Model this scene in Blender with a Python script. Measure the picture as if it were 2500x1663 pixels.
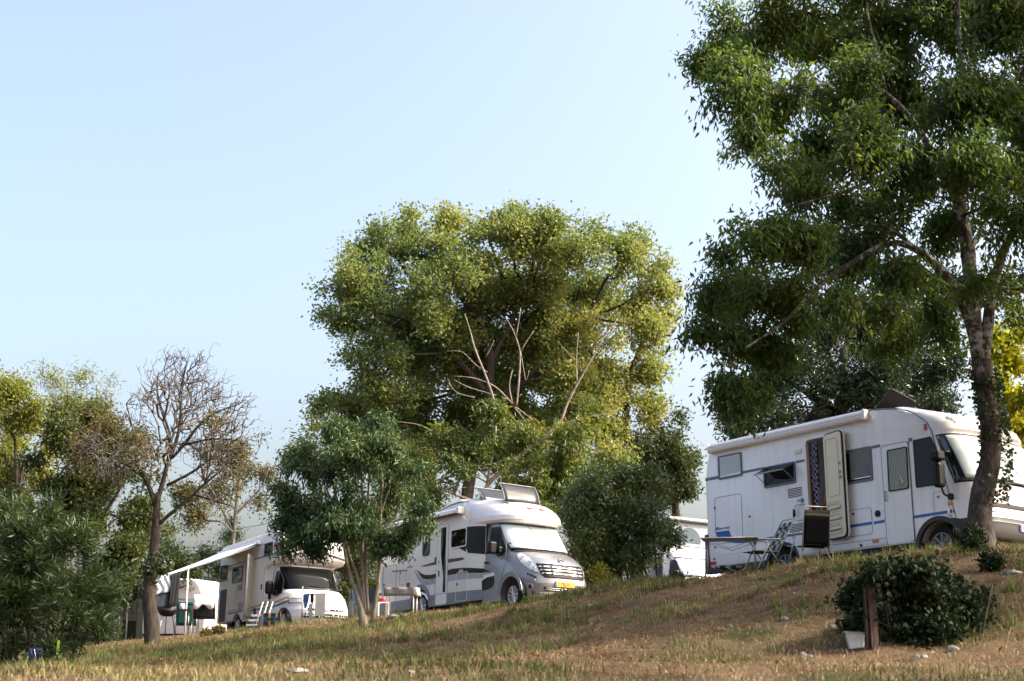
import bpy, bmesh, math, random
import numpy as np
from mathutils import Vector, Matrix

# ------------------------------------------------------------------ clear
for _o in list(bpy.data.objects): bpy.data.objects.remove(_o)
scene = bpy.context.scene
col = scene.collection
R = math.radians
random.seed(7)

# ------------------------------------------------------------------ camera, sky, sun, exposure
EYE = 1.6                      # eye height above the ground the photographer stands on
FPX, PITCH = 3472.0, R(12.8)   # 50 mm lens on a 2500 px wide frame
cam_d = bpy.data.cameras.new('camera'); cam = bpy.data.objects.new('camera', cam_d); col.objects.link(cam)
cam.location = (0, 0, EYE); cam.rotation_euler = (R(90) + PITCH, 0, 0)
cam_d.lens = 50.0; cam_d.sensor_width = 36.0; cam_d.clip_start = 0.1; cam_d.clip_end = 3000
cam_d.dof.use_dof = True; cam_d.dof.focus_distance = 31.0; cam_d.dof.aperture_fstop = 2.5
scene.camera = cam
SUN_AZ, SUN_EL = R(98), R(40)   # azimuth measured clockwise from +Y (the way the camera looks)
world = bpy.data.worlds.new('World'); scene.world = world; world.use_nodes = True
_n, _l = world.node_tree.nodes, world.node_tree.links
_sky = _n.new('ShaderNodeTexSky'); _sky.sky_type = 'NISHITA'; _sky.sun_disc = False
_sky.sun_elevation = SUN_EL; _sky.sun_rotation = SUN_AZ
_sky.air_density = 0.95; _sky.dust_density = 8.0; _sky.ozone_density = 0.2
_l.new(_sky.outputs[0], _n['Background'].inputs[0]); _n['Background'].inputs[1].default_value = 0.15
sun_d = bpy.data.lights.new('sun', 'SUN'); sun = bpy.data.objects.new('sun', sun_d); col.objects.link(sun)
sun_d.energy = 2.0; sun_d.angle = R(0.8); sun_d.color = (1.0, 0.9, 0.76)
_dir = Vector((math.sin(SUN_AZ) * math.cos(SUN_EL), math.cos(SUN_AZ) * math.cos(SUN_EL), math.sin(SUN_EL)))
sun.rotation_euler = (-_dir).to_track_quat('-Z', 'Y').to_euler(); sun.location = (30, 20, 40)
vs = scene.view_settings
vs.view_transform = 'Standard'; vs.look = 'None'; vs.gamma = 1.0; vs.use_curve_mapping = False
vs.exposure = 1.7

# ------------------------------------------------------------------ pixel (of the 2500 x 1663 photograph) + depth -> point
_c, _s = math.cos(PITCH), math.sin(PITCH)
def at(px, py, Y):
    cx, cy = (px - 1250) / FPX, (831.5 - py) / FPX
    d = Vector((cx, _c - cy * _s, _s + cy * _c))
    p = d * (Y / d.y)
    return Vector((p.x, p.y, p.z + EYE))
def mpp(Y): return Y / FPX * 1.02     # metres per photograph pixel at depth Y

# ------------------------------------------------------------------ object helpers
def tag(o, label=None, cat=None, group=None, kind=None):
    if label: o['label'] = label
    if cat: o['category'] = cat
    if group: o['group'] = group
    if kind: o['kind'] = kind
    return o
def empty(name, M, label, cat, group=None):
    o = bpy.data.objects.new(name, None); col.objects.link(o); o.empty_display_size = .2
    o.matrix_world = M if isinstance(M, Matrix) else Matrix.Translation(Vector(M))
    return tag(o, label, cat, group)
def link_mesh(name, me, mt, parent=None):
    if mt is not None:
        for m in (mt if isinstance(mt, (list, tuple)) else [mt]): me.materials.append(m)
    o = bpy.data.objects.new(name, me); col.objects.link(o)
    if parent is not None: o.parent = parent
    return o
def copy_tree(o, parent=None):
    c = o.copy(); col.objects.link(c)
    if parent is not None: c.parent = parent
    for ch in list(o.children): copy_tree(ch, c)
    return c

class MB:
    """collects simple shapes and links them as ONE mesh object"""
    def __init__(s): s.v = []; s.f = []; s.sm = []
    def add(s, vs_, fs_, smooth=False):
        b = len(s.v); s.v += [tuple(v) for v in vs_]; s.f += [tuple(i + b for i in f) for f in fs_]; s.sm += [smooth] * len(fs_)
    def box(s, a, b, M=None):
        x0, y0, z0 = a; x1, y1, z1 = b
        vs_ = [Vector(p) for p in ((x0,y0,z0),(x1,y0,z0),(x1,y1,z0),(x0,y1,z0),(x0,y0,z1),(x1,y0,z1),(x1,y1,z1),(x0,y1,z1))]
        if M is not None: vs_ = [M @ v for v in vs_]
        s.add(vs_, [(0,3,2,1),(4,5,6,7),(0,1,5,4),(1,2,6,5),(2,3,7,6),(3,0,4,7)]); return s
    def prism(s, pts, fn0, fn1, smooth=False):
        """closed outline pts mapped by fn0 / fn1 to two caps"""
        n = len(pts); s.add([fn0(p) for p in pts] + [fn1(p) for p in pts],
            [tuple(range(n - 1, -1, -1)), tuple(range(n, 2 * n))], False)
        b = len(s.v) - 2 * n
        for i in range(n):
            j = (i + 1) % n; s.f.append((b + i, b + j, b + n + j, b + n + i)); s.sm.append(smooth)
        return s
    def tube(s, P, r, n=6, cap=True):
        P = [Vector(p) for p in P]; rs = r if isinstance(r, (list, tuple)) else [r] * len(P)
        ref = None; vs_ = []
        for i, p in enumerate(P):
            d = (P[min(i + 1, len(P) - 1)] - P[max(i - 1, 0)]).normalized()
            if ref is None: ref = d.orthogonal().normalized()
            ref = (ref - d * ref.dot(d)); ref = ref.normalized() if ref.length > 1e-6 else d.orthogonal().normalized()
            q = d.cross(ref)
            for k in range(n):
                a = 2 * math.pi * k / n; vs_.append(p + (ref * math.cos(a) + q * math.sin(a)) * rs[i])
        fs_ = [(i*n + k, i*n + (k+1) % n, (i+1)*n + (k+1) % n, (i+1)*n + k) for i in range(len(P) - 1) for k in range(n)]
        s.add(vs_, fs_, True)
        if cap:
            b = len(s.v) - len(vs_); s.f += [tuple(b + k for k in range(n - 1, -1, -1)), tuple(b + (len(P)-1)*n + k for k in range(n))]; s.sm += [False, False]
        return s
    def lathe(s, prof, M, n=20):
        """profile [(r, h)] turned about local z of M"""
        vs_ = []
        for r_, h in prof:
            for k in range(n):
                a = 2 * math.pi * k / n; vs_.append(M @ Vector((r_ * math.cos(a), r_ * math.sin(a), h)))
        fs_ = [(i*n + k, i*n + (k+1) % n, (i+1)*n + (k+1) % n, (i+1)*n + k) for i in range(len(prof) - 1) for k in range(n)]
        s.add(vs_, fs_, True); return s
    def grid(s, rows, smooth=True):
        m = len(rows[0]); vs_ = [p for r_ in rows for p in r_]
        fs_ = [(i*m + k, i*m + k + 1, (i+1)*m + k + 1, (i+1)*m + k) for i in range(len(rows) - 1) for k in range(m - 1)]
        s.add(vs_, fs_, smooth); return s
    def build(s, name, mt, parent=None, bevel=0, seg=2, recalc=True, cuts=(), auto=False):
        me = bpy.data.meshes.new(name); me.from_pydata(s.v, [], s.f)
        me.polygons.foreach_set('use_smooth', s.sm); me.update()
        if recalc:
            bm = bmesh.new(); bm.from_mesh(me); bmesh.ops.recalc_face_normals(bm, faces=bm.faces); bm.to_mesh(me); bm.free()
        o = link_mesh(name, me, mt, parent)
        if bevel or cuts:
            if bevel:
                m = o.modifiers.new('b', 'BEVEL'); m.width = bevel; m.segments = seg; m.limit_method = 'ANGLE'; m.angle_limit = R(38)
            tmp = []
            for cb in cuts:
                c = cb.build('cutter', None); c.parent = parent; tmp.append(c)
                m = o.modifiers.new('c', 'BOOLEAN'); m.object = c; m.operation = 'DIFFERENCE'; m.solver = 'EXACT'
            bpy.context.view_layer.update()
            ev = o.evaluated_get(bpy.context.evaluated_depsgraph_get())
            me2 = bpy.data.meshes.new_from_object(ev); o.modifiers.clear(); old = o.data; o.data = me2; me2.name = name
            bpy.data.meshes.remove(old)
            for c in tmp:
                cm = c.data; bpy.data.objects.remove(c); bpy.data.meshes.remove(cm)
            if auto:
                me2.polygons.foreach_set('use_smooth', [True] * len(me2.polygons))
                try: me2.set_sharp_from_angle(angle=R(35))
                except Exception: pass
        return o
def auto_smooth(o, ang=35):
    me = o.data; me.polygons.foreach_set('use_smooth', [True] * len(me.polygons))
    try: me.set_sharp_from_angle(angle=R(ang))
    except Exception: pass
    return o
def text(name, body, size, mt, parent, M, shear=0, width=1.0, spacing=1.0, bold=0.0):
    cu = bpy.data.curves.new(name, 'FONT'); cu.body = body; cu.size = size; cu.extrude = .0015; cu.shear = shear; cu.space_character = spacing; cu.offset = bold
    t = bpy.data.objects.new(name, cu); col.objects.link(t); bpy.context.view_layer.update()
    me = bpy.data.meshes.new_from_object(t.evaluated_get(bpy.context.evaluated_depsgraph_get()))
    bpy.data.objects.remove(t); bpy.data.curves.remove(cu)
    o = link_mesh(name, me, mt, parent); o.matrix_local = M @ Matrix.Diagonal((width, 1, 1, 1)); return o
SIDE = lambda x, z, y=-.008, up=0.0: Matrix(((1,0,0,x),(0,0,-1,y),(up,1,0,z),(0,0,0,1)))      # reads along +x on the -y side
FRONT = lambda x, y, z, lean=0.0: Matrix(((0,-math.sin(lean),math.cos(lean),x),(1,0,0,y),(0,math.cos(lean),math.sin(lean),z),(0,0,0,1)))

# ------------------------------------------------------------------ value noise (numpy)
_perm = np.random.RandomState(3).rand(64, 64, 64).astype(np.float32)
def vnoise(p):
    p = np.asarray(p, np.float64); i = np.floor(p).astype(int); f = p - i; f = f * f * (3 - 2 * f); r_ = 0
    for a in (0, 1):
        for b in (0, 1):
            for c in (0, 1):
                w = np.where(a, f[:, 0], 1 - f[:, 0]) * np.where(b, f[:, 1], 1 - f[:, 1]) * np.where(c, f[:, 2], 1 - f[:, 2])
                r_ = r_ + w * _perm[(i[:, 0] + a) % 64, (i[:, 1] + b) % 64, (i[:, 2] + c) % 64]
    return r_
def fbm(p, o=3):
    r_ = 0; a = .5
    for k in range(o): r_ = r_ + a * vnoise(p * 2 ** k + 17.3 * k); a *= .5
    return r_ / (1 - .5 ** o)

# ------------------------------------------------------------------ materials
def new_mat(name):
    m = bpy.data.materials.new(name); m.use_nodes = True; nt = m.node_tree
    return m, nt, nt.nodes['Principled BSDF']
def pm(name, c, rough=.5, metal=0., var=.08, scale=6., spec=.5, bump=0., coat=0., dirt=0.):
    """painted / plain surface with a little tonal variation"""
    m, nt, b = new_mat(name); N, L = nt.nodes, nt.links
    b.inputs['Roughness'].default_value = rough; b.inputs['Metallic'].default_value = metal
    if rough >= .8: spec = min(spec, .12)      # cloth, stone, rubber: hardly any gloss
    b.inputs['Specular IOR Level'].default_value = spec; b.inputs['Coat Weight'].default_value = coat; b.inputs['Coat Roughness'].default_value = .08
    tc = N.new('ShaderNodeTexCoord'); nz = N.new('ShaderNodeTexNoise'); nz.inputs['Scale'].default_value = scale; nz.inputs['Detail'].default_value = 5
    L.new(tc.outputs['Object'], nz.inputs['Vector'])
    rp = N.new('ShaderNodeValToRGB'); rp.color_ramp.elements[0].position = .3; rp.color_ramp.elements[1].position = .7
    rp.color_ramp.elements[0].color = (*[x * (1 - var) for x in c], 1); rp.color_ramp.elements[1].color = (*[min(1, x * (1 + var * .5)) for x in c], 1)
    L.new(nz.outputs['Fac'], rp.inputs['Fac']); out = rp.outputs['Color']
    if dirt:
        mp = N.new('ShaderNodeMapping'); mp.inputs['Scale'].default_value = (7, 7, .5); L.new(tc.outputs['Object'], mp.inputs['Vector'])
        n2 = N.new('ShaderNodeTexNoise'); n2.inputs['Scale'].default_value = 1.5; n2.inputs['Detail'].default_value = 6; L.new(mp.outputs['Vector'], n2.inputs['Vector'])
        r2 = N.new('ShaderNodeValToRGB'); r2.color_ramp.elements[0].position = .5; r2.color_ramp.elements[1].position = .85
        r2.color_ramp.elements[0].color = (0, 0, 0, 1); r2.color_ramp.elements[1].color = (dirt, dirt, dirt, 1); L.new(n2.outputs['Fac'], r2.inputs['Fac'])
        mx = N.new('ShaderNodeMixRGB'); mx.inputs['Color2'].default_value = (.30, .25, .19, 1)
        L.new(r2.outputs['Color'], mx.inputs['Fac']); L.new(out, mx.inputs['Color1']); out = mx.outputs['Color']
    L.new(out, b.inputs['Base Color'])
    if bump:
        bp = N.new('ShaderNodeBump'); bp.inputs['Strength'].default_value = bump; bp.inputs['Distance'].default_value = .02
        L.new(nz.outputs['Fac'], bp.inputs['Height']); L.new(bp.outputs['Normal'], b.inputs['Normal'])
    return m
def leaf_mat(name, cols, trans=.35, rough=.45, spec=.35):
    """leaf colours run along the per-leaf attribute 'tint'"""
    m, nt, b = new_mat(name); N, L = nt.nodes, nt.links
    a = N.new('ShaderNodeAttribute'); a.attribute_name = 'tint'
    rp = N.new('ShaderNodeValToRGB'); el = rp.color_ramp.elements
    while len(el) < len(cols): el.new(.5)
    for i, c in enumerate(cols): el[i].position = i / (len(cols) - 1); el[i].color = (*c, 1)
    L.new(a.outputs['Fac'], rp.inputs['Fac']); L.new(rp.outputs['Color'], b.inputs['Base Color'])
    b.inputs['Roughness'].default_value = rough; b.inputs['Specular IOR Level'].default_value = spec
    tr = N.new('ShaderNodeBsdfTranslucent'); hs = N.new('ShaderNodeHueSaturation'); hs.inputs['Value'].default_value = 1.5; hs.inputs['Saturation'].default_value = 1.15; hs.inputs['Hue'].default_value = .485
    L.new(rp.outputs['Color'], hs.inputs['Color']); L.new(hs.outputs['Color'], tr.inputs['Color'])
    mx = N.new('ShaderNodeMixShader'); mx.inputs['Fac'].default_value = trans
    L.new(b.outputs['BSDF'], mx.inputs[1]); L.new(tr.outputs['BSDF'], mx.inputs[2]); L.new(mx.outputs['Shader'], N['Material Output'].inputs['Surface'])
    return m
def bark_mat(name, dark, light, lichen=None, scale=9., amount=.5, above=None):
    m, nt, b = new_mat(name); N, L = nt.nodes, nt.links
    tc = N.new('ShaderNodeTexCoord'); mp = N.new('ShaderNodeMapping'); mp.inputs['Scale'].default_value = (1, 1, .25); L.new(tc.outputs['Object'], mp.inputs['Vector'])
    nz = N.new('ShaderNodeTexNoise'); nz.inputs['Scale'].default_value = scale * 2; nz.inputs['Detail'].default_value = 8; nz.inputs['Roughness'].default_value = .7; L.new(mp.outputs['Vector'], nz.inputs['Vector'])
    rp = N.new('ShaderNodeValToRGB'); rp.color_ramp.elements[0].position = .35; rp.color_ramp.elements[1].position = .68
    rp.color_ramp.elements[0].color = (*dark, 1); rp.color_ramp.elements[1].color = (*light, 1); L.new(nz.outputs['Fac'], rp.inputs['Fac']); out = rp.outputs['Color']
    if lichen:
        n2 = N.new('ShaderNodeTexNoise'); n2.inputs['Scale'].default_value = scale * .8; n2.inputs['Detail'].default_value = 7; n2.inputs['Roughness'].default_value = .75; L.new(tc.outputs['Object'], n2.inputs['Vector'])
        r2 = N.new('ShaderNodeValToRGB'); r2.color_ramp.elements[0].position = 1 - amount - .03; r2.color_ramp.elements[1].position = 1 - amount + .04; L.new(n2.outputs['Fac'], r2.inputs['Fac'])
        mx = N.new('ShaderNodeMixRGB'); mx.inputs['Color2'].default_value = (*lichen, 1); fac = r2.outputs['Color']
        if above is not None:      # lichen grows only on the upper wood, ivy and bare bark below
            sx = N.new('ShaderNodeSeparateXYZ'); L.new(tc.outputs['Object'], sx.inputs[0]); mr = N.new('ShaderNodeMapRange'); mr.inputs[1].default_value = above; mr.inputs[2].default_value = above + 1.5; mr.inputs[3].default_value = .15; L.new(sx.outputs['Z'], mr.inputs[0])
            mu = N.new('ShaderNodeMath'); mu.operation = 'MULTIPLY'; L.new(fac, mu.inputs[0]); L.new(mr.outputs[0], mu.inputs[1]); fac = mu.outputs[0]
        L.new(fac, mx.inputs['Fac']); L.new(out, mx.inputs['Color1']); out = mx.outputs['Color']
    L.new(out, b.inputs['Base Color']); b.inputs['Roughness'].default_value = .92; b.inputs['Specular IOR Level'].default_value = .2
    bp = N.new('ShaderNodeBump'); bp.inputs['Strength'].default_value = .8; bp.inputs['Distance'].default_value = .03; L.new(nz.outputs['Fac'], bp.inputs['Height']); L.new(bp.outputs['Normal'], b.inputs['Normal'])
    return m
def pattern_mat(name, kind, a, b_, scale, rough=.8):
    """woven stripes, checks or diamonds printed on cloth"""
    m, nt, b = new_mat(name); N, L = nt.nodes, nt.links
    tc = N.new('ShaderNodeTexCoord'); mp = N.new('ShaderNodeMapping'); mp.inputs['Scale'].default_value = scale; L.new(tc.outputs['Object'], mp.inputs['Vector'])
    if kind == 'check':
        t = N.new('ShaderNodeTexChecker'); t.inputs['Scale'].default_value = 1; t.inputs['Color1'].default_value = (*a, 1); t.inputs['Color2'].default_value = (*b_, 1); out = t.outputs['Color']
        L.new(mp.outputs['Vector'], t.inputs['Vector'])
    else:
        if kind == 'waves':
            t = N.new('ShaderNodeTexWave'); t.inputs['Scale'].default_value = 1; t.inputs['Distortion'].default_value = 9; t.inputs['Detail'].default_value = 1; t.inputs['Detail Scale'].default_value = .6
        else:
            t = N.new('ShaderNodeTexWave'); t.inputs['Scale'].default_value = 1
        L.new(mp.outputs['Vector'], t.inputs['Vector'])
        rp = N.new('ShaderNodeValToRGB'); rp.color_ramp.elements[0].position = .45; rp.color_ramp.elements[1].position = .55
        rp.color_ramp.elements[0].color = (*a, 1); rp.color_ramp.elements[1].color = (*b_, 1); L.new(t.outputs['Fac'], rp.inputs['Fac']); out = rp.outputs['Color']
    L.new(out, b.inputs['Base Color']); b.inputs['Roughness'].default_value = rough; b.inputs['Specular IOR Level'].default_value = .1
    return m
def glass_mat(name, c, rough=.03):
    m, nt, b = new_mat(name); b.inputs['Base Color'].default_value = (*c, 1); b.inputs['Roughness'].default_value = rough; b.inputs['Specular IOR Level'].default_value = .2
    N, L = nt.nodes, nt.links; nz = N.new('ShaderNodeTexNoise'); nz.inputs['Scale'].default_value = .9
    bp = N.new('ShaderNodeBump'); bp.inputs['Strength'].default_value = .12; bp.inputs['Distance'].default_value = .3; L.new(nz.outputs['Fac'], bp.inputs['Height']); L.new(bp.outputs['Normal'], b.inputs['Normal'])
    return m
def clear_mat(name, tintc=(1, 1, 1), refl=.12):
    m = bpy.data.materials.new(name); m.use_nodes = True; nt = m.node_tree; N, L = nt.nodes, nt.links; N.remove(N['Principled BSDF'])
    t = N.new('ShaderNodeBsdfTransparent'); t.inputs['Color'].default_value = (*tintc, 1); g = N.new('ShaderNodeBsdfGlossy'); g.inputs['Roughness'].default_value = .02
    lw = N.new('ShaderNodeLayerWeight'); pw = N.new('ShaderNodeMath'); pw.operation = 'POWER'; pw.inputs[1].default_value = 4; L.new(lw.outputs['Facing'], pw.inputs[0])
    ma = N.new('ShaderNodeMath'); ma.operation = 'MULTIPLY_ADD'; ma.inputs[1].default_value = .6; ma.inputs[2].default_value = .04; L.new(pw.outputs[0], ma.inputs[0]); mx = N.new('ShaderNodeMixShader')
    L.new(ma.outputs[0], mx.inputs[0]); L.new(t.outputs[0], mx.inputs[1]); L.new(g.outputs[0], mx.inputs[2]); L.new(mx.outputs[0], N['Material Output'].inputs['Surface'])
    return m
M_ = {}
M_['white'] = pm('white_gelcoat', (.82, .785, .77), .34, var=.04, coat=.3, dirt=.24)
M_['cream'] = pm('cream_paint', (.74, .71, .64), .35, var=.03, coat=.3, dirt=.12)
M_['silver'] = pm('silver_paint', (.26, .265, .28), .33, metal=.4, var=.03, coat=.6)
M_['grey'] = pm('grey_trim', (.19, .20, .22), .4, var=.06)
M_['midgrey'] = pm('mid_grey_panel', (.33, .34, .36), .38, var=.05)
M_['dark'] = pm('dark_plastic', (.040, .038, .040), .5, var=.1, spec=.3)
M_['black'] = pm('black_trim', (.010, .010, .011), .4, var=.1, spec=.18)
M_['rubber'] = pm('tyre_rubber', (.018, .017, .017), .85, var=.2, bump=.2)
M_['alloy'] = pm('wheel_alloy', (.55, .55, .56), .3, metal=.8)
M_['chrome'] = pm('bright_metal', (.68, .68, .68), .28, metal=.9)
M_['alu'] = pm('aluminium_tube', (.44, .43, .41), .38, metal=.6)
M_['blue'] = pm('blue_stripe', (.012, .085, .36), .35, var=.03)
M_['slate'] = pm('slate_stripe', (.10, .125, .15), .4, var=.05)
M_['brown'] = pm('brown_stripe', (.055, .022, .016), .4, var=.05)
M_['yellow'] = pm('yellow_stripe', (.55, .36, .04), .4, var=.05)
M_['red'] = pm('red_plastic', (.42, .03, .03), .35)
M_['orange'] = pm('amber_lens', (.62, .13, .02), .25)
M_['lens'] = pm('lamp_lens', (.62, .63, .62), .12, var=.35, scale=26, coat=.6)
M_['glass'] = glass_mat('dark_glass', (.005, .0055, .0055))
M_['glassgrey'] = glass_mat('grey_glass', (.035, .038, .042), .06)
M_['pane'] = clear_mat('clear_glass', (.95, .97, .97))
M_['smoke'] = clear_mat('smoked_glass', (.42, .44, .47))
M_['blind'] = pm('white_sun_blind', (.84, .86, .87), .7, var=.05, scale=2)
M_['ivory'] = pm('ivory_plastic', (.74, .66, .48), .45, var=.04)
M_['wood'] = pm('brown_wood', (.17, .055, .022), .5, var=.3, scale=5)
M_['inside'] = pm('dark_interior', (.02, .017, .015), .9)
M_['net'] = pm('grey_net_blind', (.20, .20, .20), .9, var=.15, scale=3)
M_['curtain'] = pattern_mat('olive_curtain', 'stripe', (.10, .085, .03), (.30, .26, .10), (9, 0, 0))
M_['whitecurtain'] = pattern_mat('white_curtain', 'stripe', (.62, .61, .61), (.40, .39, .40), (11, 0, 1.5))
M_['beads'] = pattern_mat('bead_curtain', 'check', (.02, .02, .035), (.26, .26, .32), (22, 22, 18))
M_['plateY'] = pm('yellow_plate', (.80, .40, .02), .4)
M_['plateW'] = pm('white_plate', (.80, .80, .78), .4)
M_['euro'] = pm('plate_blue', (.02, .10, .45), .4)
M_['ink'] = pm('black_ink', (.01, .01, .01), .5)
M_['cloth_white'] = pm('white_cloth', (.76, .73, .75), .9, var=.06)
M_['cloth_dark'] = pm('dark_cloth', (.022, .023, .026), .9, var=.25, scale=30)
M_['cloth_teal'] = pm('teal_cloth', (.035, .13, .12), .85, var=.15)
M_['cloth_blue'] = pm('blue_cloth', (.05, .10, .24), .9, var=.2)
M_['awning'] = pm('pale_awning_cloth', (.66, .70, .74), .8, var=.05)
M_['tent'] = pm('blue_grey_tent_cloth', (.33, .38, .42), .85, var=.06)
M_['tentmesh'] = pm('tent_mesh_window', (.10, .13, .16), .9, var=.1)
M_['stone'] = pm('pale_limestone', (.24, .225, .21), .95, var=.65, scale=11, bump=.8)
M_['postwood'] = bark_mat('weathered_post', (.035, .022, .017), (.12, .078, .062))
# ------------------------------------------------------------------ terrain: a thin-plate surface through measured points
_cp = []
for px, py, Y in [(0,1663,12),(400,1663,12),(800,1663,12),(1250,1663,12),(1700,1663,12),(2100,1663,12.5),(2500,1660,13),
                  (-300,1640,20),(0,1640,24),(200,1628,27),(380,1590,31),(470,1568,33),(560,1552,34.5),(650,1538,35),(760,1524,34),(860,1528,32),(890,1535,30.5),(960,1507,31.5),
                  (1060,1500,31.5),(1150,1495,31.5),(1250,1490,31),(1340,1476,30.5),(1430,1458,30),(1540,1430,29),(1640,1420,28),(1730,1414,27.3),(1800,1409,26.6),(1900,1397,25.6),
                  (2000,1376,24.6),(2120,1352,23.6),(2250,1336,22.8),(2400,1334,22.3),(2500,1327,22.2),(2700,1315,22),
                  (250,1645,21),(500,1610,23),(700,1600,23),(900,1590,23),(1150,1570,23),(1400,1530,23),(1600,1505,22.5),(1800,1480,21.5),(2000,1450,20.5),(2200,1440,19.5),(2400,1400,19.5),(2520,1390,19),
                  (700,1640,17),(1100,1625,17),(1500,1605,17),(1800,1590,17),(2050,1597,17),(2140,1592,17),(2300,1580,17),(2500,1570,16.5)]:
    p = at(px, py, Y); _cp.append((p.x, p.y, p.z))
for x in (-14, -7, 0, 7, 14): _cp += [(x, 0, 0.0), (x, 6, .62), (x, -10, -.9)]
# the levels the parked vehicles stand on (ground under each wheel pair)
for x, y, z in [(3.7, 29.2, 1.41), (5.2, 27.4, 1.50), (7.4, 24.4, 1.68), (5.6, 30.5, 1.36), (9.2, 25.9, 1.6), (9.5, 23.5, 1.72),
                (0.0, 34.0, 1.26), (-2.4, 37.7, 1.13), (-3.6, 39.6, 1.06), (1.7, 35.1, 1.18), (-.7, 38.9, 1.03),
                (-6.6, 41.2, .97), (-8.4, 44.0, .83), (-5.0, 42.3, .90), (-9.7, 40.6, .68), (-11, 38, .5), (-11, 43.5, .5),
                (5.1, 47.6, 1.6), (6.8, 48.6, 1.55), (4, 51, 1.4)]: _cp.append((x, y, z + EYE))
for x, y, z in [(-16, 52, .3), (-8, 56, .5), (0, 56, .9), (8, 56, 1.3), (18, 54, 1.6), (16, 40, 1.8), (18, 28, 2.0), (-16, 34, .15), (-18, 25, -.2), (16, 18, 1.2), (-16, 16, -.4),
                (-20, 80, 0), (0, 80, .3), (20, 80, 1.)]: _cp.append((x, y, z + EYE))
_cp = np.array(_cp)
def _tps(A, B):
    r2 = ((A[:, None, :2] - B[None, :, :2]) ** 2).sum(-1); return np.where(r2 > 1e-12, .5 * r2 * np.log(r2 + 1e-12), 0)
_K = _tps(_cp, _cp) + np.eye(len(_cp)) * .6
_P = np.c_[np.ones(len(_cp)), _cp[:, :2]]
_w = np.linalg.solve(np.block([[_K, _P], [_P.T, np.zeros((3, 3))]]), np.r_[_cp[:, 2], 0, 0, 0])
def gz(x, y):
    x = np.atleast_1d(np.asarray(x, float)); y = np.atleast_1d(np.asarray(y, float)); q = np.c_[x, y]
    qc = np.c_[np.clip(x, -22, 22), np.clip(y, -10, 82)]
    z = _tps(qc, _cp) @ _w[:-3] + np.c_[np.ones(len(qc)), qc] @ _w[-3:]
    near = np.clip(1 - np.abs(y - 22) / 30, 0, 1)
    z = z + near * ((fbm(np.c_[q * .9, q[:, 0] * 0], 3) - .5) * .22 + (fbm(np.c_[q * 3.1, q[:, 0] * 0 + 5], 3) - .5) * .13)
    return z
def g1(x, y): return float(gz(x, y)[0])
def on_ground(px, Y, sink=0.0):
    x = at(px, 1500, Y).x; return Vector((x, Y, g1(x, Y) - sink))
def axis(d0, d1, st, far, n):
    a = np.arange(d0, d1 + 1e-6, st); k = (np.linspace(0, 1, n + 1)[1:]) ** 2.2
    return np.r_[(d0 - k * (far + d0 if d0 > 0 else far))[::-1], a, d1 + k * (far - d1)]
_gx, _gy = axis(-15, 15, .16, 900, 14), np.r_[-60, -30, -14, -5, 0, np.arange(3, 46, .16), np.arange(46.5, 85, 1.5), 100, 140, 220, 400, 900]
_X, _Y = np.meshgrid(_gx, _gy)
_Z = gz(_X.ravel(), _Y.ravel())
_me = bpy.data.meshes.new('ground'); _nx, _ny = len(_gx), len(_gy)
_idx = np.arange(_nx * _ny).reshape(_ny, _nx)
_fa = np.stack([_idx[:-1, :-1], _idx[:-1, 1:], _idx[1:, 1:], _idx[1:, :-1]], -1).reshape(-1, 4)
_me.vertices.add(_nx * _ny); _me.vertices.foreach_set('co', np.c_[_X.ravel(), _Y.ravel(), _Z].ravel())
_me.loops.add(len(_fa) * 4); _me.loops.foreach_set('vertex_index', _fa.ravel()); _me.polygons.add(len(_fa)); _me.polygons.foreach_set('loop_start', np.arange(len(_fa)) * 4)
_me.update(calc_edges=True); _me.polygons.foreach_set('use_smooth', [True] * len(_fa))
# dry-grass ground: straw, soil and greener patches
gm, nt, b = new_mat('dry_grass_ground'); N, L = nt.nodes, nt.links
tc = N.new('ShaderNodeTexCoord')
def _nz(sc, det=6, rough=.6):
    n = N.new('ShaderNodeTexNoise'); n.inputs['Scale'].default_value = sc; n.inputs['Detail'].default_value = det; n.inputs['Roughness'].default_value = rough; L.new(tc.outputs['Object'], n.inputs['Vector']); return n
def _rp(src, p0, p1, c0, c1):
    r_ = N.new('ShaderNodeValToRGB'); r_.color_ramp.elements[0].position = p0; r_.color_ramp.elements[1].position = p1; r_.color_ramp.elements[0].color = (*c0, 1); r_.color_ramp.elements[1].color = (*c1, 1); L.new(src, r_.inputs['Fac']); return r_
def _mix(f, a, c):
    m = N.new('ShaderNodeMixRGB'); L.new(f, m.inputs['Fac']); L.new(a, m.inputs['Color1']); L.new(c, m.inputs['Color2']); return m
n_f, n_m, n_l, n_s = _nz(38, 8, .75), _nz(5, 6, .65), _nz(.55, 5, .6), _nz(1.6, 6, .6)
straw = _rp(n_f.outputs['Fac'], .3, .72, (.075, .050, .030), (.30, .22, .135))
green = _rp(n_f.outputs['Fac'], .3, .7, (.028, .036, .012), (.125, .135, .05))
soil = _rp(n_f.outputs['Fac'], .3, .7, (.06, .030, .018), (.16, .095, .06))
gmask = _rp(n_l.outputs['Fac'], .53, .66, (0, 0, 0), (1, 1, 1)); smask = _rp(n_s.outputs['Fac'], .50, .62, (0, 0, 0), (.85, .85, .85))
m1 = _mix(gmask.outputs['Color'], straw.outputs['Color'], green.outputs['Color']); m2 = _mix(smask.outputs['Color'], m1.outputs['Color'], soil.outputs['Color'])
tone = _rp(n_m.outputs['Fac'], .3, .7, (.62, .60, .58), (1, 1, 1)); mm = N.new('ShaderNodeMixRGB'); mm.blend_type = 'MULTIPLY'; mm.inputs['Fac'].default_value = 1
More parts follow.
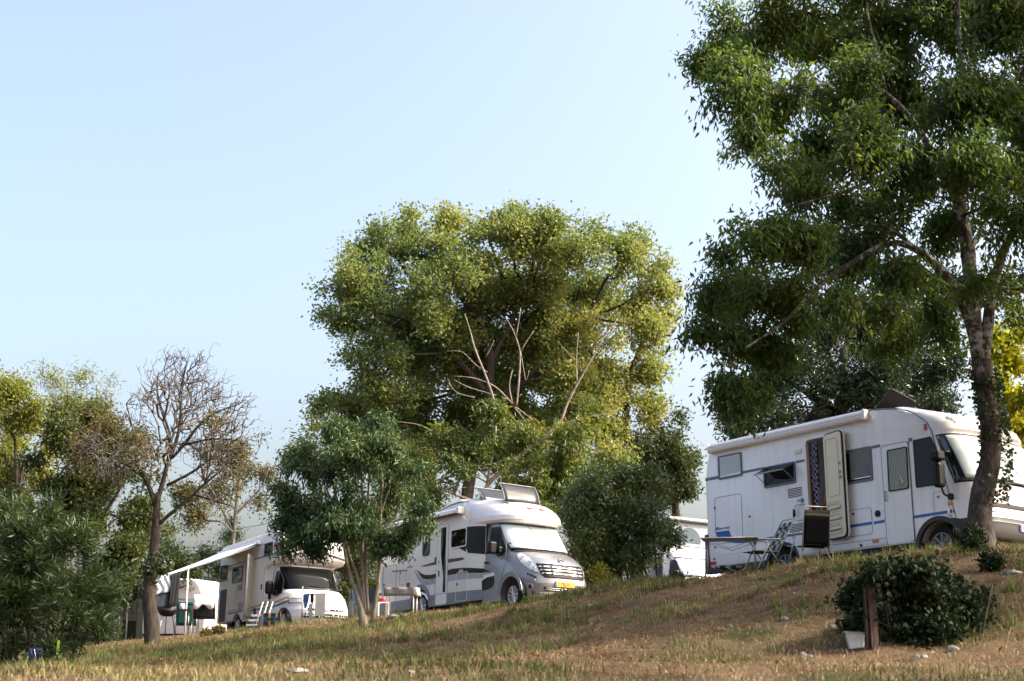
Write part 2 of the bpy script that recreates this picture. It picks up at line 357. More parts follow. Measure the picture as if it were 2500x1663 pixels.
L.new(m2.outputs['Color'], mm.inputs['Color1']); L.new(tone.outputs['Color'], mm.inputs['Color2']); L.new(mm.outputs['Color'], b.inputs['Base Color'])
b.inputs['Roughness'].default_value = 1; b.inputs['Specular IOR Level'].default_value = .05
bp = N.new('ShaderNodeBump'); bp.inputs['Strength'].default_value = .9; bp.inputs['Distance'].default_value = .06; L.new(n_f.outputs['Fac'], bp.inputs['Height']); L.new(bp.outputs['Normal'], b.inputs['Normal'])
ground = tag(link_mesh('ground', _me, gm), kind='structure')

# ------------------------------------------------------------------ fast mesh of many small triangles
def soup(name, V, F, tint, mt, parent=None, M=None):
    """V (n,3) points, F (m,3) triangles, tint (m,) per face"""
    me = bpy.data.meshes.new(name)
    if M is not None:
        Mi = np.array(M.inverted()); V = V @ Mi[:3, :3].T + Mi[:3, 3]
    me.vertices.add(len(V)); me.vertices.foreach_set('co', np.ascontiguousarray(V, np.float32).ravel())
    me.loops.add(F.size); me.loops.foreach_set('vertex_index', np.ascontiguousarray(F, np.int32).ravel())
    me.polygons.add(len(F)); me.polygons.foreach_set('loop_start', np.arange(len(F)) * 3)
    me.update(calc_edges=True)
    a = me.attributes.new('tint', 'FLOAT', 'FACE'); a.data.foreach_set('value', np.ascontiguousarray(tint, np.float32))
    return link_mesh(name, me, mt, parent)
def norm(a): return a / np.maximum(np.linalg.norm(a, axis=-1, keepdims=True), 1e-9)

# ------------------------------------------------------------------ grass
def grass(name, n, rs, ylo, yhi, hmin, hmax, wd, mask, cols, label=None, xw=1.05, tuft=1, lean=.5, trans=.2):
    y = np.sqrt(rs.rand(n * 3) * (yhi ** 2 - ylo ** 2) + ylo ** 2); x = (rs.rand(n * 3) * 2 - 1) * y * .36 * xw + y * .0
    pxx = 1250 + FPX * x / y * 1.0; bare = (pxx > 1235) & (pxx < 1455) & (y > 28.2)      # trodden strip before the silver bumper
    k = mask(x, y, rs) & ~(bare & (hmax > .12)); x, y = x[k][:n], y[k][:n]
    if tuft > 1:
        x = np.repeat(x, tuft) + rs.normal(0, .045, len(x) * tuft); y = np.repeat(y, tuft) + rs.normal(0, .045, len(y) * tuft)
    m = len(x); z = gz(x, y) - .01; P = np.c_[x, y, z]
    h = (hmin + (hmax - hmin) * rs.rand(m) ** 1.8)[:, None]; a = rs.rand(m) * 2 * np.pi
    side = np.c_[np.cos(a), np.sin(a), a * 0] * (wd * (.6 + .8 * rs.rand(m)))[:, None]
    ln = rs.normal(0, lean, (m, 2)); tip = norm(np.c_[ln, np.ones(m)]) * h
    mid = norm(np.c_[ln * .4, np.ones(m)]) * h * .55
    V = np.stack([P - side, P + side, P + mid - side * .7, P + mid + side * .7, P + tip], 1).reshape(-1, 3)
    b_ = np.arange(m)[:, None] * 5
    F = np.stack([b_ + [0, 1, 3], b_ + [0, 3, 2], b_ + [2, 3, 4]], 1).reshape(-1, 3)
    t = np.clip(.5 + .55 * (fbm(np.c_[x * .8, y * .8, x * 0 + 3], 2) - .5) * 2 + rs.normal(0, .22, m), 0, 1)
    o = soup(name, V, F, np.repeat(t, 3), leaf_mat(name + '_blades', cols, trans, .7, .15))
    return tag(o, kind='stuff')
_gp = [(at(px, py, Y), r_) for px, py, Y, r_ in [(1180,1500,30.5,1.6),(1290,1490,29.5,1.5),(1400,1480,28,1.3),(1340,1530,25,1.3),(1230,1570,23,1.2),(780,1570,28,1.8),(690,1590,26,1.5),(500,1590,30,2.0),(600,1560,33,1.5),(880,1620,22,1.2),(1500,1460,27,.9),(1560,1490,25,.8),(1900,1520,20,.7),(2050,1500,19.5,.7),(2400,1520,18,.9),(1700,1600,17.5,.8),(1100,1530,28,1.0)]]
def gm_green(x, y):
    g_ = fbm(np.c_[x * .45, y * .45, x * 0 + 1.7], 3) - .085
    for p, r_ in _gp: g_ = g_ + .24 * np.exp(-((x - p.x) ** 2 + (y - p.y) ** 2) / (r_ * r_))
    return g_
_rs = np.random.RandomState(11)
grass('dry_grass', 115000, _rs, 8.5, 38, .025, .11, .006, lambda x, y, r: r.rand(len(x)) < np.clip(1.5 - 1.8 * np.abs(gm_green(x, y) - .42), .25, 1), [(.09, .058, .030), (.20, .14, .075), (.31, .235, .14), (.22, .175, .08)], lean=.9)
grass('green_grass', 60000, _rs, 9, 38, .03, .15, .006, lambda x, y, r: gm_green(x, y) > .52 + .06 * r.rand(len(x)), [(.035, .048, .014), (.065, .08, .025), (.13, .13, .05), (.24, .19, .09)], lean=.5)
grass('weed_tufts', 900, _rs, 17, 36, .06, .26, .006, lambda x, y, r: (gm_green(x, y) > .5) & (r.rand(len(x)) < .6), [(.04, .065, .018), (.08, .11, .03), (.17, .17, .06), (.30, .25, .12)], tuft=38, lean=.45)

# fallen leaves lying in the grass
def litter(n, rs):
    y = np.sqrt(rs.rand(n) * (34 ** 2 - 14 ** 2) + 196); x = (rs.rand(n) * 2 - 1) * y * .38; k = fbm(np.c_[x * .7, y * .7, x * 0 + 8], 2) > .44; x, y = x[k], y[k]; m = len(x)
    P = np.c_[x, y, gz(x, y) + .02 + .03 * rs.rand(m)]; a = rs.rand(m) * 6.283; L_ = (.02 + .03 * rs.rand(m))[:, None]
    ax = np.c_[np.cos(a), np.sin(a), rs.normal(0, .35, m)] * L_; sd = np.c_[-np.sin(a), np.cos(a), rs.normal(0, .35, m)] * L_ * .28
    V = np.stack([P - ax, P - sd + [0, 0, .006], P + ax, P + sd + [0, 0, .006]], 1).reshape(-1, 3); b_ = np.arange(m)[:, None] * 4
    F = np.stack([b_ + [0, 1, 2], b_ + [0, 2, 3]], 1).reshape(-1, 3)
    o = soup('fallen_leaves', V, F, np.repeat(rs.rand(m), 2), leaf_mat('dry_leaf', [(.07, .035, .018), (.16, .085, .035), (.27, .17, .075), (.20, .16, .06)], .15, .8, .1)); return tag(o, kind='stuff')
litter(9000, np.random.RandomState(19))
# ================================================================== VEHICLES (local axes: x forward, y from the side we see to the far side, z up from the skirt)
def pose(f, l, u, o): return Matrix(((f[0], l[0], u[0], o[0]), (f[1], l[1], u[1], o[1]), (f[2], l[2], u[2], o[2] + EYE), (0, 0, 0, 1)))
class Nose:
    """rounded vehicle front: at each level z a super-ellipse from the seam x0 on both sides to the middle xn"""
    def __init__(s, yc, levels): s.yc = yc; s.L = np.array(levels, float)
    def par(s, z): return [float(np.interp(z, s.L[:, 0], s.L[:, i])) for i in (1, 2, 3, 4)]
    def pt(s, t, z, off=0.0):
        x0, xn, hw, n = s.par(z); a = abs(t) * math.pi / 2; e = 2.0 / n
        ca, sa = max(math.cos(a), 0), math.sin(a)
        p = Vector((x0 + (xn - x0) * ca ** e, s.yc + hw * sa ** e * (1 if t >= 0 else -1), z))
        if off:
            q = s.pt(min(t + .02, 1) if t < .97 else t, z); q0 = s.pt(max(t - .02, -1) if t > -.97 else t, z); r_ = s.pt(t, min(z + .02, s.L[-1, 0])); r0 = s.pt(t, max(z - .02, s.L[0, 0]))
            nn = (q - q0).cross(r_ - r0)
            if nn.length > 1e-9:
                nn.normalize()
                if nn.x < 0 and abs(nn.x) > .02: nn = -nn
                elif abs(nn.x) <= .02 and nn.y * t < 0: nn = -nn
                p = p + nn * off
        return p
    def solid(s, name, mt, parent, nz=46, nt=56, cuts=()):
        zs = np.unique(np.r_[np.linspace(s.L[0, 0], s.L[-1, 0], nz), s.L[:, 0]])
        rows = [[s.pt(-1 + 2 * k / nt, z) for k in range(nt + 1)] for z in zs]
        b = MB(); b.grid(rows); m = nt + 1
        b.f.append(tuple(range(m - 1, -1, -1))); b.sm.append(False)
        b.f.append(tuple((len(zs) - 1) * m + k for k in range(m))); b.sm.append(False)
        for i in range(len(zs) - 1): b.f.append((i * m + m - 1, i * m, (i + 1) * m, (i + 1) * m + m - 1)); b.sm.append(False)
        o = b.build(name, mt, parent, cuts=cuts)
        if cuts: auto_smooth(o, 40)
        return o
    def patch(s, name, rows, mt, parent, off=.008, thick=.012, nt=14, nz=3):
        """rows [(z, tL, tR)] -> a thin shell lying on the front"""
        zz = np.array([r_[0] for r_ in rows], float); o_ = np.argsort(zz); zz = zz[o_]; tl = np.array([rows[i][1] for i in o_], float); tr = np.array([rows[i][2] for i in o_], float)
        zs = np.unique(np.r_[np.linspace(zz[0], zz[-1], nz * len(rows)), zz])
        out, inn = [], []
        for z in zs:
            a, c = np.interp(z, zz, tl), np.interp(z, zz, tr)
            out.append([s.pt(a + (c - a) * k / nt, z, off) for k in range(nt + 1)]); inn.append([s.pt(a + (c - a) * k / nt, z, off - thick) for k in range(nt + 1)])
        b = MB(); b.grid(out); b.grid(inn); m = nt + 1; q = len(out) * m
        loop = [k for k in range(m)] + [i * m + nt for i in range(1, len(out))] + [(len(out) - 1) * m + k for k in range(nt - 1, -1, -1)] + [i * m for i in range(len(out) - 2, 0, -1)]
        for i in range(len(loop)):
            j = loop[(i + 1) % len(loop)]; b.f.append((loop[i], j, q + j, q + loop[i])); b.sm.append(False)
        return b.build(name, mt, parent)
    def rim(s, name, rows, w, mt, parent, off=.012, n=5):
        """a rounded bead round the outline given by rows"""
        L_ = [s.pt(r_[1], r_[0], off) for r_ in rows]; R_ = [s.pt(r_[2], r_[0], off) for r_ in rows]
        def fill(a, c, z): return [s.pt(a + (c - a) * k / 12, z, off) for k in range(1, 12)]
        P = L_ + fill(rows[-1][1], rows[-1][2], rows[-1][0]) + R_[::-1] + fill(rows[0][2], rows[0][1], rows[0][0])
        b = MB(); b.tube(P + [P[0]], w, n, cap=False); return b.build(name, mt, parent)
flat = lambda x: 0.0
def rr(x0, z0, x1, z1, r=.04, k=4, lean=0.0):
    """rounded rectangle outline, lean shifts the top edge along x"""
    P = []
    for cx, cz, a0 in ((x1 - r, z0 + r, -90), (x1 - r, z1 - r, 0), (x0 + r, z1 - r, 90), (x0 + r, z0 + r, 180)):
        for i in range(k + 1):
            a = R(a0 + 90 * i / k); x, z = cx + r * math.cos(a), cz + r * math.sin(a); P.append((x + lean * (z - z0) / max(z1 - z0, 1e-6), z))
    return P
def sp(name, pts, mt, parent, out=.012, inn=-.01, ys=flat, bevel=0):
    """flat plate on the visible side, standing out by out"""
    b = MB(); b.prism(pts, lambda p: Vector((p[0], ys(p[0]) - out, p[1])), lambda p: Vector((p[0], ys(p[0]) - inn, p[1])))
    return b.build(name, mt, parent, bevel=bevel)
def ring(name, outer, inner, mt, parent, out=.02, inn=-.005, ys=flat):
    n = len(outer); b = MB()
    f = lambda p, o: Vector((p[0], ys(p[0]) - o, p[1]))
    b.add([f(p, out) for p in outer] + [f(p, out) for p in inner] + [f(p, inn) for p in outer] + [f(p, inn) for p in inner], [])
    for i in range(n):
        j = (i + 1) % n
        b.f += [(i, j, n + j, n + i), (i, j, 2*n + j, 2*n + i), (n + i, n + j, 3*n + j, 3*n + i), (2*n + i, 2*n + j, 3*n + j, 3*n + i)]; b.sm += [False] * 4
    return b.build(name, mt, parent)
def window(parent, pts_fn, w, fm, pmat, name='window', ys=flat, out=.02, frame=True):
    """window > frame + pane; pts_fn(inset) gives the outline"""
    o = sp(name, pts_fn(w), pmat, parent, out * .55, -.01, ys)
    if frame: ring('window_frame', pts_fn(0), pts_fn(w), fm, o, out, -.005, ys)
    return o
def band(name, up, lo, mt, parent, out=.004, ys=flat, n=26):
    """stripe between an upper and a lower line, following the side"""
    x0, x1 = max(up[0][0], lo[0][0]), min(up[-1][0], lo[-1][0]); xs = np.linspace(x0, x1, n)
    zu, zl = np.interp(xs, *zip(*up)), np.interp(xs, *zip(*lo)); b = MB()
    b.grid([[Vector((x, ys(x) - out, z)) for x, z in zip(xs, zl)], [Vector((x, ys(x) - out, z)) for x, z in zip(xs, zu)]])
    b.grid([[Vector((x, ys(x) - out, z)) for x, z in zip(xs, zu)], [Vector((x, ys(x) + .006, z)) for x, z in zip(xs, zu)]])
    b.grid([[Vector((x, ys(x) + .006, z)) for x, z in zip(xs, zl)], [Vector((x, ys(x) - out, z)) for x, z in zip(xs, zl)]])
    return b.build(name, mt, parent, recalc=False)
def seam(name, pts, parent, mt=None, r=.005, ys=flat, closed=True):
    """thin dark gap line round a flap or door"""
    P = [Vector((p[0], ys(p[0]) - .002, p[1])) for p in pts]
    if closed: P.append(P[0])
    b = MB(); b.tube(P, r, 4, cap=not closed); return b.build(name, mt or M_['grey'], parent)
def disc_cut(x, z, r, y0=-.3, y1=.55, n=36):
    b = MB(); b.prism([(x + r * math.cos(2 * math.pi * k / n), z + r * math.sin(2 * math.pi * k / n)) for k in range(n)], lambda p: Vector((p[0], y0, p[1])), lambda p: Vector((p[0], y1, p[1]))); return b
def wheel(parent, x, z, r, y=.02, w=.22, spokes=10, mt='alloy', far=None, steer=0.0):
    M = Matrix.Translation((x, y, z)) @ Matrix.Rotation(R(steer), 4, 'Z') @ Matrix.Rotation(R(90), 4, 'X')     # local z -> -y
    o = bpy.data.objects.new('wheel', None); col.objects.link(o); o.parent = parent
    b = MB(); b.lathe([(r*.62, -w), (r*.93, -w), (r, -w*.82), (r, -w*.18), (r*.95, -.02), (r*.80, .004), (r*.66, 0), (r*.64, -.05)], M, 32); b.build('tyre', M_['rubber'], o)
    b = MB(); b.lathe([(r*.66, -.01), (r*.65, .002), (r*.60, .0), (r*.58, -.05), (r*.56, -.10), (.0, -.10)], M, 28)
    for k in range(spokes):
        a = 2 * math.pi * k / spokes; c_, s_ = math.cos(a), math.sin(a)
        b.tube([M @ Vector((r*.12*c_, r*.12*s_, -.012)), M @ Vector((r*.58*c_, r*.58*s_, -.02))], [r*.06, r*.075], 5)
    b.lathe([(r*.17, -.05), (r*.16, 0), (0, .01)], M, 16)
    auto_smooth(b.build('rim', M_[mt], o)); 
    return o
def arch_liner(parent, x, z, r, y=.0, d=.5):
    n = 24; b = MB(); rows = [[Vector((x + r * math.cos(math.pi * k / n), yy, z + r * math.sin(math.pi * k / n))) for k in range(n + 1)] for yy in (y, y + d)]
    b.grid(rows); b.add([rows[1][k] for k in range(n + 1)], [tuple(range(n + 1))]); return b.build('wheel_arch_liner', M_['black'], parent)
def arch_trim(parent, x, z, r0, r1, mt, y=-.02, a0=-10, a1=190, inn=.05):
    n = 26; b = MB(); A = [R(a0 + (a1 - a0) * k / n) for k in range(n + 1)]
    q = lambda r_, a, yy: Vector((x + r_ * math.cos(a), yy, z + r_ * math.sin(a)))
    b.grid([[q(r0, a, inn) for a in A], [q(r0, a, y) for a in A], [q(r1, a, y) for a in A], [q(r1, a, inn) for a in A]], False); return b.build('wheel_arch_trim', mt, parent)
def louvre(parent, x0, z0, x1, z1, n=6, mt='white'):
    o = sp('vent_grille', rr(x0, z0, x1, z1, .012, 2), M_[mt], parent, .008)
    for k in range(n):
        z = z0 + (z1 - z0) * (k + .5) / n; h = (z1 - z0) / n
        b = MB(); b.box((x0 + .02, -.0115, z - h * .26), (x1 - .02, -.0085, z + h * .26)); b.build('slot', M_['black'], o)
    return o

# ------------------------------------------------------------------ 1. the large white motorhome on the right
PR = pose((0.60626912, -0.79421338, 0.04077816), (0.79523848, 0.60508229, -0.03835588), (0.00578861, 0.05568235, 0.99843175), (3.97469305, 29., 1.8559211))
rv = empty('motorhome', PR, 'large white motorhome with a blue stripe and its ivory entry door standing open', 'motorhome')
W = 2.25
prof = [(.05, .02), (-.02, .35), (-.03, 1.75), (.02, 2.12), (.10, 2.36), (.20, 2.49), (.36, 2.53), (2.3, 2.545), (4.04, 2.53), (4.55, 2.48), (4.9, 2.42), (5.18, 2.29), (5.33, 2.19), (5.52, 2.05), (5.67, 1.5), (5.95, .34), (5.95, .02)]
b = MB(); b.prism(prof, lambda p: Vector((p[0], 0, p[1])), lambda p: Vector((p[0], W, p[1])))
dc = MB(); dc.prism(rr(2.70, .10, 3.17, 2.20, .07), lambda p: Vector((p[0], -.2, p[1])), lambda p: Vector((p[0], 1.3, p[1])))
body = b.build('body', M_['white'], rv, bevel=.035, cuts=(disc_cut(2.0, -.12, .40), disc_cut(5.57, -.10, .44), dc), auto=True)
capL = [(-.10, 5.93, 6.50, 1.135, 4.5), (.02, 5.93, 6.55, 1.135, 4.5), (.34, 5.93, 6.55, 1.135, 4.2), (.60, 5.87, 6.52, 1.134, 4.), (.90, 5.80, 6.44, 1.133, 3.8), (1.5, 5.655, 6.22, 1.13, 3.6), (1.84, 5.585, 6.05, 1.13, 3.4),
        (1.90, 5.57, 6.10, 1.13, 3.2), (2.05, 5.50, 6.03, 1.13, 3.0), (2.19, 5.31, 5.85, 1.12, 2.8), (2.30, 5.15, 5.60, 1.10, 2.6), (2.42, 4.86, 5.20, 1.05, 2.6), (2.50, 4.72, 4.95, .98, 2.6)]
cap = Nose(W / 2, capL)
cap.solid('front_cap', M_['white'], rv, 60, 64, cuts=(disc_cut(5.57, -.10, .44),))
for z in (.34,): pass
seam('cap_seam', [(5.94, .34), (5.80, .92), (5.66, 1.5), (5.575, 1.9), (5.49, 2.07), (5.31, 2.22), (5.12, 2.34), (4.88, 2.43)], rv, M_['slate'], .012, closed=False)
ws = [(.95, -.93, .93), (1.2, -.945, .945), (1.5, -.955, .955), (1.78, -.965, .965)]
cap.patch('windscreen_surround', [(.92, -.95, .95), (1.2, -.965, .965), (1.5, -.975, .975), (1.815, -.985, .985)], M_['black'], rv, .006, .012, 40, 4)
cap.patch('sun_blind', [(.99, -.74, .74), (1.4, -.78, .78), (1.78, -.82, .82)], M_['blind'], rv, .012, .01, 40, 4)
cap.patch('windscreen', ws, M_['pane'], rv, .02, .006, 40, 4)
for s_ in (-1, 1):
    b = MB(); b.tube([cap.pt(.06 * s_, .93, .03), cap.pt(.06 * s_ - .12, .955, .05), cap.pt(.06 * s_ - .42, .985, .035)], .013, 5); b.build('wiper', M_['black'], rv)
cap.patch('grille_slot', [(.47, -.45, .45), (.55, -.45, .45)], M_['black'], rv, .005, .01, 24)
cap.patch('bumper', [(-.10, -.985, .985), (.30, -.99, .99)], M_['dark'], rv, .014, .02, 48, 3)
cap.patch('bumper_strip', [(.215, -.7, .7), (.24, -.7, .7)], M_['grey'], rv, .022, .012, 30)
cap.patch('bonnet_gap', [(.385, -.6, .6), (.40, -.6, .6)], M_['dark'], rv, .004, .008, 30)
for s_ in (-1, 1):
    h = cap.patch('headlight', [(.42, .66 * s_ - .09, .66 * s_ + .09), (.60, .70 * s_ - .08, .70 * s_ + .08)], M_['lens'], rv, .012, .014, 8)
pl = bpy.data.objects.new('number_plate', None)
b = MB(); xf = cap.pt(0, .16, .03).x; b.box((xf - .012, .86, .10), (xf + .006, 1.38, .215)); pl = b.build('number_plate', M_['plateW'], rv)
b = MB(); b.box((xf + .007, .862, .103), (xf + .009, .91, .212)); b.build('plate_band', M_['euro'], pl)
text('plate_letters', 'MB·E', .105, M_['ink'], pl, FRONT(xf + .008, .925, .122), width=.8)
tz = 1.905
for k, wd in enumerate(('BAYERN', 'MOBIL')): text('fleet_word', wd, .125, M_['blue'], rv, FRONT(cap.pt(-.05, 1.925, .03).x + .012, W / 2 - .42 + .56 * k, 1.915, .12), spacing=1.05)
for k, (t, z) in enumerate([(-.60, 2.10), (-.555, 2.13), (-.565, 2.065), (-.515, 2.10), (-.525, 2.035)]):
    p0 = cap.pt(t, z, .006); d_ = .03
    b = MB(); q = [cap.pt(t - .012, z, .006), cap.pt(t, z - .035, .006), cap.pt(t + .012, z, .006), cap.pt(t, z + .035, .006)]
    b.add(q + [v + (p0 - cap.pt(t, z)) * 1.2 for v in q], [(0, 1, 2, 3), (4, 5, 6, 7), (0, 1, 5, 4), (1, 2, 6, 5), (2, 3, 7, 6), (3, 0, 4, 7)]); b.build('diamond_emblem', M_['midgrey'], rv)
# lower side
sp('rear_skirt', [(-.07, -.10), (1.60, -.10), (1.60, .005), (.08, .02), (.03, .08), (.02, .70), (-.08, .70)], M_['dark'], rv, .02, -.1, bevel=.01)
sp('side_sill', [(2.41, -.10), (5.10, -.10), (5.10, -.005), (2.41, -.005)], M_['black'], rv, .006, -.1)
b = MB(); b.tube([(2.42, -.012, .005), (5.10, -.012, .005)], .012, 5); b.build('sill_strip', M_['chrome'], rv)
arch_liner(rv, 2.0, -.12, .402); arch_liner(rv, 5.57, -.10, .442)
arch_trim(rv, 2.0, -.12, .385, .455, M_['dark'], -.02, -5, 185)
arch_trim(rv, 5.57, -.10, .42, .50, M_['dark'], -.025, -5, 185)
sp('front_cladding', [(5.96, -.10), (6.06, -.10), (6.02, .30), (5.92, .33), (5.80, .335), (5.86, .20)], M_['dark'], rv, .012, -.02)
wheel(rv, 2.0, -.11, .325, .04, .22, 8, 'grey'); wheel(rv, 5.57, -.09, .325, .04, .22, 8, 'grey')
for xw in (2.0, 5.57):
    b = MB(); b.lathe([(.2, -.1), (.325, -.1), (.325, .1), (.2, .1)], Matrix.Translation((xw, W - .14, -.1)) @ Matrix.Rotation(R(90), 4, 'X'), 20); b.build('far_wheel', M_['rubber'], rv)
b = MB(); b.box((.2, .3, -.10), (6.2, 1.95, .03)); b.build('chassis', M_['black'], rv)
# stripes
for x0, x1, z0, z1 in [(-.02, .36, 1.80, 1.86), (1.03, 1.60, 1.805, 1.855), (2.43, 2.68, 1.80, 1.85), (3.25, 3.3, 1.8, 1.85), (4.25, 4.44, 1.795, 1.845), (5.07, 5.155, 1.79, 1.85)]: band('grey_stripe', [(x0, z1), (x1, z1)], [(x0, z0), (x1, z0)], M_['slate'], rv, .006, n=3)
for x0, x1 in [(1.12, 2.70), (3.2, 4.15), (4.19, 4.43), (4.46, 5.045), (5.065, 5.86), (5.885, 5.93)]: band('blue_stripe', [(x0, .468), (x1, .474)], [(x0, .42), (x1, .424)], M_['blue'], rv, .006, n=3)
band('blue_swoosh', [(.23, .725), (.60, .719), (.63, .63), (.70, .55), (.80, .50), (.95, .475), (1.13, .468)], [(.23, .724), (.292, .565), (.50, .50), (.75, .45), (.95, .428), (1.13, .42)], M_['blue'], rv, .006, n=40)
for k, wd in enumerate(('BAYERN', 'MOBIL')): text('fleet_word', wd, .060, M_['blue'], rv, SIDE(.205 + .245 * k, .756), shear=.1)
# awning case, rail and roof fittings
b = MB(); b.prism([(-.005, 2.52), (-.10, 2.515), (-.135, 2.47), (-.135, 2.40), (-.115, 2.35), (-.06, 2.335), (-.005, 2.34)], lambda p: Vector((.22, p[0], p[1])), lambda p: Vector((4.16, p[0], p[1])))
aw = b.build('awning_case', M_['white'], rv, bevel=.012)
for xa, xb in ((.20, .215), (4.165, 4.235)):
    b = MB(); b.box((xa, -.142, 2.328), (xb, -.002, 2.526)); b.build('end_cap', M_['white'], aw, bevel=.015)
b = MB(); b.box((.24, -.139, 2.425), (4.15, -.1345, 2.432)); b.build('case_groove', M_['midgrey'], aw)
b = MB(); b.tube([(.20, .012, 2.53), (2.3, .012, 2.553), (4.04, .012, 2.536), (4.55, .012, 2.486), (4.87, .012, 2.43)], .014, 5); b.build('roof_rail', M_['slate'], rv)
Mp = Matrix.Translation((4.30, .62, 2.655)) @ Matrix.Rotation(R(-38), 4, 'Y') @ Matrix.Rotation(R(-30), 4, 'X')
b = MB(); b.box((-.32, -.26, -.016), (.32, .26, .016), Mp); sq = b.build('solar_panel', M_['black'], rv, bevel=.006)
b = MB(); b.box((-.285, -.225, .0165), (.285, .225, .019), Mp); b.build('solar_cells', M_['black'], sq)
b = MB(); b.tube([(4.2, .75, 2.5), (4.25, .78, 2.68)], .02, 5); b.build('bracket', M_['alu'], sq)
for x0, x1, h in ((1.55, 2.0, .045), (2.75, 2.95, .07)):
    b = MB(); b.box((x0, .35, 2.53), (x1, .8, 2.55 + h)); b.build('roof_hatch', M_['white'], rv, bevel=.02)
# rear window with the white curtain
w1 = window(rv, lambda i: rr(.362 + i, 1.770 + i, 1.020 - i, 2.252 - i, .03), .035, M_['slate'], M_['pane'], out=.022)
sp('curtain', rr(.40, 1.83, .985, 2.215, .02), M_['whitecurtain'], w1, .006); sp('blind_rail', rr(.405, 2.195, .98, 2.212, .006, 2), M_['white'], w1, .016); sp('blind_rail', rr(.405, 1.82, .98, 1.838, .006, 2), M_['chrome'], w1, .016)
# hinged window standing open; a dark plate on the wall paints the shaded opening
w2 = ring('window', rr(1.594, 1.425, 2.412, 1.845, .03), rr(1.63, 1.465, 2.376, 1.81, .02), M_['slate'], rv, .024, -.01)
b = MB(); b.grid([[Vector((1.62, -.03, 1.815)), Vector((2.39, -.03, 1.815))], [Vector((1.62, -.16, 1.74)), Vector((2.39, -.16, 1.74))], [Vector((1.62, -.33, 1.655)), Vector((2.39, -.33, 1.655))]]); 
fl = b.build('window_flap', M_['smoke'], w2); fl.modifiers.new('s', 'SOLIDIFY').thickness = .018
b = MB(); b.tube([(1.62, -.335, 1.652), (2.39, -.335, 1.652)], .011, 5); b.tube([(1.64, -.03, 1.50), (1.64, -.31, 1.66)], .008, 4); b.tube([(2.37, -.03, 1.50), (2.37, -.31, 1.66)], .008, 4); b.build('window_stay', M_['alu'], w2)
sp('opening_shade_plate', rr(1.625, 1.46, 2.38, 1.815, .02), M_['glass'], w2, .006, -.02)
# living room window half behind the door
w3 = window(rv, lambda i: rr(3.19 + i, 1.215 + i, 4.240 - i, 1.850 - i, .03), .04, M_['slate'], M_['glass'], out=.022)
sp('sliding_pane', rr(3.73, 1.29, 4.19, 1.79, .015), M_['net'], w3, .014); sp('window_post', rr(3.70, 1.285, 3.735, 1.80, .006, 2), M_['black'], w3, .017); sp('blind_rail', rr(3.25, 1.288, 4.19, 1.30, .004, 2), M_['chrome'], w3, .018); sp('blind_rail', rr(3.25, 1.79, 4.19, 1.803, .004, 2), M_['grey'], w3, .018)
# entry door: opening, bead curtain, interior, leaf folded back against the wall
ring('door_frame', rr(2.66, .07, 3.20, 2.235, .09), rr(2.70, .10, 3.17, 2.20, .07), M_['white'], rv, .015, -.02)
b = MB(); b.box((2.71, .03, .86 - .75), (3.16, .035, .118)); b.build('door_step', M_['dark'], rv)
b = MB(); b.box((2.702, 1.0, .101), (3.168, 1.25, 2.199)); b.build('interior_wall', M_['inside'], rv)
b = MB(); b.box((2.72, .22, .115), (3.16, .30, .86)); b.build('cabinet', M_['wood'], rv); b = MB(); b.box((2.705, .06, .87), (2.735, .3, 2.15)); b.build('door_post', M_['wood'], rv)
rows = []
for i in range(25):
    z = 2.15 - i * .055; rows.append([Vector((2.755 + .17 * k / 8 + (.05 if i > 20 else 0) * 0 + .012 * math.sin(i * .8) + max(0, 1.4 - z) * .10, .06 + .02 * math.sin(k * 2.2), z)) for k in range(9)])
b = MB(); b.grid(rows); b.build('bead_curtain', M_['beads'], rv)
b = MB(); b.tube([(2.95, .1, .80), (3.02, .08, 1.02), (3.06, .08, 1.14)], .018, 5); b.build('broom_handle', M_['orange'], rv)
Md = Matrix.Translation((3.17, -.03, .25)) @ Matrix.Rotation(R(-13), 4, 'Z')
b = MB(); b.prism(rr(0, 0, .535, 1.96, .09), lambda p: Md @ Vector((p[0], -.03, p[1])), lambda p: Md @ Vector((p[0], .03, p[1]))); dr = b.build('entry_door', M_['ivory'], rv, bevel=.014)
b = MB()
oo, ii = rr(-.008, -.008, .543, 1.968, .095), rr(.02, .02, .515, 1.94, .08)
b2 = MB(); P_ = [Md @ Vector((p[0], .0, p[1])) for p in oo]; b2.tube(P_ + [P_[0]], .017, 5, cap=False); b2.build('door_seal', M_['black'], dr)
P_ = [Md @ Vector((p[0], .034, p[1])) for p in rr(-.02, -.02, .555, 1.98, .10)]; b2 = MB(); b2.tube(P_ + [P_[0]], .02, 5, cap=False); b2.build('door_edge', M_['white'], dr)
for z0, z1, x0, x1 in ((.78, 1.86, .07, .43), (.55, .67, .06, .45), (.36, .48, .06, .45), (.08, .28, .06, .45)):
    b = MB(); a_, c_ = rr(x0, z0, x1, z1, .04), rr(x0 + .018, z0 + .018, x1 - .018, z1 - .018, .03)
    P_ = [Md @ Vector((p[0], -.033, p[1])) for p in a_]; b.tube(P_ + [P_[0]], .010, 5, cap=False); b.build('panel_moulding', M_['ivory'], dr)
for z0, z1 in ((.585, .64), (.39, .44), (.20, .25)):
    b = MB(); b.box((.08, -.0325, z0), (.40, -.0305, z1), Md); b.build('pocket', pm('pocket_shade', (.50, .45, .27), .6) if 'pocket_shade' not in bpy.data.materials else bpy.data.materials['pocket_shade'], dr)
    b = MB(); b.box((.06, -.075, z0 - .055), (.44, -.03, z0 - .005), Md); b.build('door_shelf', M_['ivory'], dr, bevel=.012)
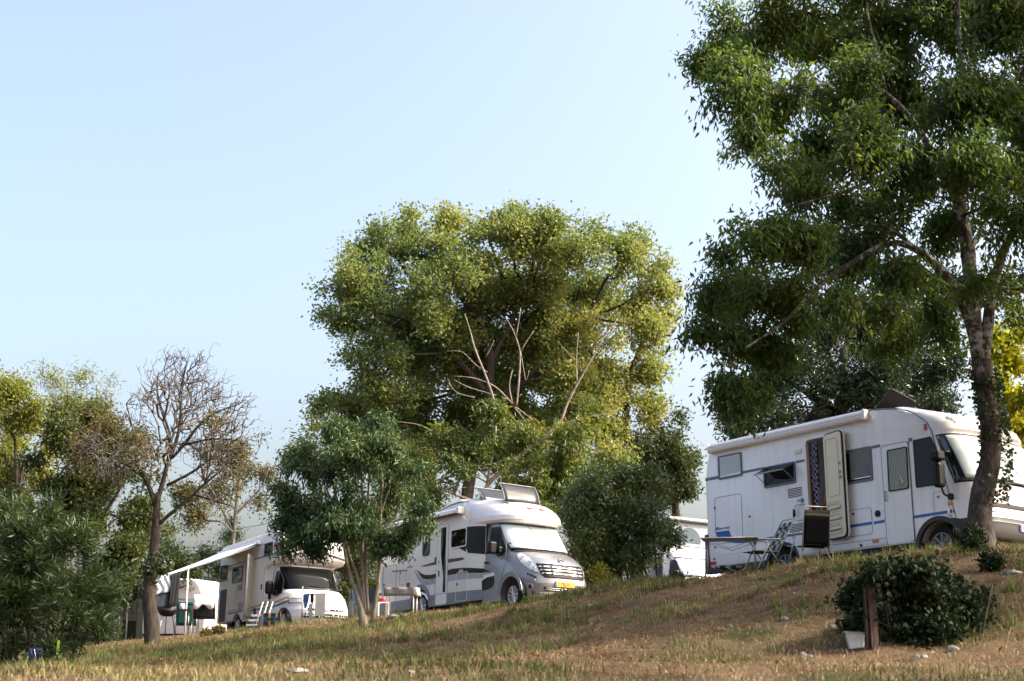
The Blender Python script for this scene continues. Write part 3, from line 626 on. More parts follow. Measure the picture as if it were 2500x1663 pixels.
for z_ in (1.10, 1.20, 1.36):
    b = MB(); b.box((.44, -.055, z_ - .025), (.50, -.03, z_ + .025), Md); b.build('door_lock', M_['midgrey'], dr, bevel=.005)
# front passenger door and its window
seam('cab_door_seam', rr(4.452, .012, 5.055, 1.805, .07), rv, M_['slate'], .007)
fd = sp('cab_door', rr(4.462, .022, 5.045, 1.795, .065), M_['white'], rv, .009, -.005)
sp('door_window', rr(4.582, .962, 5.005, 1.70, .03, lean=.02), M_['pane'], fd, .022, .012); ring('window_seal', rr(4.572, .952, 5.015, 1.71, .035, lean=.02), rr(4.592, .972, 4.995, 1.69, .03, lean=.02), M_['black'], fd, .024, .005)
sp('window_curtain', rr(4.585, .965, 5.0, 1.695, .03, lean=.02), M_['curtain'], fd, .0115, .0)
b = MB(); b.tube([(4.80, -.016, 1.0), (4.78, -.016, 1.13), (4.84, -.016, 1.06), (4.85, -.016, 1.22), (4.89, -.016, 1.05), (4.90, -.016, 1.12)], .016, 5); b.build('white_ornament', M_['cloth_white'], fd)
b = MB(); b.tube([(4.505, -.01, .80), (4.505, -.05, .82), (4.505, -.05, .95), (4.505, -.01, .98)], .014, 5); b.build('door_handle', M_['midgrey'], fd)
b = MB(); b.tube([(5.06, -.008, .02), (5.062, -.008, 1.80)], .008, 4); b.build('door_pillar', M_['slate'], rv)
# driver side window
dw = [(5.16, .965), (5.18, .945), (5.74, .94), (5.775, .97), (5.778, 1.05), (5.62, 1.60), (5.555, 1.78), (5.53, 1.805), (5.19, 1.80), (5.165, 1.775)]
cx_, cz_ = 5.45, 1.37
inn = [(cx_ + (x - cx_) * .95, cz_ + (z - cz_) * .95) for x, z in dw]
w4 = sp('side_window', inn, M_['glass'], rv, .010, -.01); ring('window_seal', dw, inn, M_['black'], w4, .016, -.005)
# flaps, vents, lamps, handles
seam('garage_flap', rr(.225, .478, .964, 1.418, .07), rv); seam('locker_flap', rr(3.30, .255, 4.150, .735, .06), rv); seam('fuel_flap', rr(5.50, .45, 5.80, .82, .05), rv, r=.004)
band('trim_line', [(3.2, .155), (4.43, .155)], [(3.2, .145), (4.43, .145)], M_['grey'], rv, .004, n=3)
band('panel_line', [(.3, .248), (1.5, .248)], [(.3, .244), (1.5, .244)], M_['midgrey'], rv, .003, n=3)
louvre(rv, 2.175, 1.15, 2.565, 1.335, 6); louvre(rv, 2.178, .478, 2.54, .648, 6)
lp = sp('porch_lamp', rr(2.405, 1.985, 2.582, 2.065, .015), M_['white'], rv, .03); sp('lamp_lens', rr(2.43, 1.997, 2.558, 2.05, .01), M_['ivory'], lp, .036)
b = MB(); b.tube([(2.585, -.01, 1.00), (2.50, -.07, 1.0), (2.42, -.075, .985), (2.39, -.075, .93), (2.385, -.075, .78), (2.41, -.075, .715), (2.50, -.07, .70), (2.585, -.01, .705)], .021, 6); gh = b.build('grab_handle', M_['white'], rv)
b = MB(); b.tube([(2.388, -.075, .90), (2.385, -.075, .745)], .026, 6); b.build('grip', M_['black'], gh)
for x, z in ((.218, 1.213), (.28, .80), (1.17, .93), (.20, .42), (3.735, .665), (5.6, .73), (.16, .19)):
    b = MB(); b.lathe([(.024, 0), (.022, .012), (0, .014)], Matrix.Translation((x, -.001, z)) @ Matrix.Rotation(R(90), 4, 'X'), 12); b.build('lock', M_['slate'], rv)
b = MB(); b.lathe([(.062, 0), (.062, .012), (.045, .016), (.02, .010), (0, .012)], Matrix.Translation((4.29, -.001, .60)) @ Matrix.Rotation(R(90), 4, 'X'), 20); b.build('water_filler', M_['black'], rv)
sp('side_reflector', rr(4.14, .085, 4.27, .145, .015), M_['orange'], rv, .016); sp('side_reflector', rr(.07, .075, .205, .14, .012), M_['red'], rv, .025); sp('indicator', rr(5.79, .555, 5.905, .605, .024), M_['orange'], rv, .016); sp('marker_lamp', rr(5.425, 1.935, 5.475, 2.05, .008, 2), M_['red'], rv, .02)
b = MB(); b.tube([(5.83, -.01, .48), (5.83, -.06, .49), (5.83, -.065, .40), (5.83, -.01, .37)], .02, 6); b.build('step_handle', M_['white'], rv)
sp('sticker', rr(2.50, 1.02, 2.58, 1.11, .02), M_['blue'], rv, .004); sp('sticker', rr(2.41, 1.05, 2.49, 1.10, .01), M_['midgrey'], rv, .004)
# big drooping coach mirror
mr = MB(); mr.box((5.74, -.36, 1.30), (5.92, -.14, 1.475)); mr = mr.build('wing_mirror', M_['black'], rv, bevel=.04, seg=3)
b = MB(); b.box((5.75, -.35, .83), (5.91, -.15, 1.28)); b.build('mirror_lower', M_['black'], mr, bevel=.06, seg=3)
b = MB(); b.tube([(5.86, -.2, 1.44), (5.97, -.12, 1.46), (5.78, -.0, 1.44)], .022, 6); b.tube([(5.86, -.25, .85), (5.88, -.22, .72), (5.93, -.12, .66), (5.87, 0, .70)], .02, 6); b.build('mirror_arm', M_['black'], mr)
sp('mirror_base', rr(5.83, .64, 5.92, .75, .02), M_['black'], rv, .04)
# ------------------------------------------------------------------ 2. the silver-nosed motorhome in the middle
PS = pose((0.54726102, -0.83636069, 0.03172013), (0.83670822, 0.54576883, -0.04534016), (0.02060887, 0.0513534, 0.99846788), (-0.79263304, 35.3, 1.56232722))
sv = empty('motorhome', PS, 'motorhome with silver cab, black and grey side stripes and two raised roof windows', 'motorhome')
W = 2.15
ys = lambda x: 0.0 if x < -.62 else .10 * (min(x + .62, .70) / .70) ** 1.7
prof = [(-5.20, -.06), (-5.30, .5), (-5.36, 1.2), (-5.33, 2.0), (-5.25, 2.24), (-5.05, 2.33), (-3.2, 2.37), (-2.30, 2.41), (-1.65, 2.53), (-1.1, 2.578), (-.9, 2.5), (-.70, 2.2), (-.62, 1.95), (-.62, -.03)]
b = MB(); b.prism(prof, lambda p: Vector((p[0], 0, p[1])), lambda p: Vector((p[0], W, p[1])))
b.build('body', M_['cream'], sv, bevel=.05, seg=3, cuts=(disc_cut(-2.95, .0, .47),), auto=True)
b = MB(); xs = np.linspace(-.63, .07, 9)
zt = lambda x: np.interp(x, [-.63, -.3, .07], [1.95, 1.93, 1.86])
b.grid([[Vector((x, ys(x) + .0, -.03)) for x in xs], [Vector((x, ys(x), zt(x))) for x in xs], [Vector((x, W - ys(x), zt(x))) for x in xs], [Vector((x, W - ys(x), -.03)) for x in xs], [Vector((x, ys(x), -.03)) for x in xs]], False)
b.build('front_corner', M_['cream'], sv)
cabL = [(-.12, 0, 1.98, .99, 3.6), (0, 0, 2.08, .99, 3.8), (.25, 0, 2.12, .995, 3.9), (.4, 0, 2.11, .995, 3.6), (.62, 0, 2.06, .99, 3.3), (.75, 0, 1.98, .988, 3.1), (.85, 0, 1.85, .983, 3.), (.95, 0, 1.66, .977, 3.), (1.03, 0, 1.48, .968, 3.1), (1.1, 0, 1.36, .957, 3.4), (1.45, 0, 1.04, .92, 3.6), (1.8, 0, .70, .885, 3.8), (1.9, 0, .6, .875, 3.8)]
cab = Nose(1.075, cabL)
cab.solid('cab', M_['silver'], sv, 60, 64, cuts=(disc_cut(1.27, .0, .455),))
oc = Nose(1.075, [(1.80, -.60, .50, .92, 3.), (1.82, -.66, .92, 1.02, 3.), (1.88, -.72, 1.06, 1.065, 2.9), (2.0, -.82, 1.07, 1.079, 2.8), (2.12, -.94, .98, 1.079, 2.7), (2.24, -1.04, .80, 1.079, 2.6), (2.36, -1.15, .52, 1.07, 2.5), (2.46, -1.24, .18, 1.045, 2.4), (2.54, -1.3, -.2, .99, 2.3), (2.60, -1.3, -.65, .90, 2.2)])
oc.solid('overcab_moulding', M_['white'], sv, 44, 60)
oc.patch('brand_emblem', [(2.14, -.13, -.055), (2.20, -.12, -.065)], M_['red'], sv, .008, .01, 8); oc.patch('brand_emblem', [(2.14, .0, .075), (2.20, .01, .065)], M_['red'], sv, .008, .01, 8)
oc.patch('brand_emblem', [(2.195, -.12, .065), (2.215, -.10, .05)], M_['red'], sv, .008, .01, 8)
pt_ = oc.pt(0, 2.06, .02); text('brand_name', 'ADRIA', .10, M_['ink'], sv, FRONT(oc.pt(0, 2.0).x + .03, 1.075 - .24, 2.01, .10), spacing=1.15, width=1.1, bold=.004)
# raised roof windows
rw_ = oc.patch('skylight_frame', [(2.30, -.34, .36), (2.44, -.32, .34)], M_['midgrey'], sv, .008, .014, 20)
for nm, (x, y0, y1, z), ang, ln in (('roof_window', (.42, .40, 1.45, 2.36), 62, .58), ('roof_window', (-.30, .22, 1.10, 2.50), 38, .60)):
    Mw = Matrix.Translation((x, 0, z)) @ Matrix.Rotation(R(180 - ang + 180), 4, 'Y')
    Mw = Matrix.Translation((x, 0, z)) @ Matrix.Rotation(R(ang), 4, 'Y')
    rows = [[Mw @ Vector((-ln * k / 5, y0 + (y1 - y0) * q / 8, .05 * math.sin(math.pi * k / 5))) for q in range(9)] for k in range(6)]
    b = MB(); b.grid(rows); wo = b.build(nm, M_['glassgrey'], sv); wo.modifiers.new('s', 'SOLIDIFY').thickness = .022
    ed = [rows[0][k] for k in range(9)] + [rows[k][8] for k in range(1, 6)] + [rows[5][k] for k in range(7, -1, -1)] + [rows[k][0] for k in range(4, -1, -1)]
    b = MB(); b.tube(ed, .014, 5); b.build('window_frame', M_['grey'], wo)
    b = MB(); b.tube([(x - .1, y0 + .1, z - .02), rows[4][1]], .012, 5); b.tube([(x - .1, y1 - .1, z - .02), rows[4][7]], .012, 5); b.build('gas_strut', M_['black'], wo)
# awning case
b = MB(); b.prism([(-.002, 2.33), (-.10, 2.34), (-.16, 2.29), (-.17, 2.20), (-.02, 2.185)], lambda p: Vector((-5.0, p[0], p[1])), lambda p: Vector((-.93, p[0], p[1])))
aw = b.build('awning_case', M_['white'], sv, bevel=.01)
b = MB(); b.box((-4.95, -.165, 2.176), (-1.0, -.03, 2.184)); b.build('awning_roller', M_['dark'], aw)
b = MB(); b.box((-.93, -.185, 2.165), (-.835, -.002, 2.345)); b.build('end_cap', M_['white'], aw, bevel=.02)
band('roof_stripe', [(-2.30, 2.37), (-1.9, 2.435), (-1.5, 2.49), (-1.1, 2.505), (-.62, 2.47)], [(-2.30, 2.355), (-1.9, 2.405), (-1.5, 2.455), (-1.1, 2.472), (-.62, 2.45)], M_['slate'], sv, .004, n=30)
# dark wrap-round panel, stripes
band('dark_panel', [(-.70, 1.815), (-.62, 1.818), (-.3, 1.80), (.06, 1.77)], [(-.70, 1.30), (-.62, 1.16), (-.3, 1.12), (.06, 1.07)], M_['black'], sv, .005, ys, 26)
band('dark_panel', [(-1.06, 1.335), (-.70, 1.335)], [(-1.06, 1.33), (-.70, 1.19)], M_['black'], sv, .005, ys, 8)
band('brown_stripe', [(-2.94, 1.04), (-2.2, 1.085), (-1.55, 1.09), (-.86, 1.075), (-.76, 1.03)], [(-2.94, 1.03), (-2.85, 1.01), (-1.55, 1.0), (-.92, 1.0), (-.76, 1.025)], M_['brown'], sv, .005, ys, 30)
band('brown_stripe', [(-4.55, 1.045), (-3.70, 1.005)], [(-4.55, 1.015), (-3.70, .975)], M_['brown'], sv, .005, ys, 4)
band('black_stripe', [(-3.19, .965), (-2.95, .85), (-2.75, .79), (-2.4, .76), (-1.9, .795), (-1.3, .83), (-.7, .80), (.06, .72)], [(-3.19, .955), (-3.0, .80), (-2.85, .70), (-2.65, .66), (-2.2, .66), (-1.6, .68), (-.8, .68), (.06, .61)], M_['black'], sv, .006, ys, 50)
band('grey_stripe', [(-3.33, .96), (-3.15, .87), (-2.95, .74), (-2.72, .65), (-2.2, .65), (-1.6, .67), (-.8, .67), (.06, .60)], [(-3.33, .95), (-3.12, .72), (-2.95, .58), (-2.7, .52), (-2.2, .51), (-1.6, .53), (-.8, .53), (.06, .49)], M_['midgrey'], sv, .005, ys, 50)
band('lower_panel', [(-2.49, .23), (-1.2, .23), (0.06, .215)], [(-2.49, -.06), (-1.2, -.06), (.06, -.03)], M_['grey'], sv, .008, ys, 24)
band('lower_panel', [(-5.21, .20), (-3.40, .22)], [(-5.21, -.06), (-3.40, -.06)], M_['grey'], sv, .008, ys, 5)
text('brand_name', 'ADRIA', .075, M_['white'], sv, SIDE(-1.02, .715, -.008), width=1.0, bold=.002)
text('model_name', 'MATRIX', .085, M_['midgrey'], sv, SIDE(-3.72, 1.04, -.007), shear=.25)
band('grey_slash', [(-3.85, 1.36), (-3.55, 1.12)], [(-3.85, 1.33), (-3.55, 1.08)], M_['midgrey'], sv, .005, n=3)
# door
seam('entry_door_seam', rr(-2.15, -.045, -1.575, 2.01, .05), sv, M_['midgrey'], .008)
dr = sp('entry_door', rr(-2.14, -.035, -1.585, 2.0, .05), M_['cream'], sv, .010)
b = MB()
up = [(-1.93, 1.93), (-1.70, 1.93), (-1.69, 1.2), (-1.66, .9), (-1.66, .27), (-1.78, .27), (-1.78, .7), (-1.85, .95), (-1.92, 1.25), (-1.945, 1.6)]
sp('door_glass', up, M_['glass'], dr, .016, .005)
b = MB(); b.box((-2.02, -.03, .68), (-1.98, -.009, .84)); b.build('door_handle', M_['dark'], dr, bevel=.01)
b = MB(); b.box((-2.12, -.012, .23), (-1.60, -.0095, .25)); b.build('door_line', M_['midgrey'], dr)
# windows, flaps, fittings
w = sp('window', rr(-1.425, 1.362, -.70, 1.80, .06), M_['glass'], sv, .014, -.01); ring('window_frame', rr(-1.45, 1.335, -.675, 1.825, .075), rr(-1.42, 1.367, -.705, 1.795, .055), M_['cream'], w, .020, -.005)
w = sp('window', rr(-2.885, 1.295, -2.55, 1.90, .07), M_['glass'], sv, .014, -.01); ring('window_frame', rr(-2.90, 1.28, -2.535, 1.915, .08), rr(-2.88, 1.30, -2.555, 1.895, .065), M_['black'], w, .018, -.005)
w = sp('window', rr(-4.55, 1.45, -3.65, 1.95, .07), M_['glass'], sv, .014, -.01); ring('window_frame', rr(-4.57, 1.43, -3.63, 1.97, .08), rr(-4.545, 1.455, -3.655, 1.945, .065), M_['black'], w, .018, -.005)
for r_, mt in ((rr(-1.14, -.01, -.59, .70, .05), 'white'), (rr(-5.06, .01, -4.31, 1.20, .05), 'midgrey')):
    o = seam('locker_flap', r_, sv, M_[mt], .012)
sp('flap_lower', rr(-1.11, .02, -.62, .205, .03), M_['grey'], sv, .014, .004)
seam('service_flap', rr(-2.50, .235, -2.20, .68, .02), sv, M_['midgrey'], .005); louvre(sv, -2.47, .60, -2.22, .655, 3, 'cream')
seam('service_flap', rr(-4.12, .63, -3.77, 1.0, .02), sv, M_['midgrey'], .006); sp('vent_cover', rr(-3.705, .445, -3.54, .65, .01), M_['dark'], sv, .014)
for x, z in ((-4.98, .70), (-1.08, .42), (-4.08, .95), (-2.02, 1.06), (-1.18, 1.04)):
    b = MB(); b.box((x - .02, -.02, z - .035), (x + .02, -.002, z + .035)); b.build('lock', M_['slate'], sv, bevel=.006)
b = MB(); b.box((-2.20, -.035, .86), (-2.14, -.002, 1.0)); b.build('grab_handle', M_['white'], sv, bevel=.01); b = MB(); b.box((-2.24, -.02, 1.05), (-2.15, -.002, 1.2)); b.build('door_stop', M_['dark'], sv, bevel=.01)
arch_liner(sv, -2.95, 0, .472); arch_trim(sv, -2.95, .0, .45, .56, M_['grey'], -.02, 0, 180)
for sx in (-2.95, 1.27):
    wheel(sv, sx, -.0, .335, .05 if sx < 0 else .14, .23, 10)
    b = MB(); b.lathe([(.2, -.1), (.335, -.1), (.335, .1), (.2, .1)], Matrix.Translation((sx, W - .2, 0)) @ Matrix.Rotation(R(90), 4, 'X'), 20); b.build('far_wheel', M_['rubber'], sv)
b = MB(); b.tube([Vector((-2.80, -.02, .33)), Vector((-2.62, -.02, .26)), Vector((-2.50, -.02, .10))], .035, 6); b.build('mudguard_edge', M_['chrome'], sv)
b = MB(); b.box((-5.0, .3, -.12), (1.9, 1.85, .05)); b.build('chassis', M_['black'], sv)
b = MB(); b.prism([(-5.30, .62), (-5.38, .62), (-5.40, .50), (-5.30, .45)], lambda p: Vector((p[0], .02, p[1])), lambda p: Vector((p[0], W - .02, p[1]))); b.build('rear_bumper', M_['cream'], sv)
sp('tail_lamp', rr(-5.35, .42, -5.12, .50, .02), M_['red'], sv, .02)
# cab details (positions in t along the front and z)
yc = .082
cs = lambda x: 1.075 - cab.par(.8)[2] if x > .02 else ys(x)
arch_liner(sv, 1.27, 0, .456, .10); arch_trim(sv, 1.27, .0, .43, .53, M_['silver'], .058, 8, 176)
sd = lambda z: 1.075 - cab.par(z)[2]
def csp(name, pts, mt, out=.012, parent=sv, thick=.02):
    b = MB(); b.prism(pts, lambda p: Vector((p[0], sd(p[1]) + .012 * max(0, p[0]) ** 3 - out, p[1])), lambda p: Vector((p[0], sd(p[1]) + .012 * max(0, p[0]) ** 3 - out + thick, p[1]))); return b.build(name, mt, parent)
cwp = [(.17, 1.13), (.45, 1.01), (.74, .965), (.92, 1.08), (.93, 1.18), (.62, 1.60), (.52, 1.715), (.22, 1.72), (.18, 1.66)]
cx_, cz_ = .5, 1.35; cwi = [(cx_ + (x - cx_) * .93, cz_ + (z - cz_) * .93) for x, z in cwp]
cw = csp('side_window', cwi, M_['glassgrey'], .012); csp('window_seal', cwp, M_['black'], .008, cw)
b = MB(); b.tube([Vector((.57, sd(1.0) - .016, 1.02)), Vector((.565, sd(1.65) - .012, 1.62))], .012, 4); b.build('quarter_bar', M_['black'], cw)
b = MB(); b.tube([Vector((x, sd(z) + .012 * x ** 3 - .012, z)) for x, z in ((.10, 1.74), (.14, 1.15), (.72, .925), (.80, .93))], .017, 5); b.build('window_line', M_['silver'], cw)
csp('hinge_panel', [(-.02, .975), (.14, 1.12), (.14, 1.16), (-.02, 1.1)], M_['black'], .006)
P_ = [Vector((x, sd(z) + .012 * max(0, x) ** 3 - .004, z)) for x, z in ((.03, -.02), (.04, 1.0), (.09, 1.80), (.50, 1.81), (.66, 1.65), (.95, 1.25), (.98, .98), (.84, .45), (.80, .02))]
b = MB(); b.tube(P_, .006, 4); b.build('cab_door_seam', M_['grey'], sv)
csp('door_pad', [(-.03, .42), (.02, .44), (.20, .49), (.49, .505), (.52, .40), (.50, .30), (.44, .235), (.1, .19), (-.01, .20)], M_['black'], .014)
csp('black_stripe', [(.0, .725), (.22, .655), (.40, .615), (.02, .635)], M_['black'], .006)
csp('white_stripe', [(.02, .605), (.46, .60), (.52, .55), (.51, .50), (.1, .47), (.02, .45)], M_['white'], .006)
csp('grey_stripe', [(.02, .63), (.44, .60), (.40, .575), (.02, .56)], M_['midgrey'], .008)
b = MB(); b.box((.09, yc - .05, .83), (.24, yc - .0, .875)); b.build('door_handle', M_['dark'], sv, bevel=.015)
mr = MB(); mr.box((.60, -.24, 1.00), (.80, -.02, 1.30)); mr = mr.build('wing_mirror', M_['black'], sv, bevel=.05, seg=3)
b = MB(); b.box((.70, -.02, 1.02), (.86, .10, 1.18)); b.build('mirror_foot', M_['black'], mr, bevel=.03)
b = MB(); b.box((.593, -.21, 1.13), (.599, -.05, 1.27)); b.build('mirror_glass', M_['glassgrey'], mr)
b = MB(); b.prism(rr(-.10, -.15, .10, .18, .07), lambda p: Vector((.22 + p[1] * .12, .36 + p[0], 1.28 + p[1] * 1.15)), lambda p: Vector((.32 + p[1] * .12, .36 + p[0], 1.28 + p[1] * 1.15))); b.build('seat_back', M_['dark'], sv)
def P(name, rows, mt, off=.010, thick=.014, nt=16, nz=3, parent=sv): return cab.patch(name, rows, M_[mt], parent, off, thick, nt, nz)
P('windscreen_surround', [(1.06, -.60, .60), (1.2, -.645, .645), (1.5, -.70, .70), (1.83, -.71, .71)], 'black', .006, .010, 40)
P('sun_blind', [(1.13, -.57, .57), (1.3, -.63, .63), (1.5, -.665, .665), (1.765, -.675, .675)], 'blind', .012, .01, 40)
ws_ = P('windscreen', [(1.10, -.585, .585), (1.3, -.65, .65), (1.5, -.685, .685), (1.80, -.695, .695)], 'pane', .020, .004, 40)
P('blind_fold', [(1.14, .07, .085), (1.55, -.01, .005), (1.76, -.05, -.035)], 'midgrey', .013, .01, 2)
P('sticker', [(1.24, -.585, -.545), (1.285, -.59, -.55)], 'cloth_teal', .014, .01, 4)
P('cowl_grille', [(1.045, -.52, .56), (1.085, -.56, .58)], 'dark', .012, .012, 30)
b = MB(); b.tube([cab.pt(-.05, 1.06, .035), cab.pt(-.3, 1.09, .04), cab.pt(-.57, 1.13, .03)], .012, 5); b.build('wiper', M_['black'], sv)
b = MB(); b.tube([cab.pt(.40, 1.06, .035), cab.pt(.15, 1.07, .04), cab.pt(-.10, 1.10, .03)], .012, 5); b.build('wiper', M_['black'], sv)
HL = [(.50, -.345, -.31), (.57, -.46, -.335), (.66, -.525, -.355), (.75, -.56, -.372), (.84, -.572, -.39), (.91, -.565, -.405), (.965, -.53, -.425), (1.01, -.475, -.445)]
for s_ in (-1, 1):
    rows = [(z, a, c) if s_ < 0 else (z, -c, -a) for z, a, c in HL]
    h = P('headlight', rows, 'lens', .012, .02, 12)
    cab.rim('headlight_edge', rows, .007, M_['midgrey'], h, .012)
    for t, z, r_ in ((-.50, .88, .055), (-.45, .72, .075), (-.40, .60, .05)):
        c0 = cab.pt(t * -s_, z, .008); nx = (cab.pt(t * -s_, z, .03) - c0).normalized(); b = MB(); b.lathe([(r_, .004), (r_ * .8, .012), (r_ * .55, .002), (0, .006)], Matrix.Translation(c0) @ nx.to_track_quat('Z', 'Y').to_matrix().to_4x4(), 16); b.build('lamp_bowl', M_['chrome'], h)
GR = [(.375, -.25, .175), (.43, -.31, .235), (.52, -.335, .28), (.60, -.345, .31), (.685, -.36, .335), (.712, -.36, .34)]
GR = [(z, (a - c) / 2, (c - a) / 2) for z, a, c in GR]
g = P('grille', GR, 'black', .008, .014, 24)
for z0, z1 in ((.455, .487), (.535, .567), (.615, .647)):
    w_ = np.interp(z0, [r_[0] for r_ in GR], [r_[2] for r_ in GR]) - .01
    bar = P('grille_bar', [(z0, -w_, w_), (z1, -w_, w_)], 'chrome', .026, .02, 24, parent=g)
    for k in range(5):
        t = (-.8 + .4 * k) * w_; P('bar_slot', [(z0 + .008, t - .018, t + .018), (z1 - .006, t - .018, t + .018)], 'black', .030, .004, 3, 2, bar)
for z in (.37, .718): pass
P('grille_edge', [(.712, -.345, .345), (.728, -.345, .345)], 'chrome', .014, .02, 24, parent=g)
# diamond badge
pz = .80; c0 = cab.pt(0, pz, .014); up_ = (cab.pt(0, pz + .05, .014) - cab.pt(0, pz - .05, .014)).normalized(); q = [c0 + up_ * .085, c0 + Vector((0, .058, 0)) + up_ * .02, c0 + Vector((0, .058, 0)) - up_ * .02, c0 - up_ * .085, c0 - Vector((0, .058, 0)) - up_ * .02, c0 - Vector((0, .058, 0)) + up_ * .02]
b = MB(); b.tube(q + [q[0]], .014, 5, cap=False); bd = b.build('diamond_badge', M_['chrome'], sv); b = MB(); b.tube(q + [q[0]], .024, 5, cap=False); bb = b.build('badge_shadow_ring', M_['black'], bd); bb.scale = (1, 1, 1); bb.location = (-.012, 0, -.004)
# plate, lower grille, fog lamps
xf = cab.pt(0, .23, .02).x; b = MB(); b.box((xf - .03, .765, .175), (xf, 1.315, .30)); pl = b.build('number_plate', M_['plateY'], sv, bevel=.004)
b = MB(); b.box((xf + .001, .77, .18), (xf + .003, .815, .295)); b.build('plate_band', M_['euro'], pl)
text('plate_letters', '7-TRJ-55', .118, M_['ink'], pl, FRONT(xf + .002, .835, .196), width=.86, bold=.0015)
g2 = P('lower_grille', [(.065, -.19, .19), (.12, -.215, .215), (.165, -.225, .225)], 'black', .010, .014, 20)
for z0 in (.085, .125): P('grille_bar', [(z0, -.20, .20), (z0 + .014, -.20, .20)], 'chrome', .022, .014, 20, parent=g2)
P('bumper_line', [(-.02, -.30, .30), (.03, -.30, .30)], 'midgrey', .006, .012, 20)
for s_ in (-1, 1):
    def T(rows): return [(z, a, c) if s_ < 0 else (z, -c, -a) for z, a, c in rows]
    P('air_duct', T([(.28, -.56, -.375), (.33, -.575, -.375), (.385, -.585, -.385)]), 'grey', .008, .012, 10)
    c0 = cab.pt(.465 * s_, .16, .006); nx = (cab.pt(.465 * s_, .16, .03) - c0).normalized(); Mf = Matrix.Translation(c0) @ nx.to_track_quat('Z', 'Y').to_matrix().to_4x4()
    b = MB(); b.lathe([(.085, -.01), (.08, .006), (.05, .008), (.045, -.006)], Mf, 20); fo = b.build('fog_lamp', M_['silver'], sv); b = MB(); b.lathe([(.046, .0), (.03, .008), (0, .01)], Mf, 16); b.build('fog_lens', M_['glassgrey'], fo)
    dl = bpy.data.objects.new('daytime_lamp', None); col.objects.link(dl); dl.parent = sv
    for k in range(5):
        t = (.50 - .032 * k) * s_; z = .465 - .021 * k; c0 = cab.pt(t, z, .006); nx = (cab.pt(t, z, .03) - c0).normalized(); b = MB(); b.lathe([(.024, -.004), (.022, .008), (.012, .006), (0, .01)], Matrix.Translation(c0) @ nx.to_track_quat('Z', 'Y').to_matrix().to_4x4(), 10); b.build('diode', M_['black'], dl)

# ------------------------------------------------------------------ 3. the older white motorhome on the left with its awning out
PF = pose((0.53790646, -0.84200797, 0.04097813), (0.84290043, 0.53644034, -0.04184048), (0.0132477, 0.05704675, 0.99828361), (-7.09310002, 42, 1.34444065))
fv = empty('motorhome', PF, 'older white motorhome with yellow and blue side stripes and its awning rolled out', 'motorhome')
W = 2.06
prof = [(-4.00, .02), (-4.06, .6), (-4.08, 2.0), (-4.05, 2.30), (-3.90, 2.42), (-1.5, 2.46), (.2, 2.46), (.62, 2.38), (.84, 2.18), (.88, 1.93), (.80, 1.66), (.62, 1.52), (.1, 1.50), (-.28, 1.48), (-.42, 1.40), (-.42, .02)]
b = MB(); b.prism(prof, lambda p: Vector((p[0], 0, p[1])), lambda p: Vector((p[0], W, p[1])))
dc = MB(); dc.prism(rr(-1.88, .0, -1.30, 1.87, .05), lambda p: Vector((p[0], -.2, p[1])), lambda p: Vector((p[0], 1.2, p[1])))
b.build('body', M_['white'], fv, bevel=.05, seg=3, cuts=(disc_cut(-2.40, -.12, .36), dc), auto=True)
fcL = [(-.25, -.43, 1.70, .99, 4.), (-.1, -.43, 1.78, 1.0, 4.), (.1, -.43, 1.80, 1.0, 4.), (.3, -.43, 1.75, 1.0, 3.6), (.45, -.43, 1.66, 1.0, 3.4), (.6, -.43, 1.45, .99, 3.4), (.72, -.43, 1.15, .975, 3.4), (.8, -.43, 1.05, .96, 3.6), (1.1, -.43, .8, .93, 3.8), (1.45, -.43, .5, .90, 4), (1.52, -.43, .42, .89, 4)]
fc = Nose(1.03, fcL)
fc.solid('cab', M_['white'], fv, 50, 60, cuts=(disc_cut(.95, -.22, .40),))
arch_liner(fv, .95, -.22, .402, .04); arch_liner(fv, -2.40, -.12, .362)
wheel(fv, .95, -.2, .32, .08, .2, 8); wheel(fv, -2.40, -.14, .32, .06, .2, 8)
b = MB(); b.box((-3.9, .3, -.14), (1.5, 1.8, .04)); b.build('chassis', M_['black'], fv)
def PFp(name, rows, mt, off=.010, thick=.014, nt=16, nz=3, parent=fv): return fc.patch(name, rows, M_[mt], parent, off, thick, nt, nz)
PFp('windscreen_seal', [(.715, -.60, .60), (.85, -.64, .64), (1.1, -.67, .67), (1.42, -.67, .67)], 'black', .005, .008, 40)
PFp('windscreen', [(.735, -.585, .585), (.85, -.625, .625), (1.1, -.655, .655), (1.40, -.655, .655)], 'glass', .012, .008, 40)
PFp('windscreen_sticker', [(1.05, .50, .56), (1.30, .515, .57)], 'cream', .016, .004, 6)
for s_ in (-1, 1):
    T = lambda rows: [(z, a, c) if s_ < 0 else (z, -c, -a) for z, a, c in rows]
    h = PFp('headlight', T([(.285, -.615, -.31), (.35, -.615, -.30), (.42, -.61, -.30)]), 'lens', .010, .016, 12)
    PFp('indicator', T([(.295, -.60, -.51), (.41, -.595, -.515)]), 'orange', .008, .01, 6, parent=h)
    fc.rim('lamp_edge', T([(.285, -.615, -.31), (.35, -.615, -.30), (.42, -.61, -.30)]), .006, M_['dark'], h, .012)
g = PFp('grille', [(.085, -.20, .20), (.135, -.20, .20)], 'black', .006, .012, 20); g2 = PFp('bumper_grille', [(-.125, -.32, .32), (0.0, -.32, .32)], 'black', .006, .012, 26)
for k in range(9): t = -.175 + .044 * k; PFp('grille_rib', [(.085, t - .004, t + .004), (.135, t - .004, t + .004)], 'white', .014, .012, 2, 2, g)
for k in range(10): t = -.275 + .061 * k; PFp('grille_rib', [(-.125, t - .005, t + .005), (0., t - .005, t + .005)], 'white', .014, .012, 2, 2, g2)
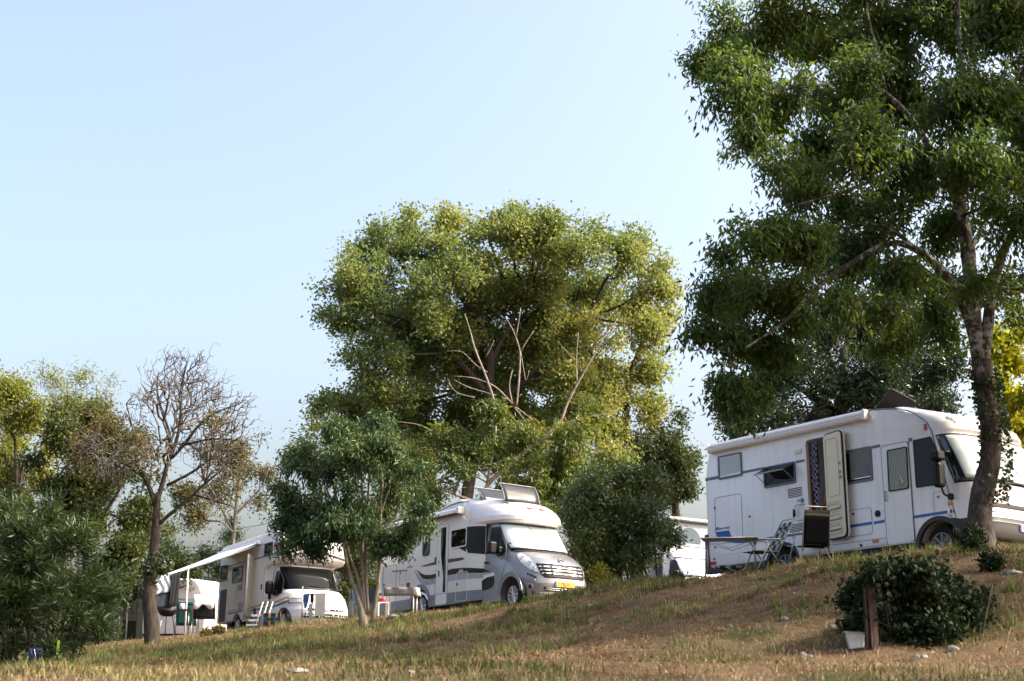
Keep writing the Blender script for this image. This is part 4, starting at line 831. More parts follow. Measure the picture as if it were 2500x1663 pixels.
PFp('grille_rib', [(-.07, -.32, .32), (-.055, -.32, .32)], 'white', .016, .012, 26, 2, g2)
PFp('bonnet_gap', [(.215, -.66, .66), (.225, -.66, .66)], 'midgrey', .003, .006, 30); PFp('bonnet_seam', [(.245, -.30, -.295), (.65, -.29, -.285)], 'midgrey', .003, .006, 2)
xf = fc.pt(0, -.18, .02).x; b = MB(); b.box((xf - .02, .78, -.235), (xf, 1.30, -.125)); pl = b.build('number_plate', M_['plateW'], fv); b = MB(); b.box((xf + .001, .782, -.232), (xf + .003, .83, -.128)); b.build('plate_band', M_['euro'], pl)
text('plate_letters', 'NZ·D', .10, M_['ink'], pl, FRONT(xf + .002, .845, -.215), width=.85)
b = MB(); b.tube([fc.pt(.45, .745, .03), fc.pt(.2, .76, .035), fc.pt(-.05, .80, .03)], .012, 5); b.build('wiper', M_['black'], fv)
# side: windows, door, stripes
sd2 = lambda z: 1.03 - fc.par(z)[2]
def fsp(name, pts, mt, out=.012, parent=fv, thick=.02):
    b = MB(); b.prism(pts, lambda p: Vector((p[0], sd2(p[1]) + .02 * max(0, p[0]) ** 3 - out, p[1])), lambda p: Vector((p[0], sd2(p[1]) + .02 * max(0, p[0]) ** 3 - out + thick, p[1]))); return b.build(name, mt, parent)
fwp = [(.12, .74), (.22, 1.28), (.42, 1.29), (.60, 1.18), (.82, .95), (.83, .68), (.74, .58), (.60, .60), (.52, .70)]
w = fsp('side_window', [(.49 + (x - .49) * .94, .95 + (z - .95) * .94) for x, z in fwp], M_['glass'], .014); fsp('window_seal', fwp, M_['black'], .009, w)
b = MB(); b.tube([Vector((.47, sd2(.75) - .016, .74)), Vector((.50, sd2(1.2) - .016, 1.25))], .014, 4); b.build('quarter_bar', M_['dark'], w)
mr = MB(); mr.box((.16, -.22, .60), (.36, .0, .98)); mr = mr.build('wing_mirror', M_['black'], fv, bevel=.07, seg=3); b = MB(); b.box((.35, -.05, .56), (.58, .08, .70)); b.build('mirror_foot', M_['black'], mr, bevel=.03)
P_ = [Vector((x, sd2(z) + .02 * max(0, x) ** 3 - .004, z)) for x, z in ((-.01, -.12), (.0, .55), (.06, 1.30), (.20, 1.42), (.50, 1.38))]; b = MB(); b.tube(P_, .007, 4); b.build('cab_door_seam', M_['dark'], fv)
seam('body_seam', [(-.42, .02), (-.425, 1.5)], fv, M_['midgrey'], .006, closed=False)
b = MB(); b.box((.0, -.03, .48), (.08, .05, .66)); b.build('door_handle', M_['black'], fv, bevel=.015)
ysF = lambda x: 0.0 if x < -.43 else .03 + .02 * max(0, x) ** 3
yl = [(-1.25, .345), (-1.0, .375), (-.5, .385), (0, .375), (.5, .40), (1.0, .455), (1.30, .475)]; bl = [(-1.25, .255), (-1.0, .275), (-.5, .275), (0, .265), (.5, .29), (1.0, .34), (1.30, .365)]
band('yellow_stripe', yl, [(x, z - .045) for x, z in yl], M_['yellow'], fv, .006, ysF, 40); band('blue_stripe', bl, [(x, z - .045) for x, z in bl], M_['blue'], fv, .006, ysF, 40)
band('yellow_stripe', [(-3.1, .38), (-1.9, .37)], [(-3.1, .335), (-1.9, .325)], M_['yellow'], fv, .006, n=4); band('blue_stripe', [(-3.1, .305), (-1.9, .30)], [(-3.1, .26), (-1.9, .255)], M_['blue'], fv, .006, n=4)
band('grey_stripe', [(-4.0, 1.775), (-1.9, 1.78)], [(-4.0, 1.745), (-1.9, 1.75)], M_['slate'], fv, .006, n=4); band('grey_stripe', [(-1.3, 1.785), (1.0, 1.80)], [(-1.3, 1.75), (1.0, 1.765)], M_['slate'], fv, .006, n=4)
for x0, z0, x1, z1 in ((-3.96, 1.32, -3.38, 1.80), (-2.92, 1.18, -2.10, 1.68)):
    window(fv, lambda i: rr(x0 + i, z0 + i, x1 - i, z1 - i, .03), .05, M_['slate'], M_['glass'])
aw_ = window(fv, lambda i: rr(-.50 + i, 1.785 + i, .10 - i, 2.15 - i, .03), .05, M_['slate'], M_['glassgrey'])
b = MB(); b.box((-.46, -.02, 1.955), (.06, -.012, 1.975)); b.build('window_bar', M_['slate'], aw_)
b = MB(); b.grid([[Vector((-.50, -.02, 2.15)), Vector((.10, -.02, 2.15))], [Vector((-.50, -.42, 2.02)), Vector((.10, -.42, 2.02))]]); f_ = b.build('window_flap', M_['smoke'], aw_); f_.modifiers.new('s', 'SOLIDIFY').thickness = .016
rw_ = MB(); rw_.grid([[Vector((-3.95, -.02, 1.80)), Vector((-3.4, -.02, 1.80))], [Vector((-3.95, -.46, 1.68)), Vector((-3.4, -.46, 1.68))]]); f_ = rw_.build('window_flap', M_['smoke'], fv); f_.modifiers.new('s', 'SOLIDIFY').thickness = .016
ring('door_frame', rr(-1.93, -.04, -1.25, 1.92, .06), rr(-1.88, .0, -1.30, 1.87, .05), M_['white'], fv, .012, -.02)
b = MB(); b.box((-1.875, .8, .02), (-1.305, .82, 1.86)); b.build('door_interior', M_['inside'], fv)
Md = Matrix.Translation((-1.30, -.02, .03)) @ Matrix.Rotation(R(-37), 4, 'Z')
b = MB(); b.prism(rr(0, 0, .55, 1.84, .06), lambda p: Md @ Vector((p[0], -.025, p[1])), lambda p: Md @ Vector((p[0], .025, p[1]))); dr = b.build('entry_door', M_['ivory'], fv, bevel=.01)
for z0 in (.15, .5, .85):
    b = MB(); b.box((.08, -.07, z0), (.45, -.026, z0 + .1), Md); b.build('door_shelf', M_['ivory'], dr, bevel=.01)
b = MB(); b.tube([Md @ Vector((.56, 0, .05)), Md @ Vector((.56, 0, 1.80))], .03, 6); b.build('door_edge', M_['white'], dr)
b = MB(); b.box((-2.42, -.02, .93), (-2.12, -.002, 1.10)); b.build('vent_grille', M_['midgrey'], fv); b = MB(); b.box((-2.3, -.02, .32), (-1.95, -.002, .55)); b.build('vent_grille', M_['midgrey'], fv)
sp('locker_door', rr(-3.84, .06, -3.33, 1.055, .04), M_['dark'], fv, .01)
b = MB(); b.tube([(-.55, -.012, .80), (-.57, -.012, .98), (-.52, -.012, .90), (-.60, -.012, .90)], .014, 4); b.tube([(-.54, -.012, .88), (-.63, -.012, .84)], .01, 4); b.build('lizard_ornament', M_['brown'], fv)
for k in range(5): 
    b = MB(); b.tube([(.2 + .13 * k, -.01, 1.95 + .03 * (k % 2)), (.28 + .13 * k, -.01, 2.12 - .04 * (k % 3)), (.32 + .13 * k, -.01, 1.98)], .02, 4); b.build('red_lettering', M_['red'], fv)
# awning: case, cloth, front rail, legs
b = MB(); b.prism([(-.0, 2.27), (-.12, 2.27), (-.14, 2.17), (-.0, 2.15)], lambda p: Vector((-4.05, p[0], p[1])), lambda p: Vector((-.74, p[0], p[1]))); b.build('awning_case', M_['white'], fv, bevel=.012)
rows = [[Vector((-4.02 + 3.22 * k / 8, -.10 - 2.85 * i / 8, 2.22 - 1.22 * (i / 8) - .05 * math.sin(math.pi * i / 8))) for k in range(9)] for i in range(9)]
b = MB(); b.grid(rows); aw = b.build('awning_cloth', M_['awning'], fv); aw.modifiers.new('s', 'SOLIDIFY').thickness = .012
b = MB(); b.box((-4.05, -3.0, .92), (-.76, -2.93, 1.06)); b.build('awning_rail', M_['white'], aw)
b = MB(); b.tube([(-.79, -.1, 2.14), (-.80, -1.5, 1.53), (-.80, -2.93, .95)], .028, 5); b.build('awning_arm', M_['slate'], aw)
for x, y_, z_ in ((-.80, -2.20, 1.28), (-3.95, -2.9, .99)):
    wp = PF @ Vector((x, y_, 1.0)); zg = g1(wp.x, wp.y)
    loc = PF.inverted() @ Vector((wp.x, wp.y, zg)); b = MB(); b.tube([(x, y_, z_), loc], .026, 6); b.build('awning_leg', M_['white'], fv)

# ------------------------------------------------------------------ 4. camper van with raised roof behind the round bush
PV = pose((0.53875005, -0.84177161, 0.03418985), (0.84239417, 0.53773183, -0.03487909), (0.01097526, 0.04759244, 0.99880654), (5.13053546, 48, 2.73697188))
vv = empty('camper_van', PV, 'white camper van with raised tent roof parked behind the round bush', 'camper van')
vL = [(-.95, -.1, 1.62, 1.0, 4.), (-.6, -.1, 1.70, 1.0, 4.), (-.3, -.1, 1.62, 1.0, 3.6), (-.1, -.1, 1.40, .99, 3.4), (.03, -.1, 1.10, .97, 3.4), (.12, -.1, .98, .96, 3.6), (.4, -.1, .72, .93, 3.8), (.70, -.1, .46, .90, 4), (.78, -.1, .40, .90, 4), (.95, -.1, .22, .90, 4), (1.15, -.1, -.0, .88, 4)]
vn = Nose(.98, vL); vn.solid('cab', M_['white'], vv, 50, 50, cuts=(disc_cut(.85, -.75, .40),))
b = MB(); prof = [(-4.0, -.95), (-4.05, .6), (-4.0, 1.1), (-3.9, 1.18), (-.2, 1.2), (-.06, 1.15), (-.06, -.95)]; b.prism(prof, lambda p: Vector((p[0], .0, p[1])), lambda p: Vector((p[0], 1.96, p[1])))
dc = MB(); dc.box((-1.02, -.2, -.8), (-.16, 1.2, .78)); b.build('body', M_['white'], vv, bevel=.05, cuts=(dc, disc_cut(-3.1, -.75, .40)), auto=True)
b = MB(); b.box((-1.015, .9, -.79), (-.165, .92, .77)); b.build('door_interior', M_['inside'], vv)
sp('sliding_door', rr(-2.0, -.8, -1.05, .80, .08), M_['white'], vv, .05, -.03); sp('rear_side_window', rr(-1.9, .05, -1.15, .62, .08), M_['glass'], vv, .055, .03)
b = MB(); b.grid([[Vector((-.62 + .05 * k + .04 * math.sin(k + i * .6), .1 + .03 * math.sin(k * 2), .45 - .12 * i)) for k in range(7)] for i in range(8)]); cl = b.build('hanging_towel', M_['cloth_blue'], None); cl.parent = None; cl.matrix_world = PV; tag(cl, 'blue cloth hanging in the open sliding door of the camper van', 'towel')
wheel(vv, .85, -.75, .33, .06, .2, 8); wheel(vv, -3.1, -.75, .33, .06, .2, 8)
vp = lambda name, rows, mt, off=.01, th=.014, parent=vv: vn.patch(name, rows, M_[mt], parent, off, th, 30, 3)
vp('windscreen_seal', [(.02, -.62, .62), (.2, -.66, .66), (.4, -.68, .68), (.725, -.68, .68)], 'black', .006, .01); vp('sun_blind', [(.07, -.59, .59), (.3, -.65, .65), (.665, -.66, .66)], 'blind', .011, .008); vp('windscreen', [(.04, -.61, .61), (.3, -.66, .66), (.70, -.67, .67)], 'pane', .018, .004)
vp('roof_line', [(.985, -.75, .75), (1.0, -.75, .75)], 'midgrey', .004, .008); vp('bonnet_gap', [(-.32, -.7, .7), (-.31, -.7, .7)], 'midgrey', .003, .006)
for s_ in (-1, 1): vn.patch('headlight', [(-.30, .60 * s_ - .1, .60 * s_ + .1), (-.05, .66 * s_ - .05, .66 * s_ + .05)], M_['lens'], vv, .01, .014, 8)
vsd = lambda z: .98 - vn.par(z)[2]
def vsp(name, pts, mt, out, parent): 
    b = MB(); b.prism(pts, lambda p: Vector((p[0], vsd(p[1]) - out, p[1])), lambda p: Vector((p[0], vsd(p[1]) - out + .02, p[1]))); return b.build(name, mt, parent)
wp_ = [(.14, .02), (.16, .62), (.40, .63), (.52, .55), (.78, .15), (.80, .0), (.7, -.05), (.2, -.04)]
w = vsp('side_window', [(.45 + (x - .45) * .93, .29 + (z - .29) * .93) for x, z in wp_], M_['glassgrey'], .014, vv); vsp('window_seal', wp_, M_['black'], .009, w)
mr = MB(); mr.box((.60, -.2, -.02), (.74, -.0, .24)); mr.build('wing_mirror', M_['black'], vv, bevel=.04)
b = MB(); P4 = lambda x, y, z: Vector((x, y, z))
r0 = [P4(.02, .12, 1.17), P4(.02, 1.80, 1.17), P4(-2.2, 1.8, 1.17), P4(-2.2, .12, 1.17)]; r1_ = [P4(.10, .16, 2.02), P4(.10, 1.78, 2.05), P4(-2.2, 1.78, 1.30), P4(-2.2, .14, 1.30)]
b.add(r0 + r1_, [(0, 1, 5, 4), (1, 2, 6, 5), (2, 3, 7, 6), (3, 0, 4, 7)]); tn = b.build('roof_tent', M_['tent'], vv)
b = MB(); pts = [(.98 + .52 * math.cos(math.pi * k / 18), 1.30 + .50 * math.sin(math.pi * k / 18)) for k in range(19)]; b.prism(pts, lambda p: Vector((.045 + .08 * (p[1] - 1.17) / .85, p[0], p[1])), lambda p: Vector((.025 + .08 * (p[1] - 1.17) / .85, p[0], p[1]))); b.build('tent_window', M_['tentmesh'], tn)
b = MB(); b.prism([(.26, 2.03), (.22, 2.11), (-2.3, 1.37), (-2.3, 1.27)], lambda p: Vector((p[0], .04, p[1])), lambda p: Vector((p[0], 1.92, p[1]))); b.build('roof_lid', M_['white'], vv, bevel=.03)
b = MB(); b.prism([(.22, 1.985), (.20, 2.03), (-2.2, 1.29), (-2.2, 1.26)], lambda p: Vector((p[0], .09, p[1])), lambda p: Vector((p[0], 1.87, p[1]))); b.build('lid_lining', M_['dark'], vv)

# ------------------------------------------------------------------ 5. touring caravan and the shaded camper at the far left
def local_at(px, py, Y, hd): 
    p = at(px, py, Y); h = R(hd); f = Vector((math.cos(h), math.sin(h), 0)); l = Vector((-math.sin(h), math.cos(h), 0)); return pose(f, l, (0, 0, 1), (p.x, p.y, p.z - EYE))
PC = local_at(378, 1562, 50, -14)
cv = empty('caravan', PC, 'white touring caravan with a red emblem behind the folding chairs', 'caravan')
prof = [(-.6, .12), (-.7, .6), (-.62, 1.6), (-.45, 1.95), (-.1, 2.08), (1.2, 2.07), (1.42, 2.0), (1.58, 1.84), (1.70, 1.55), (1.82, 1.30), (1.86, .75), (1.80, .3), (1.70, .12)]
b = MB(); b.prism(prof, lambda p: Vector((p[0], 0, p[1])), lambda p: Vector((p[0], 2.1, p[1]))); b.build('body', M_['white'], cv, bevel=.06, seg=3, auto=True)
band('roof_edge', [(.6, 1.40), (1.74, 1.34)], [(.6, 1.36), (1.74, 1.30)], M_['slate'], cv, .006, n=4); band('lower_strip', [(-.6, .20), (1.74, .20)], [(-.6, .14), (1.74, .14)], M_['black'], cv, .006, n=3)
band('lower_strip', [(-.55, .06), (1.7, .06)], [(-.55, .0), (1.7, .0)], M_['white'], cv, .004, n=3)
text('brand_name', 'tego', .22, M_['midgrey'], cv, SIDE(1.02, 1.66), shear=.2)
band('brand_emblem', [(.66, 1.72), (.80, 1.82), (.95, 1.80), (1.08, 1.86)], [(.66, 1.68), (.80, 1.70), (.95, 1.74), (1.08, 1.82)], M_['red'], cv, .008, n=10)
wn = window(cv, lambda i: rr(-.4 + i, .95 + i, .55 - i, 1.5 - i, .06), .04, M_['slate'], M_['glassgrey'])
for x in (-.2, .9): wheel(cv, x, .0, .28, .05, .18, 6, 'grey')
b = MB(); b.box((1.74, .1, 1.1), (1.9, .3, 1.32)); b.build('marker_lamp', M_['white'], cv, bevel=.03)

PA = local_at(323, 1590, 55, 172)
ca = empty('motorhome', PA, 'white overcab camper in deep shade facing left behind the ivy-clad trunk', 'motorhome')
# its nose is at local x = 0 and the side we see is the far (+y) one, so the body is built from y = -2 to y = 0 turned about
prof = [(-2.7, .35), (-2.75, 2.45), (-2.6, 2.6), (-.9, 2.62), (-.25, 2.55), (.02, 2.36), (.03, 2.12), (-.25, 1.92), (-.62, 1.82), (-.8, 1.7), (-.85, .35)]
b = MB(); b.prism(prof, lambda p: Vector((p[0], 0, p[1])), lambda p: Vector((p[0], -2.0, p[1]))); b.build('body', M_['white'], ca, bevel=.08, seg=3, auto=True)
an = Nose(-1.0, [(.25, -.9, .10, .93, 3.6), (.6, -.9, .16, .93, 3.6), (.85, -.9, .08, .93, 3.4), (1.05, -.9, -.12, .92, 3.4), (1.15, -.9, -.3, .9, 3.4), (1.75, -.9, -.62, .85, 3.8)])
an.solid('cab', M_['white'], ca, 40, 44)
an.patch('windscreen', [(1.15, -.62, .62), (1.70, -.68, .68)], M_['glass'], ca, .01, .014, 30)
b = MB(); b.prism([(-.80, 1.05), (-.80, 1.62), (-.55, 1.62), (-.28, 1.12), (-.33, 1.04)], lambda p: Vector((p[0], -.06, p[1])), lambda p: Vector((p[0], -.10, p[1]))); b.build('side_window', M_['glass'], ca)
mr = MB(); mr.box((-.22, .02, 1.18), (-.06, .22, 1.74)); mr.build('wing_mirror', M_['white'], ca, bevel=.05, seg=3)
b = MB(); n = 18; q = lambda r_, k, y: Vector((-.62 + r_ * math.cos(math.pi * k / n), y, .32 + r_ * math.sin(math.pi * k / n)))
b.grid([[q(.36, k, -.1) for k in range(n + 1)], [q(.36, k, .06) for k in range(n + 1)], [q(.50, k, .04) for k in range(n + 1)], [q(.50, k, -.1) for k in range(n + 1)]]); b.build('wheel_arch_trim', M_['white'], ca)
b = MB(); b.lathe([(0, 0), (.3, 0), (.31, .05), (.31, .2)], Matrix.Translation((-.62, -.02, .30)) @ Matrix.Rotation(R(90), 4, 'X'), 20); b.build('wheel', M_['rubber'], ca)
for k, z in enumerate((1.0, .93)): b = MB(); b.box((-.9, -.055, z), (-.1, -.045, z + .02)); b.build('side_line', M_['black'], ca)
PT = local_at(294, 1574, 47, 0)
ut = empty('utility_tent', PT, 'dark narrow tent standing in the shade left of the ivy-clad trunk', 'tent')
b = MB(); b.prism([(0, 0), (.50, 0), (.47, 1.78), (.40, 1.95), (.10, 1.95), (.03, 1.78)], lambda p: Vector((p[0], 0, p[1])), lambda p: Vector((p[0], .8, p[1]))); b.build('tent_cloth', pm('deep_green_tent', (.008, .010, .008), .9), ut, bevel=.03)
b = MB(); b.box((.06, -.012, .75), (.44, -.002, 1.45)); b.build('tent_flap', pm('flap_cloth', (.05, .048, .042), .9), ut)
b = MB(); b.tube([(-.06, -.1, -.1), (-.06, -.1, 1.9)], .014, 5); b.build('tent_pole', M_['alu'], ut)
# ================================================================== TREES AND SHRUBS
def lobe3(lobes, Y, dY, rs):
    """(px, py, radius px [, Y]) -> centres and radii in metres, spread in depth"""
    C, Rr = [], []
    for l in lobes:
        y = l[3] if len(l) > 3 else Y + rs.uniform(-dY, dY)
        C.append(at(l[0], l[1], y)); Rr.append(l[2] * mpp(y))
    return np.array(C), np.array(Rr)
def sample_tips(C, Rr, n, rs, shell=2.2, gap=.0, gscale=.9, flat=1.0, sub=17, shoots=.06, csize=(.22, .46), wt=None):
    """tips gathered in many small uneven clumps over each lobe, with stray shoots and gaps between"""
    cc, cr, cd, ww_ = [], [], [], []
    for c, r_ in zip(C, Rr):
        m = max(4, int(sub * rs.uniform(.7, 1.3))); d = norm(rs.normal(size=(m, 3))); q = rs.uniform(.12, 1.0, m) ** .6
        cc.append(c + d * (q * r_ * rs.uniform(.80, 1.08, m))[:, None]); cr.append(r_ * rs.uniform(csize[0], csize[1], m)); cd.append(d)
        if wt is not None: ww_.append(np.full(m, wt[len(ww_)]))
    cc, cr, cd = np.concatenate(cc), np.concatenate(cr), np.concatenate(cd)
    w = cr ** 2.2 * (np.concatenate(ww_) if wt is not None else 1); k = rs.choice(len(cc), n * 2, p=w / w.sum()); d = norm(rs.normal(size=(n * 2, 3)) + cd[k] * .35)
    r_ = cr[k] * rs.rand(n * 2) ** (1 / shell); st = rs.rand(n * 2) < shoots; r_ = np.where(st, cr[k] * rs.uniform(1.0, 1.6, n * 2), r_)
    d = norm(d + cd[k] * np.where(st, .8, 0)[:, None] + np.array([0, 0, 1]) * np.where(st, .5, 0)[:, None])
    P = cc[k] + d * r_[:, None] * np.array([1, 1, .85]); D = norm(d + cd[k])
    m = vnoise(P / gscale + 31.7) > gap
    return P[m][:n], D[m][:n], k[m][:n]
class Skel:
    def __init__(s, limbs):
        s.P, s.par, s.R = [], [], []
        for L in limbs:                       # limb: list of (point, radius); joins the nearest earlier node
            prev = -1
            if s.P: prev = int(np.argmin(((np.array(s.P) - np.array(L[0][0])) ** 2).sum(1)))
            pts = [L[0]]
            for a, b in zip(L[:-1], L[1:]):
                n = max(1, int((Vector(b[0]) - Vector(a[0])).length / .35))
                for i in range(1, n + 1): pts.append((Vector(a[0]).lerp(Vector(b[0]), i / n), a[1] + (b[1] - a[1]) * i / n))
            for p, r_ in pts: s.P.append(tuple(p)); s.par.append(prev); s.R.append(r_); prev = len(s.P) - 1
        s.n0 = len(s.P)
    def grow(s, tips, rs, step=.45, sag=.06, jit=.05, bias=.25, from_=None):
        N = len(s.P) + len(tips) * 14; P = np.zeros((N, 3)); D = np.zeros(N); n = len(s.P); P[:n] = s.P
        par = list(s.par)
        for i in range(n):
            if par[i] >= 0: D[i] = D[par[i]] + np.linalg.norm(P[i] - P[par[i]])
        start = from_ or 0
        order = np.argsort(((tips - P[max(0, s.n0 // 3)]) ** 2).sum(1)); s.ends = np.zeros(len(tips), int)
        for t in order:
            q = tips[t]; dd = np.sqrt(((P[start:n] - q) ** 2).sum(1)); j = start + int(np.argmin(dd + bias * D[start:n])); L = dd[j - start]
            m = min(12, max(1, int(L / step))); a = P[j].copy(); pr = j; bend = rs.normal(0, jit * L, 3)
            for i in range(1, m + 1):
                u = i / m; p = a + (q - a) * u + bend * math.sin(math.pi * u); p[2] += sag * L * math.sin(math.pi * u)
                if i < m: p += rs.normal(0, jit * step, 3)
                P[n] = p; par.append(pr); D[n] = D[pr] + L / m; pr = n; n += 1
            s.ends[t] = n - 1
        s.P = [tuple(p) for p in P[:n]]; s.par = par
        cnt = np.zeros(n); cnt[s.ends] = 1
        for i in range(n - 1, s.n0 - 1, -1):
            if par[i] >= 0: cnt[par[i]] += cnt[i]
        s.cnt = cnt; return s
    def twig_mesh(s, name, mt, parent, r0=.006, pw=.45, rmax=.09, M=None):
        n = len(s.P); P = np.array(s.P); par = np.array(s.par); i = np.arange(s.n0, n)
        if len(i) == 0: return None
        r_ = np.minimum(r0 * np.maximum(s.cnt, 1) ** pw, rmax)
        for k in range(s.n0, n):               # a branch is never thicker than what carries it
            lim = s.R[par[k]] * .8 if par[k] < s.n0 else r_[par[k]]
            if r_[k] > lim: r_[k] = lim
        A, B = P[par[i]], P[i]; ra = np.where(par[i] < s.n0, r_[i], r_[par[i]]); rb = r_[i]
        d = norm(B - A); ref = np.where(np.abs(d[:, 2:3]) < .9, [[0, 0, 1.]], [[1., 0, 0]]); u = norm(np.cross(d, ref)); v = np.cross(d, u)
        V = []
        for X, rr_ in ((A, ra), (B, rb)):
            for k in range(3):
                a = 2 * math.pi * k / 3; V.append(X + (u * math.cos(a) + v * math.sin(a)) * rr_[:, None])
        V = np.stack(V, 1).reshape(-1, 3); b_ = np.arange(len(i))[:, None] * 6
        F = np.stack([b_ + f for f in ([0, 1, 4], [0, 4, 3], [1, 2, 5], [1, 5, 4], [2, 0, 3], [2, 3, 5])], 1).reshape(-1, 3)
        o = soup(name, V, F, np.zeros(len(F)), mt, parent, M); o['kind'] = 'stuff'; return o
def rough_tube(limbs, name, mt, parent, M, rs, n=11, amp=.10):
    b = MB()
    for L in limbs:
        P = []; rad = []
        for a, c in zip(L[:-1], L[1:]):
            k = max(2, int((Vector(c[0]) - Vector(a[0])).length / .16))
            for i in range(k): P.append(Vector(a[0]).lerp(Vector(c[0]), i / k)); rad.append(a[1] + (c[1] - a[1]) * i / k)
        P.append(Vector(L[-1][0])); rad.append(L[-1][1])
        for _ in range(3): P = [P[0]] + [(P[i - 1] + P[i] * 2 + P[i + 1]) / 4 for i in range(1, len(P) - 1)] + [P[-1]]
        s0 = len(b.v); b.tube(P, rad, n)
        for i in range(s0, len(b.v)):
            v = Vector(b.v[i]); c = P[(i - s0) // n]; r_ = rad[(i - s0) // n]
            q = fbm(np.array([[v.x * 6 + 3, v.y * 6, v.z * 2.4]]), 3)[0] - .5
            b.v[i] = tuple(c + (v - c) * (1 + amp * 4 * q))
    Mi = M.inverted(); b.v = [tuple(Mi @ Vector(v)) for v in b.v]
    return b.build(name, mt, parent)
LEAFSH = {'kite': ([(0, 0), (.42, -.5), (1, 0), (.42, .5)], [(0, 1, 2), (0, 2, 3)]),
          'lance': ([(0, 0), (.25, -.42), (.62, -.40), (1, 0), (.62, .40), (.25, .42)], [(0, 1, 5), (1, 2, 4), (1, 4, 5), (2, 3, 4)]),
          'broad': ([(0, 0), (.2, -.5), (.6, -.48), (1, 0), (.6, .48), (.2, .5)], [(0, 1, 5), (1, 2, 4), (1, 4, 5), (2, 3, 4)])}
def leaf_cloud(name, tips, dirs, mt, parent, M, rs, K=12, L=.12, W=.045, spread=.28, droop=.3, along=.5, tl=.5, shape='kite', curl=.15, clump=1.2, tvar=.18, tmid=.45, singles=0, up=.25, keep=None, tgrad=0.0):
    n = len(tips); T = np.repeat(tips, K, 0); Dn = np.repeat(dirs, K, 0)
    s_ = rs.rand(n * K)[:, None]
    B = T - Dn * s_ * along + rs.normal(0, spread * .5, (n * K, 3)) * np.array([1, 1, .8])
    ax = norm(Dn * tl + norm(rs.normal(size=(n * K, 3))) + np.array([0, 0, -droop])); nr = norm(rs.normal(size=(n * K, 3)) + np.array([0, 0, up * 2])); sd_ = norm(np.cross(ax, nr)); nr = np.cross(sd_, ax)
    ll = (L * (.65 + .6 * rs.rand(n * K)))[:, None]; ww = ll * (W / L)
    t = np.clip(tmid + (vnoise(B / clump + 9.1) - .5) * 1.1 * tvar * 3 + rs.normal(0, tvar, n * K) + tgrad * (B[:, 0] - tips[:, 0].mean()), 0, 1)
    sh, fc_ = LEAFSH[shape]
    if keep is not None:
        kk = keep(B); B, ax, nr, sd_, ll, ww, t = B[kk], ax[kk], nr[kk], sd_[kk], ll[kk], ww[kk], t[kk]
    m = len(B); one = np.zeros(m, bool)
    if singles:
        sc_ = ll[:, 0] / np.linalg.norm(B - np.array([0, 0, EYE]), axis=1) + rs.rand(m) * .0015; vis = (np.abs(B[:, 0] / B[:, 1]) < .35); sc_[~vis] = 0
        one[np.argsort(-sc_)[:singles]] = True
    V = np.stack([B + ax * ll * x + sd_ * ww * y + nr * ll * (-curl * x * x + abs(y) * .35 * (W / L)) for x, y in sh], 1)
    idx = np.where(~one)[0]; nv = len(sh)
    F = np.stack([np.arange(len(idx))[:, None] * nv + list(f) for f in fc_], 1).reshape(-1, 3)
    o = soup(name, V[idx].reshape(-1, 3), F, np.repeat(t[idx], len(fc_)), mt, parent, M); o['kind'] = 'stuff'
    if singles:
        Mi = M.inverted(); mes = []
        for q in range(5):
            me = bpy.data.meshes.new('leaf'); me.from_pydata([(x, y * W / L, -curl * x * x + abs(y) * .35 * W / L) for x, y in sh], [], fc_); a = me.attributes.new('tint', 'FLOAT', 'FACE'); a.data.foreach_set('value', [(q + .5) / 5] * len(fc_)); me.materials.append(mt); mes.append(me)
        for i in np.where(one)[0]:
            lf = bpy.data.objects.new('leaf', mes[min(4, int(t[i] * 5))]); col.objects.link(lf); lf.parent = parent; s1 = float(ll[i, 0])
            lf.matrix_local = Mi @ Matrix([[*(float(v) for v in (ax[i, k] * s1, sd_[i, k] * s1, nr[i, k] * s1, B[i, k]))] for k in range(3)] + [[0, 0, 0, 1]])
    return o
def pxl(pts, Y, dy=None):
    """limb given as (px, py, radius px [, Y])"""
    return [(at(p[0], p[1], p[3] if len(p) > 3 else Y), p[2] * mpp(Y)) for p in pts]
def tree(name, label, cat, base, Y, limbs, lobes, ntips, leaf, bark, group=None, seed=1, dY=1.5, twig=.006, K=12, gap=.3, gscale=.9, shell=2.2, twigpar={}, wood=None, tips_grow=None, flat=1.0, sub=17, shoots=.06, csize=(.22, .46), wt=None, **lk):
    rs = np.random.RandomState(seed); b0 = on_ground(base[0], base[1] if base[1] else Y); M = Matrix.Translation(b0)
    o = empty(name, M, label, cat, group)
    LL = [pxl(l, Y) if not isinstance(l[0][0], Vector) else l for l in limbs]
    if LL:
        d0 = LL[0][0][0]; LL[0].insert(0, (Vector((d0.x, d0.y, g1(d0.x, d0.y) - .25)), LL[0][0][1] * 1.25))
        rough_tube(LL, 'trunk', bark, o, M, rs)
    C, Rr = lobe3(lobes, Y, dY, rs); T, D, k = sample_tips(C, Rr, ntips, rs, shell, gap, gscale, flat, sub, shoots, csize, wt)
    if LL:
        sk = Skel(LL); ng = tips_grow or len(T); sel = rs.permutation(len(T))[:ng]; sk.grow(T[sel] - D[sel] * .15, rs, **twigpar); sk.twig_mesh('twigs', wood or bark, o, twig, .40, M=M)
    if leaf is not None: leaf_cloud('foliage', T, D, leaf, o, M, rs, K=K, **lk)
    return o
BK = {}
BK['grey'] = bark_mat('grey_bark', (.020, .016, .013), (.095, .075, .060), (.28, .285, .26), 7, .46, 1.8)
BK['dark'] = bark_mat('dark_bark', (.018, .014, .011), (.075, .06, .048))
BK['pale'] = bark_mat('pale_smooth_bark', (.16, .125, .09), (.33, .28, .22), None, 5)
BK['dead'] = bark_mat('bleached_dead_wood', (.13, .10, .085), (.37, .31, .27), None, 6)
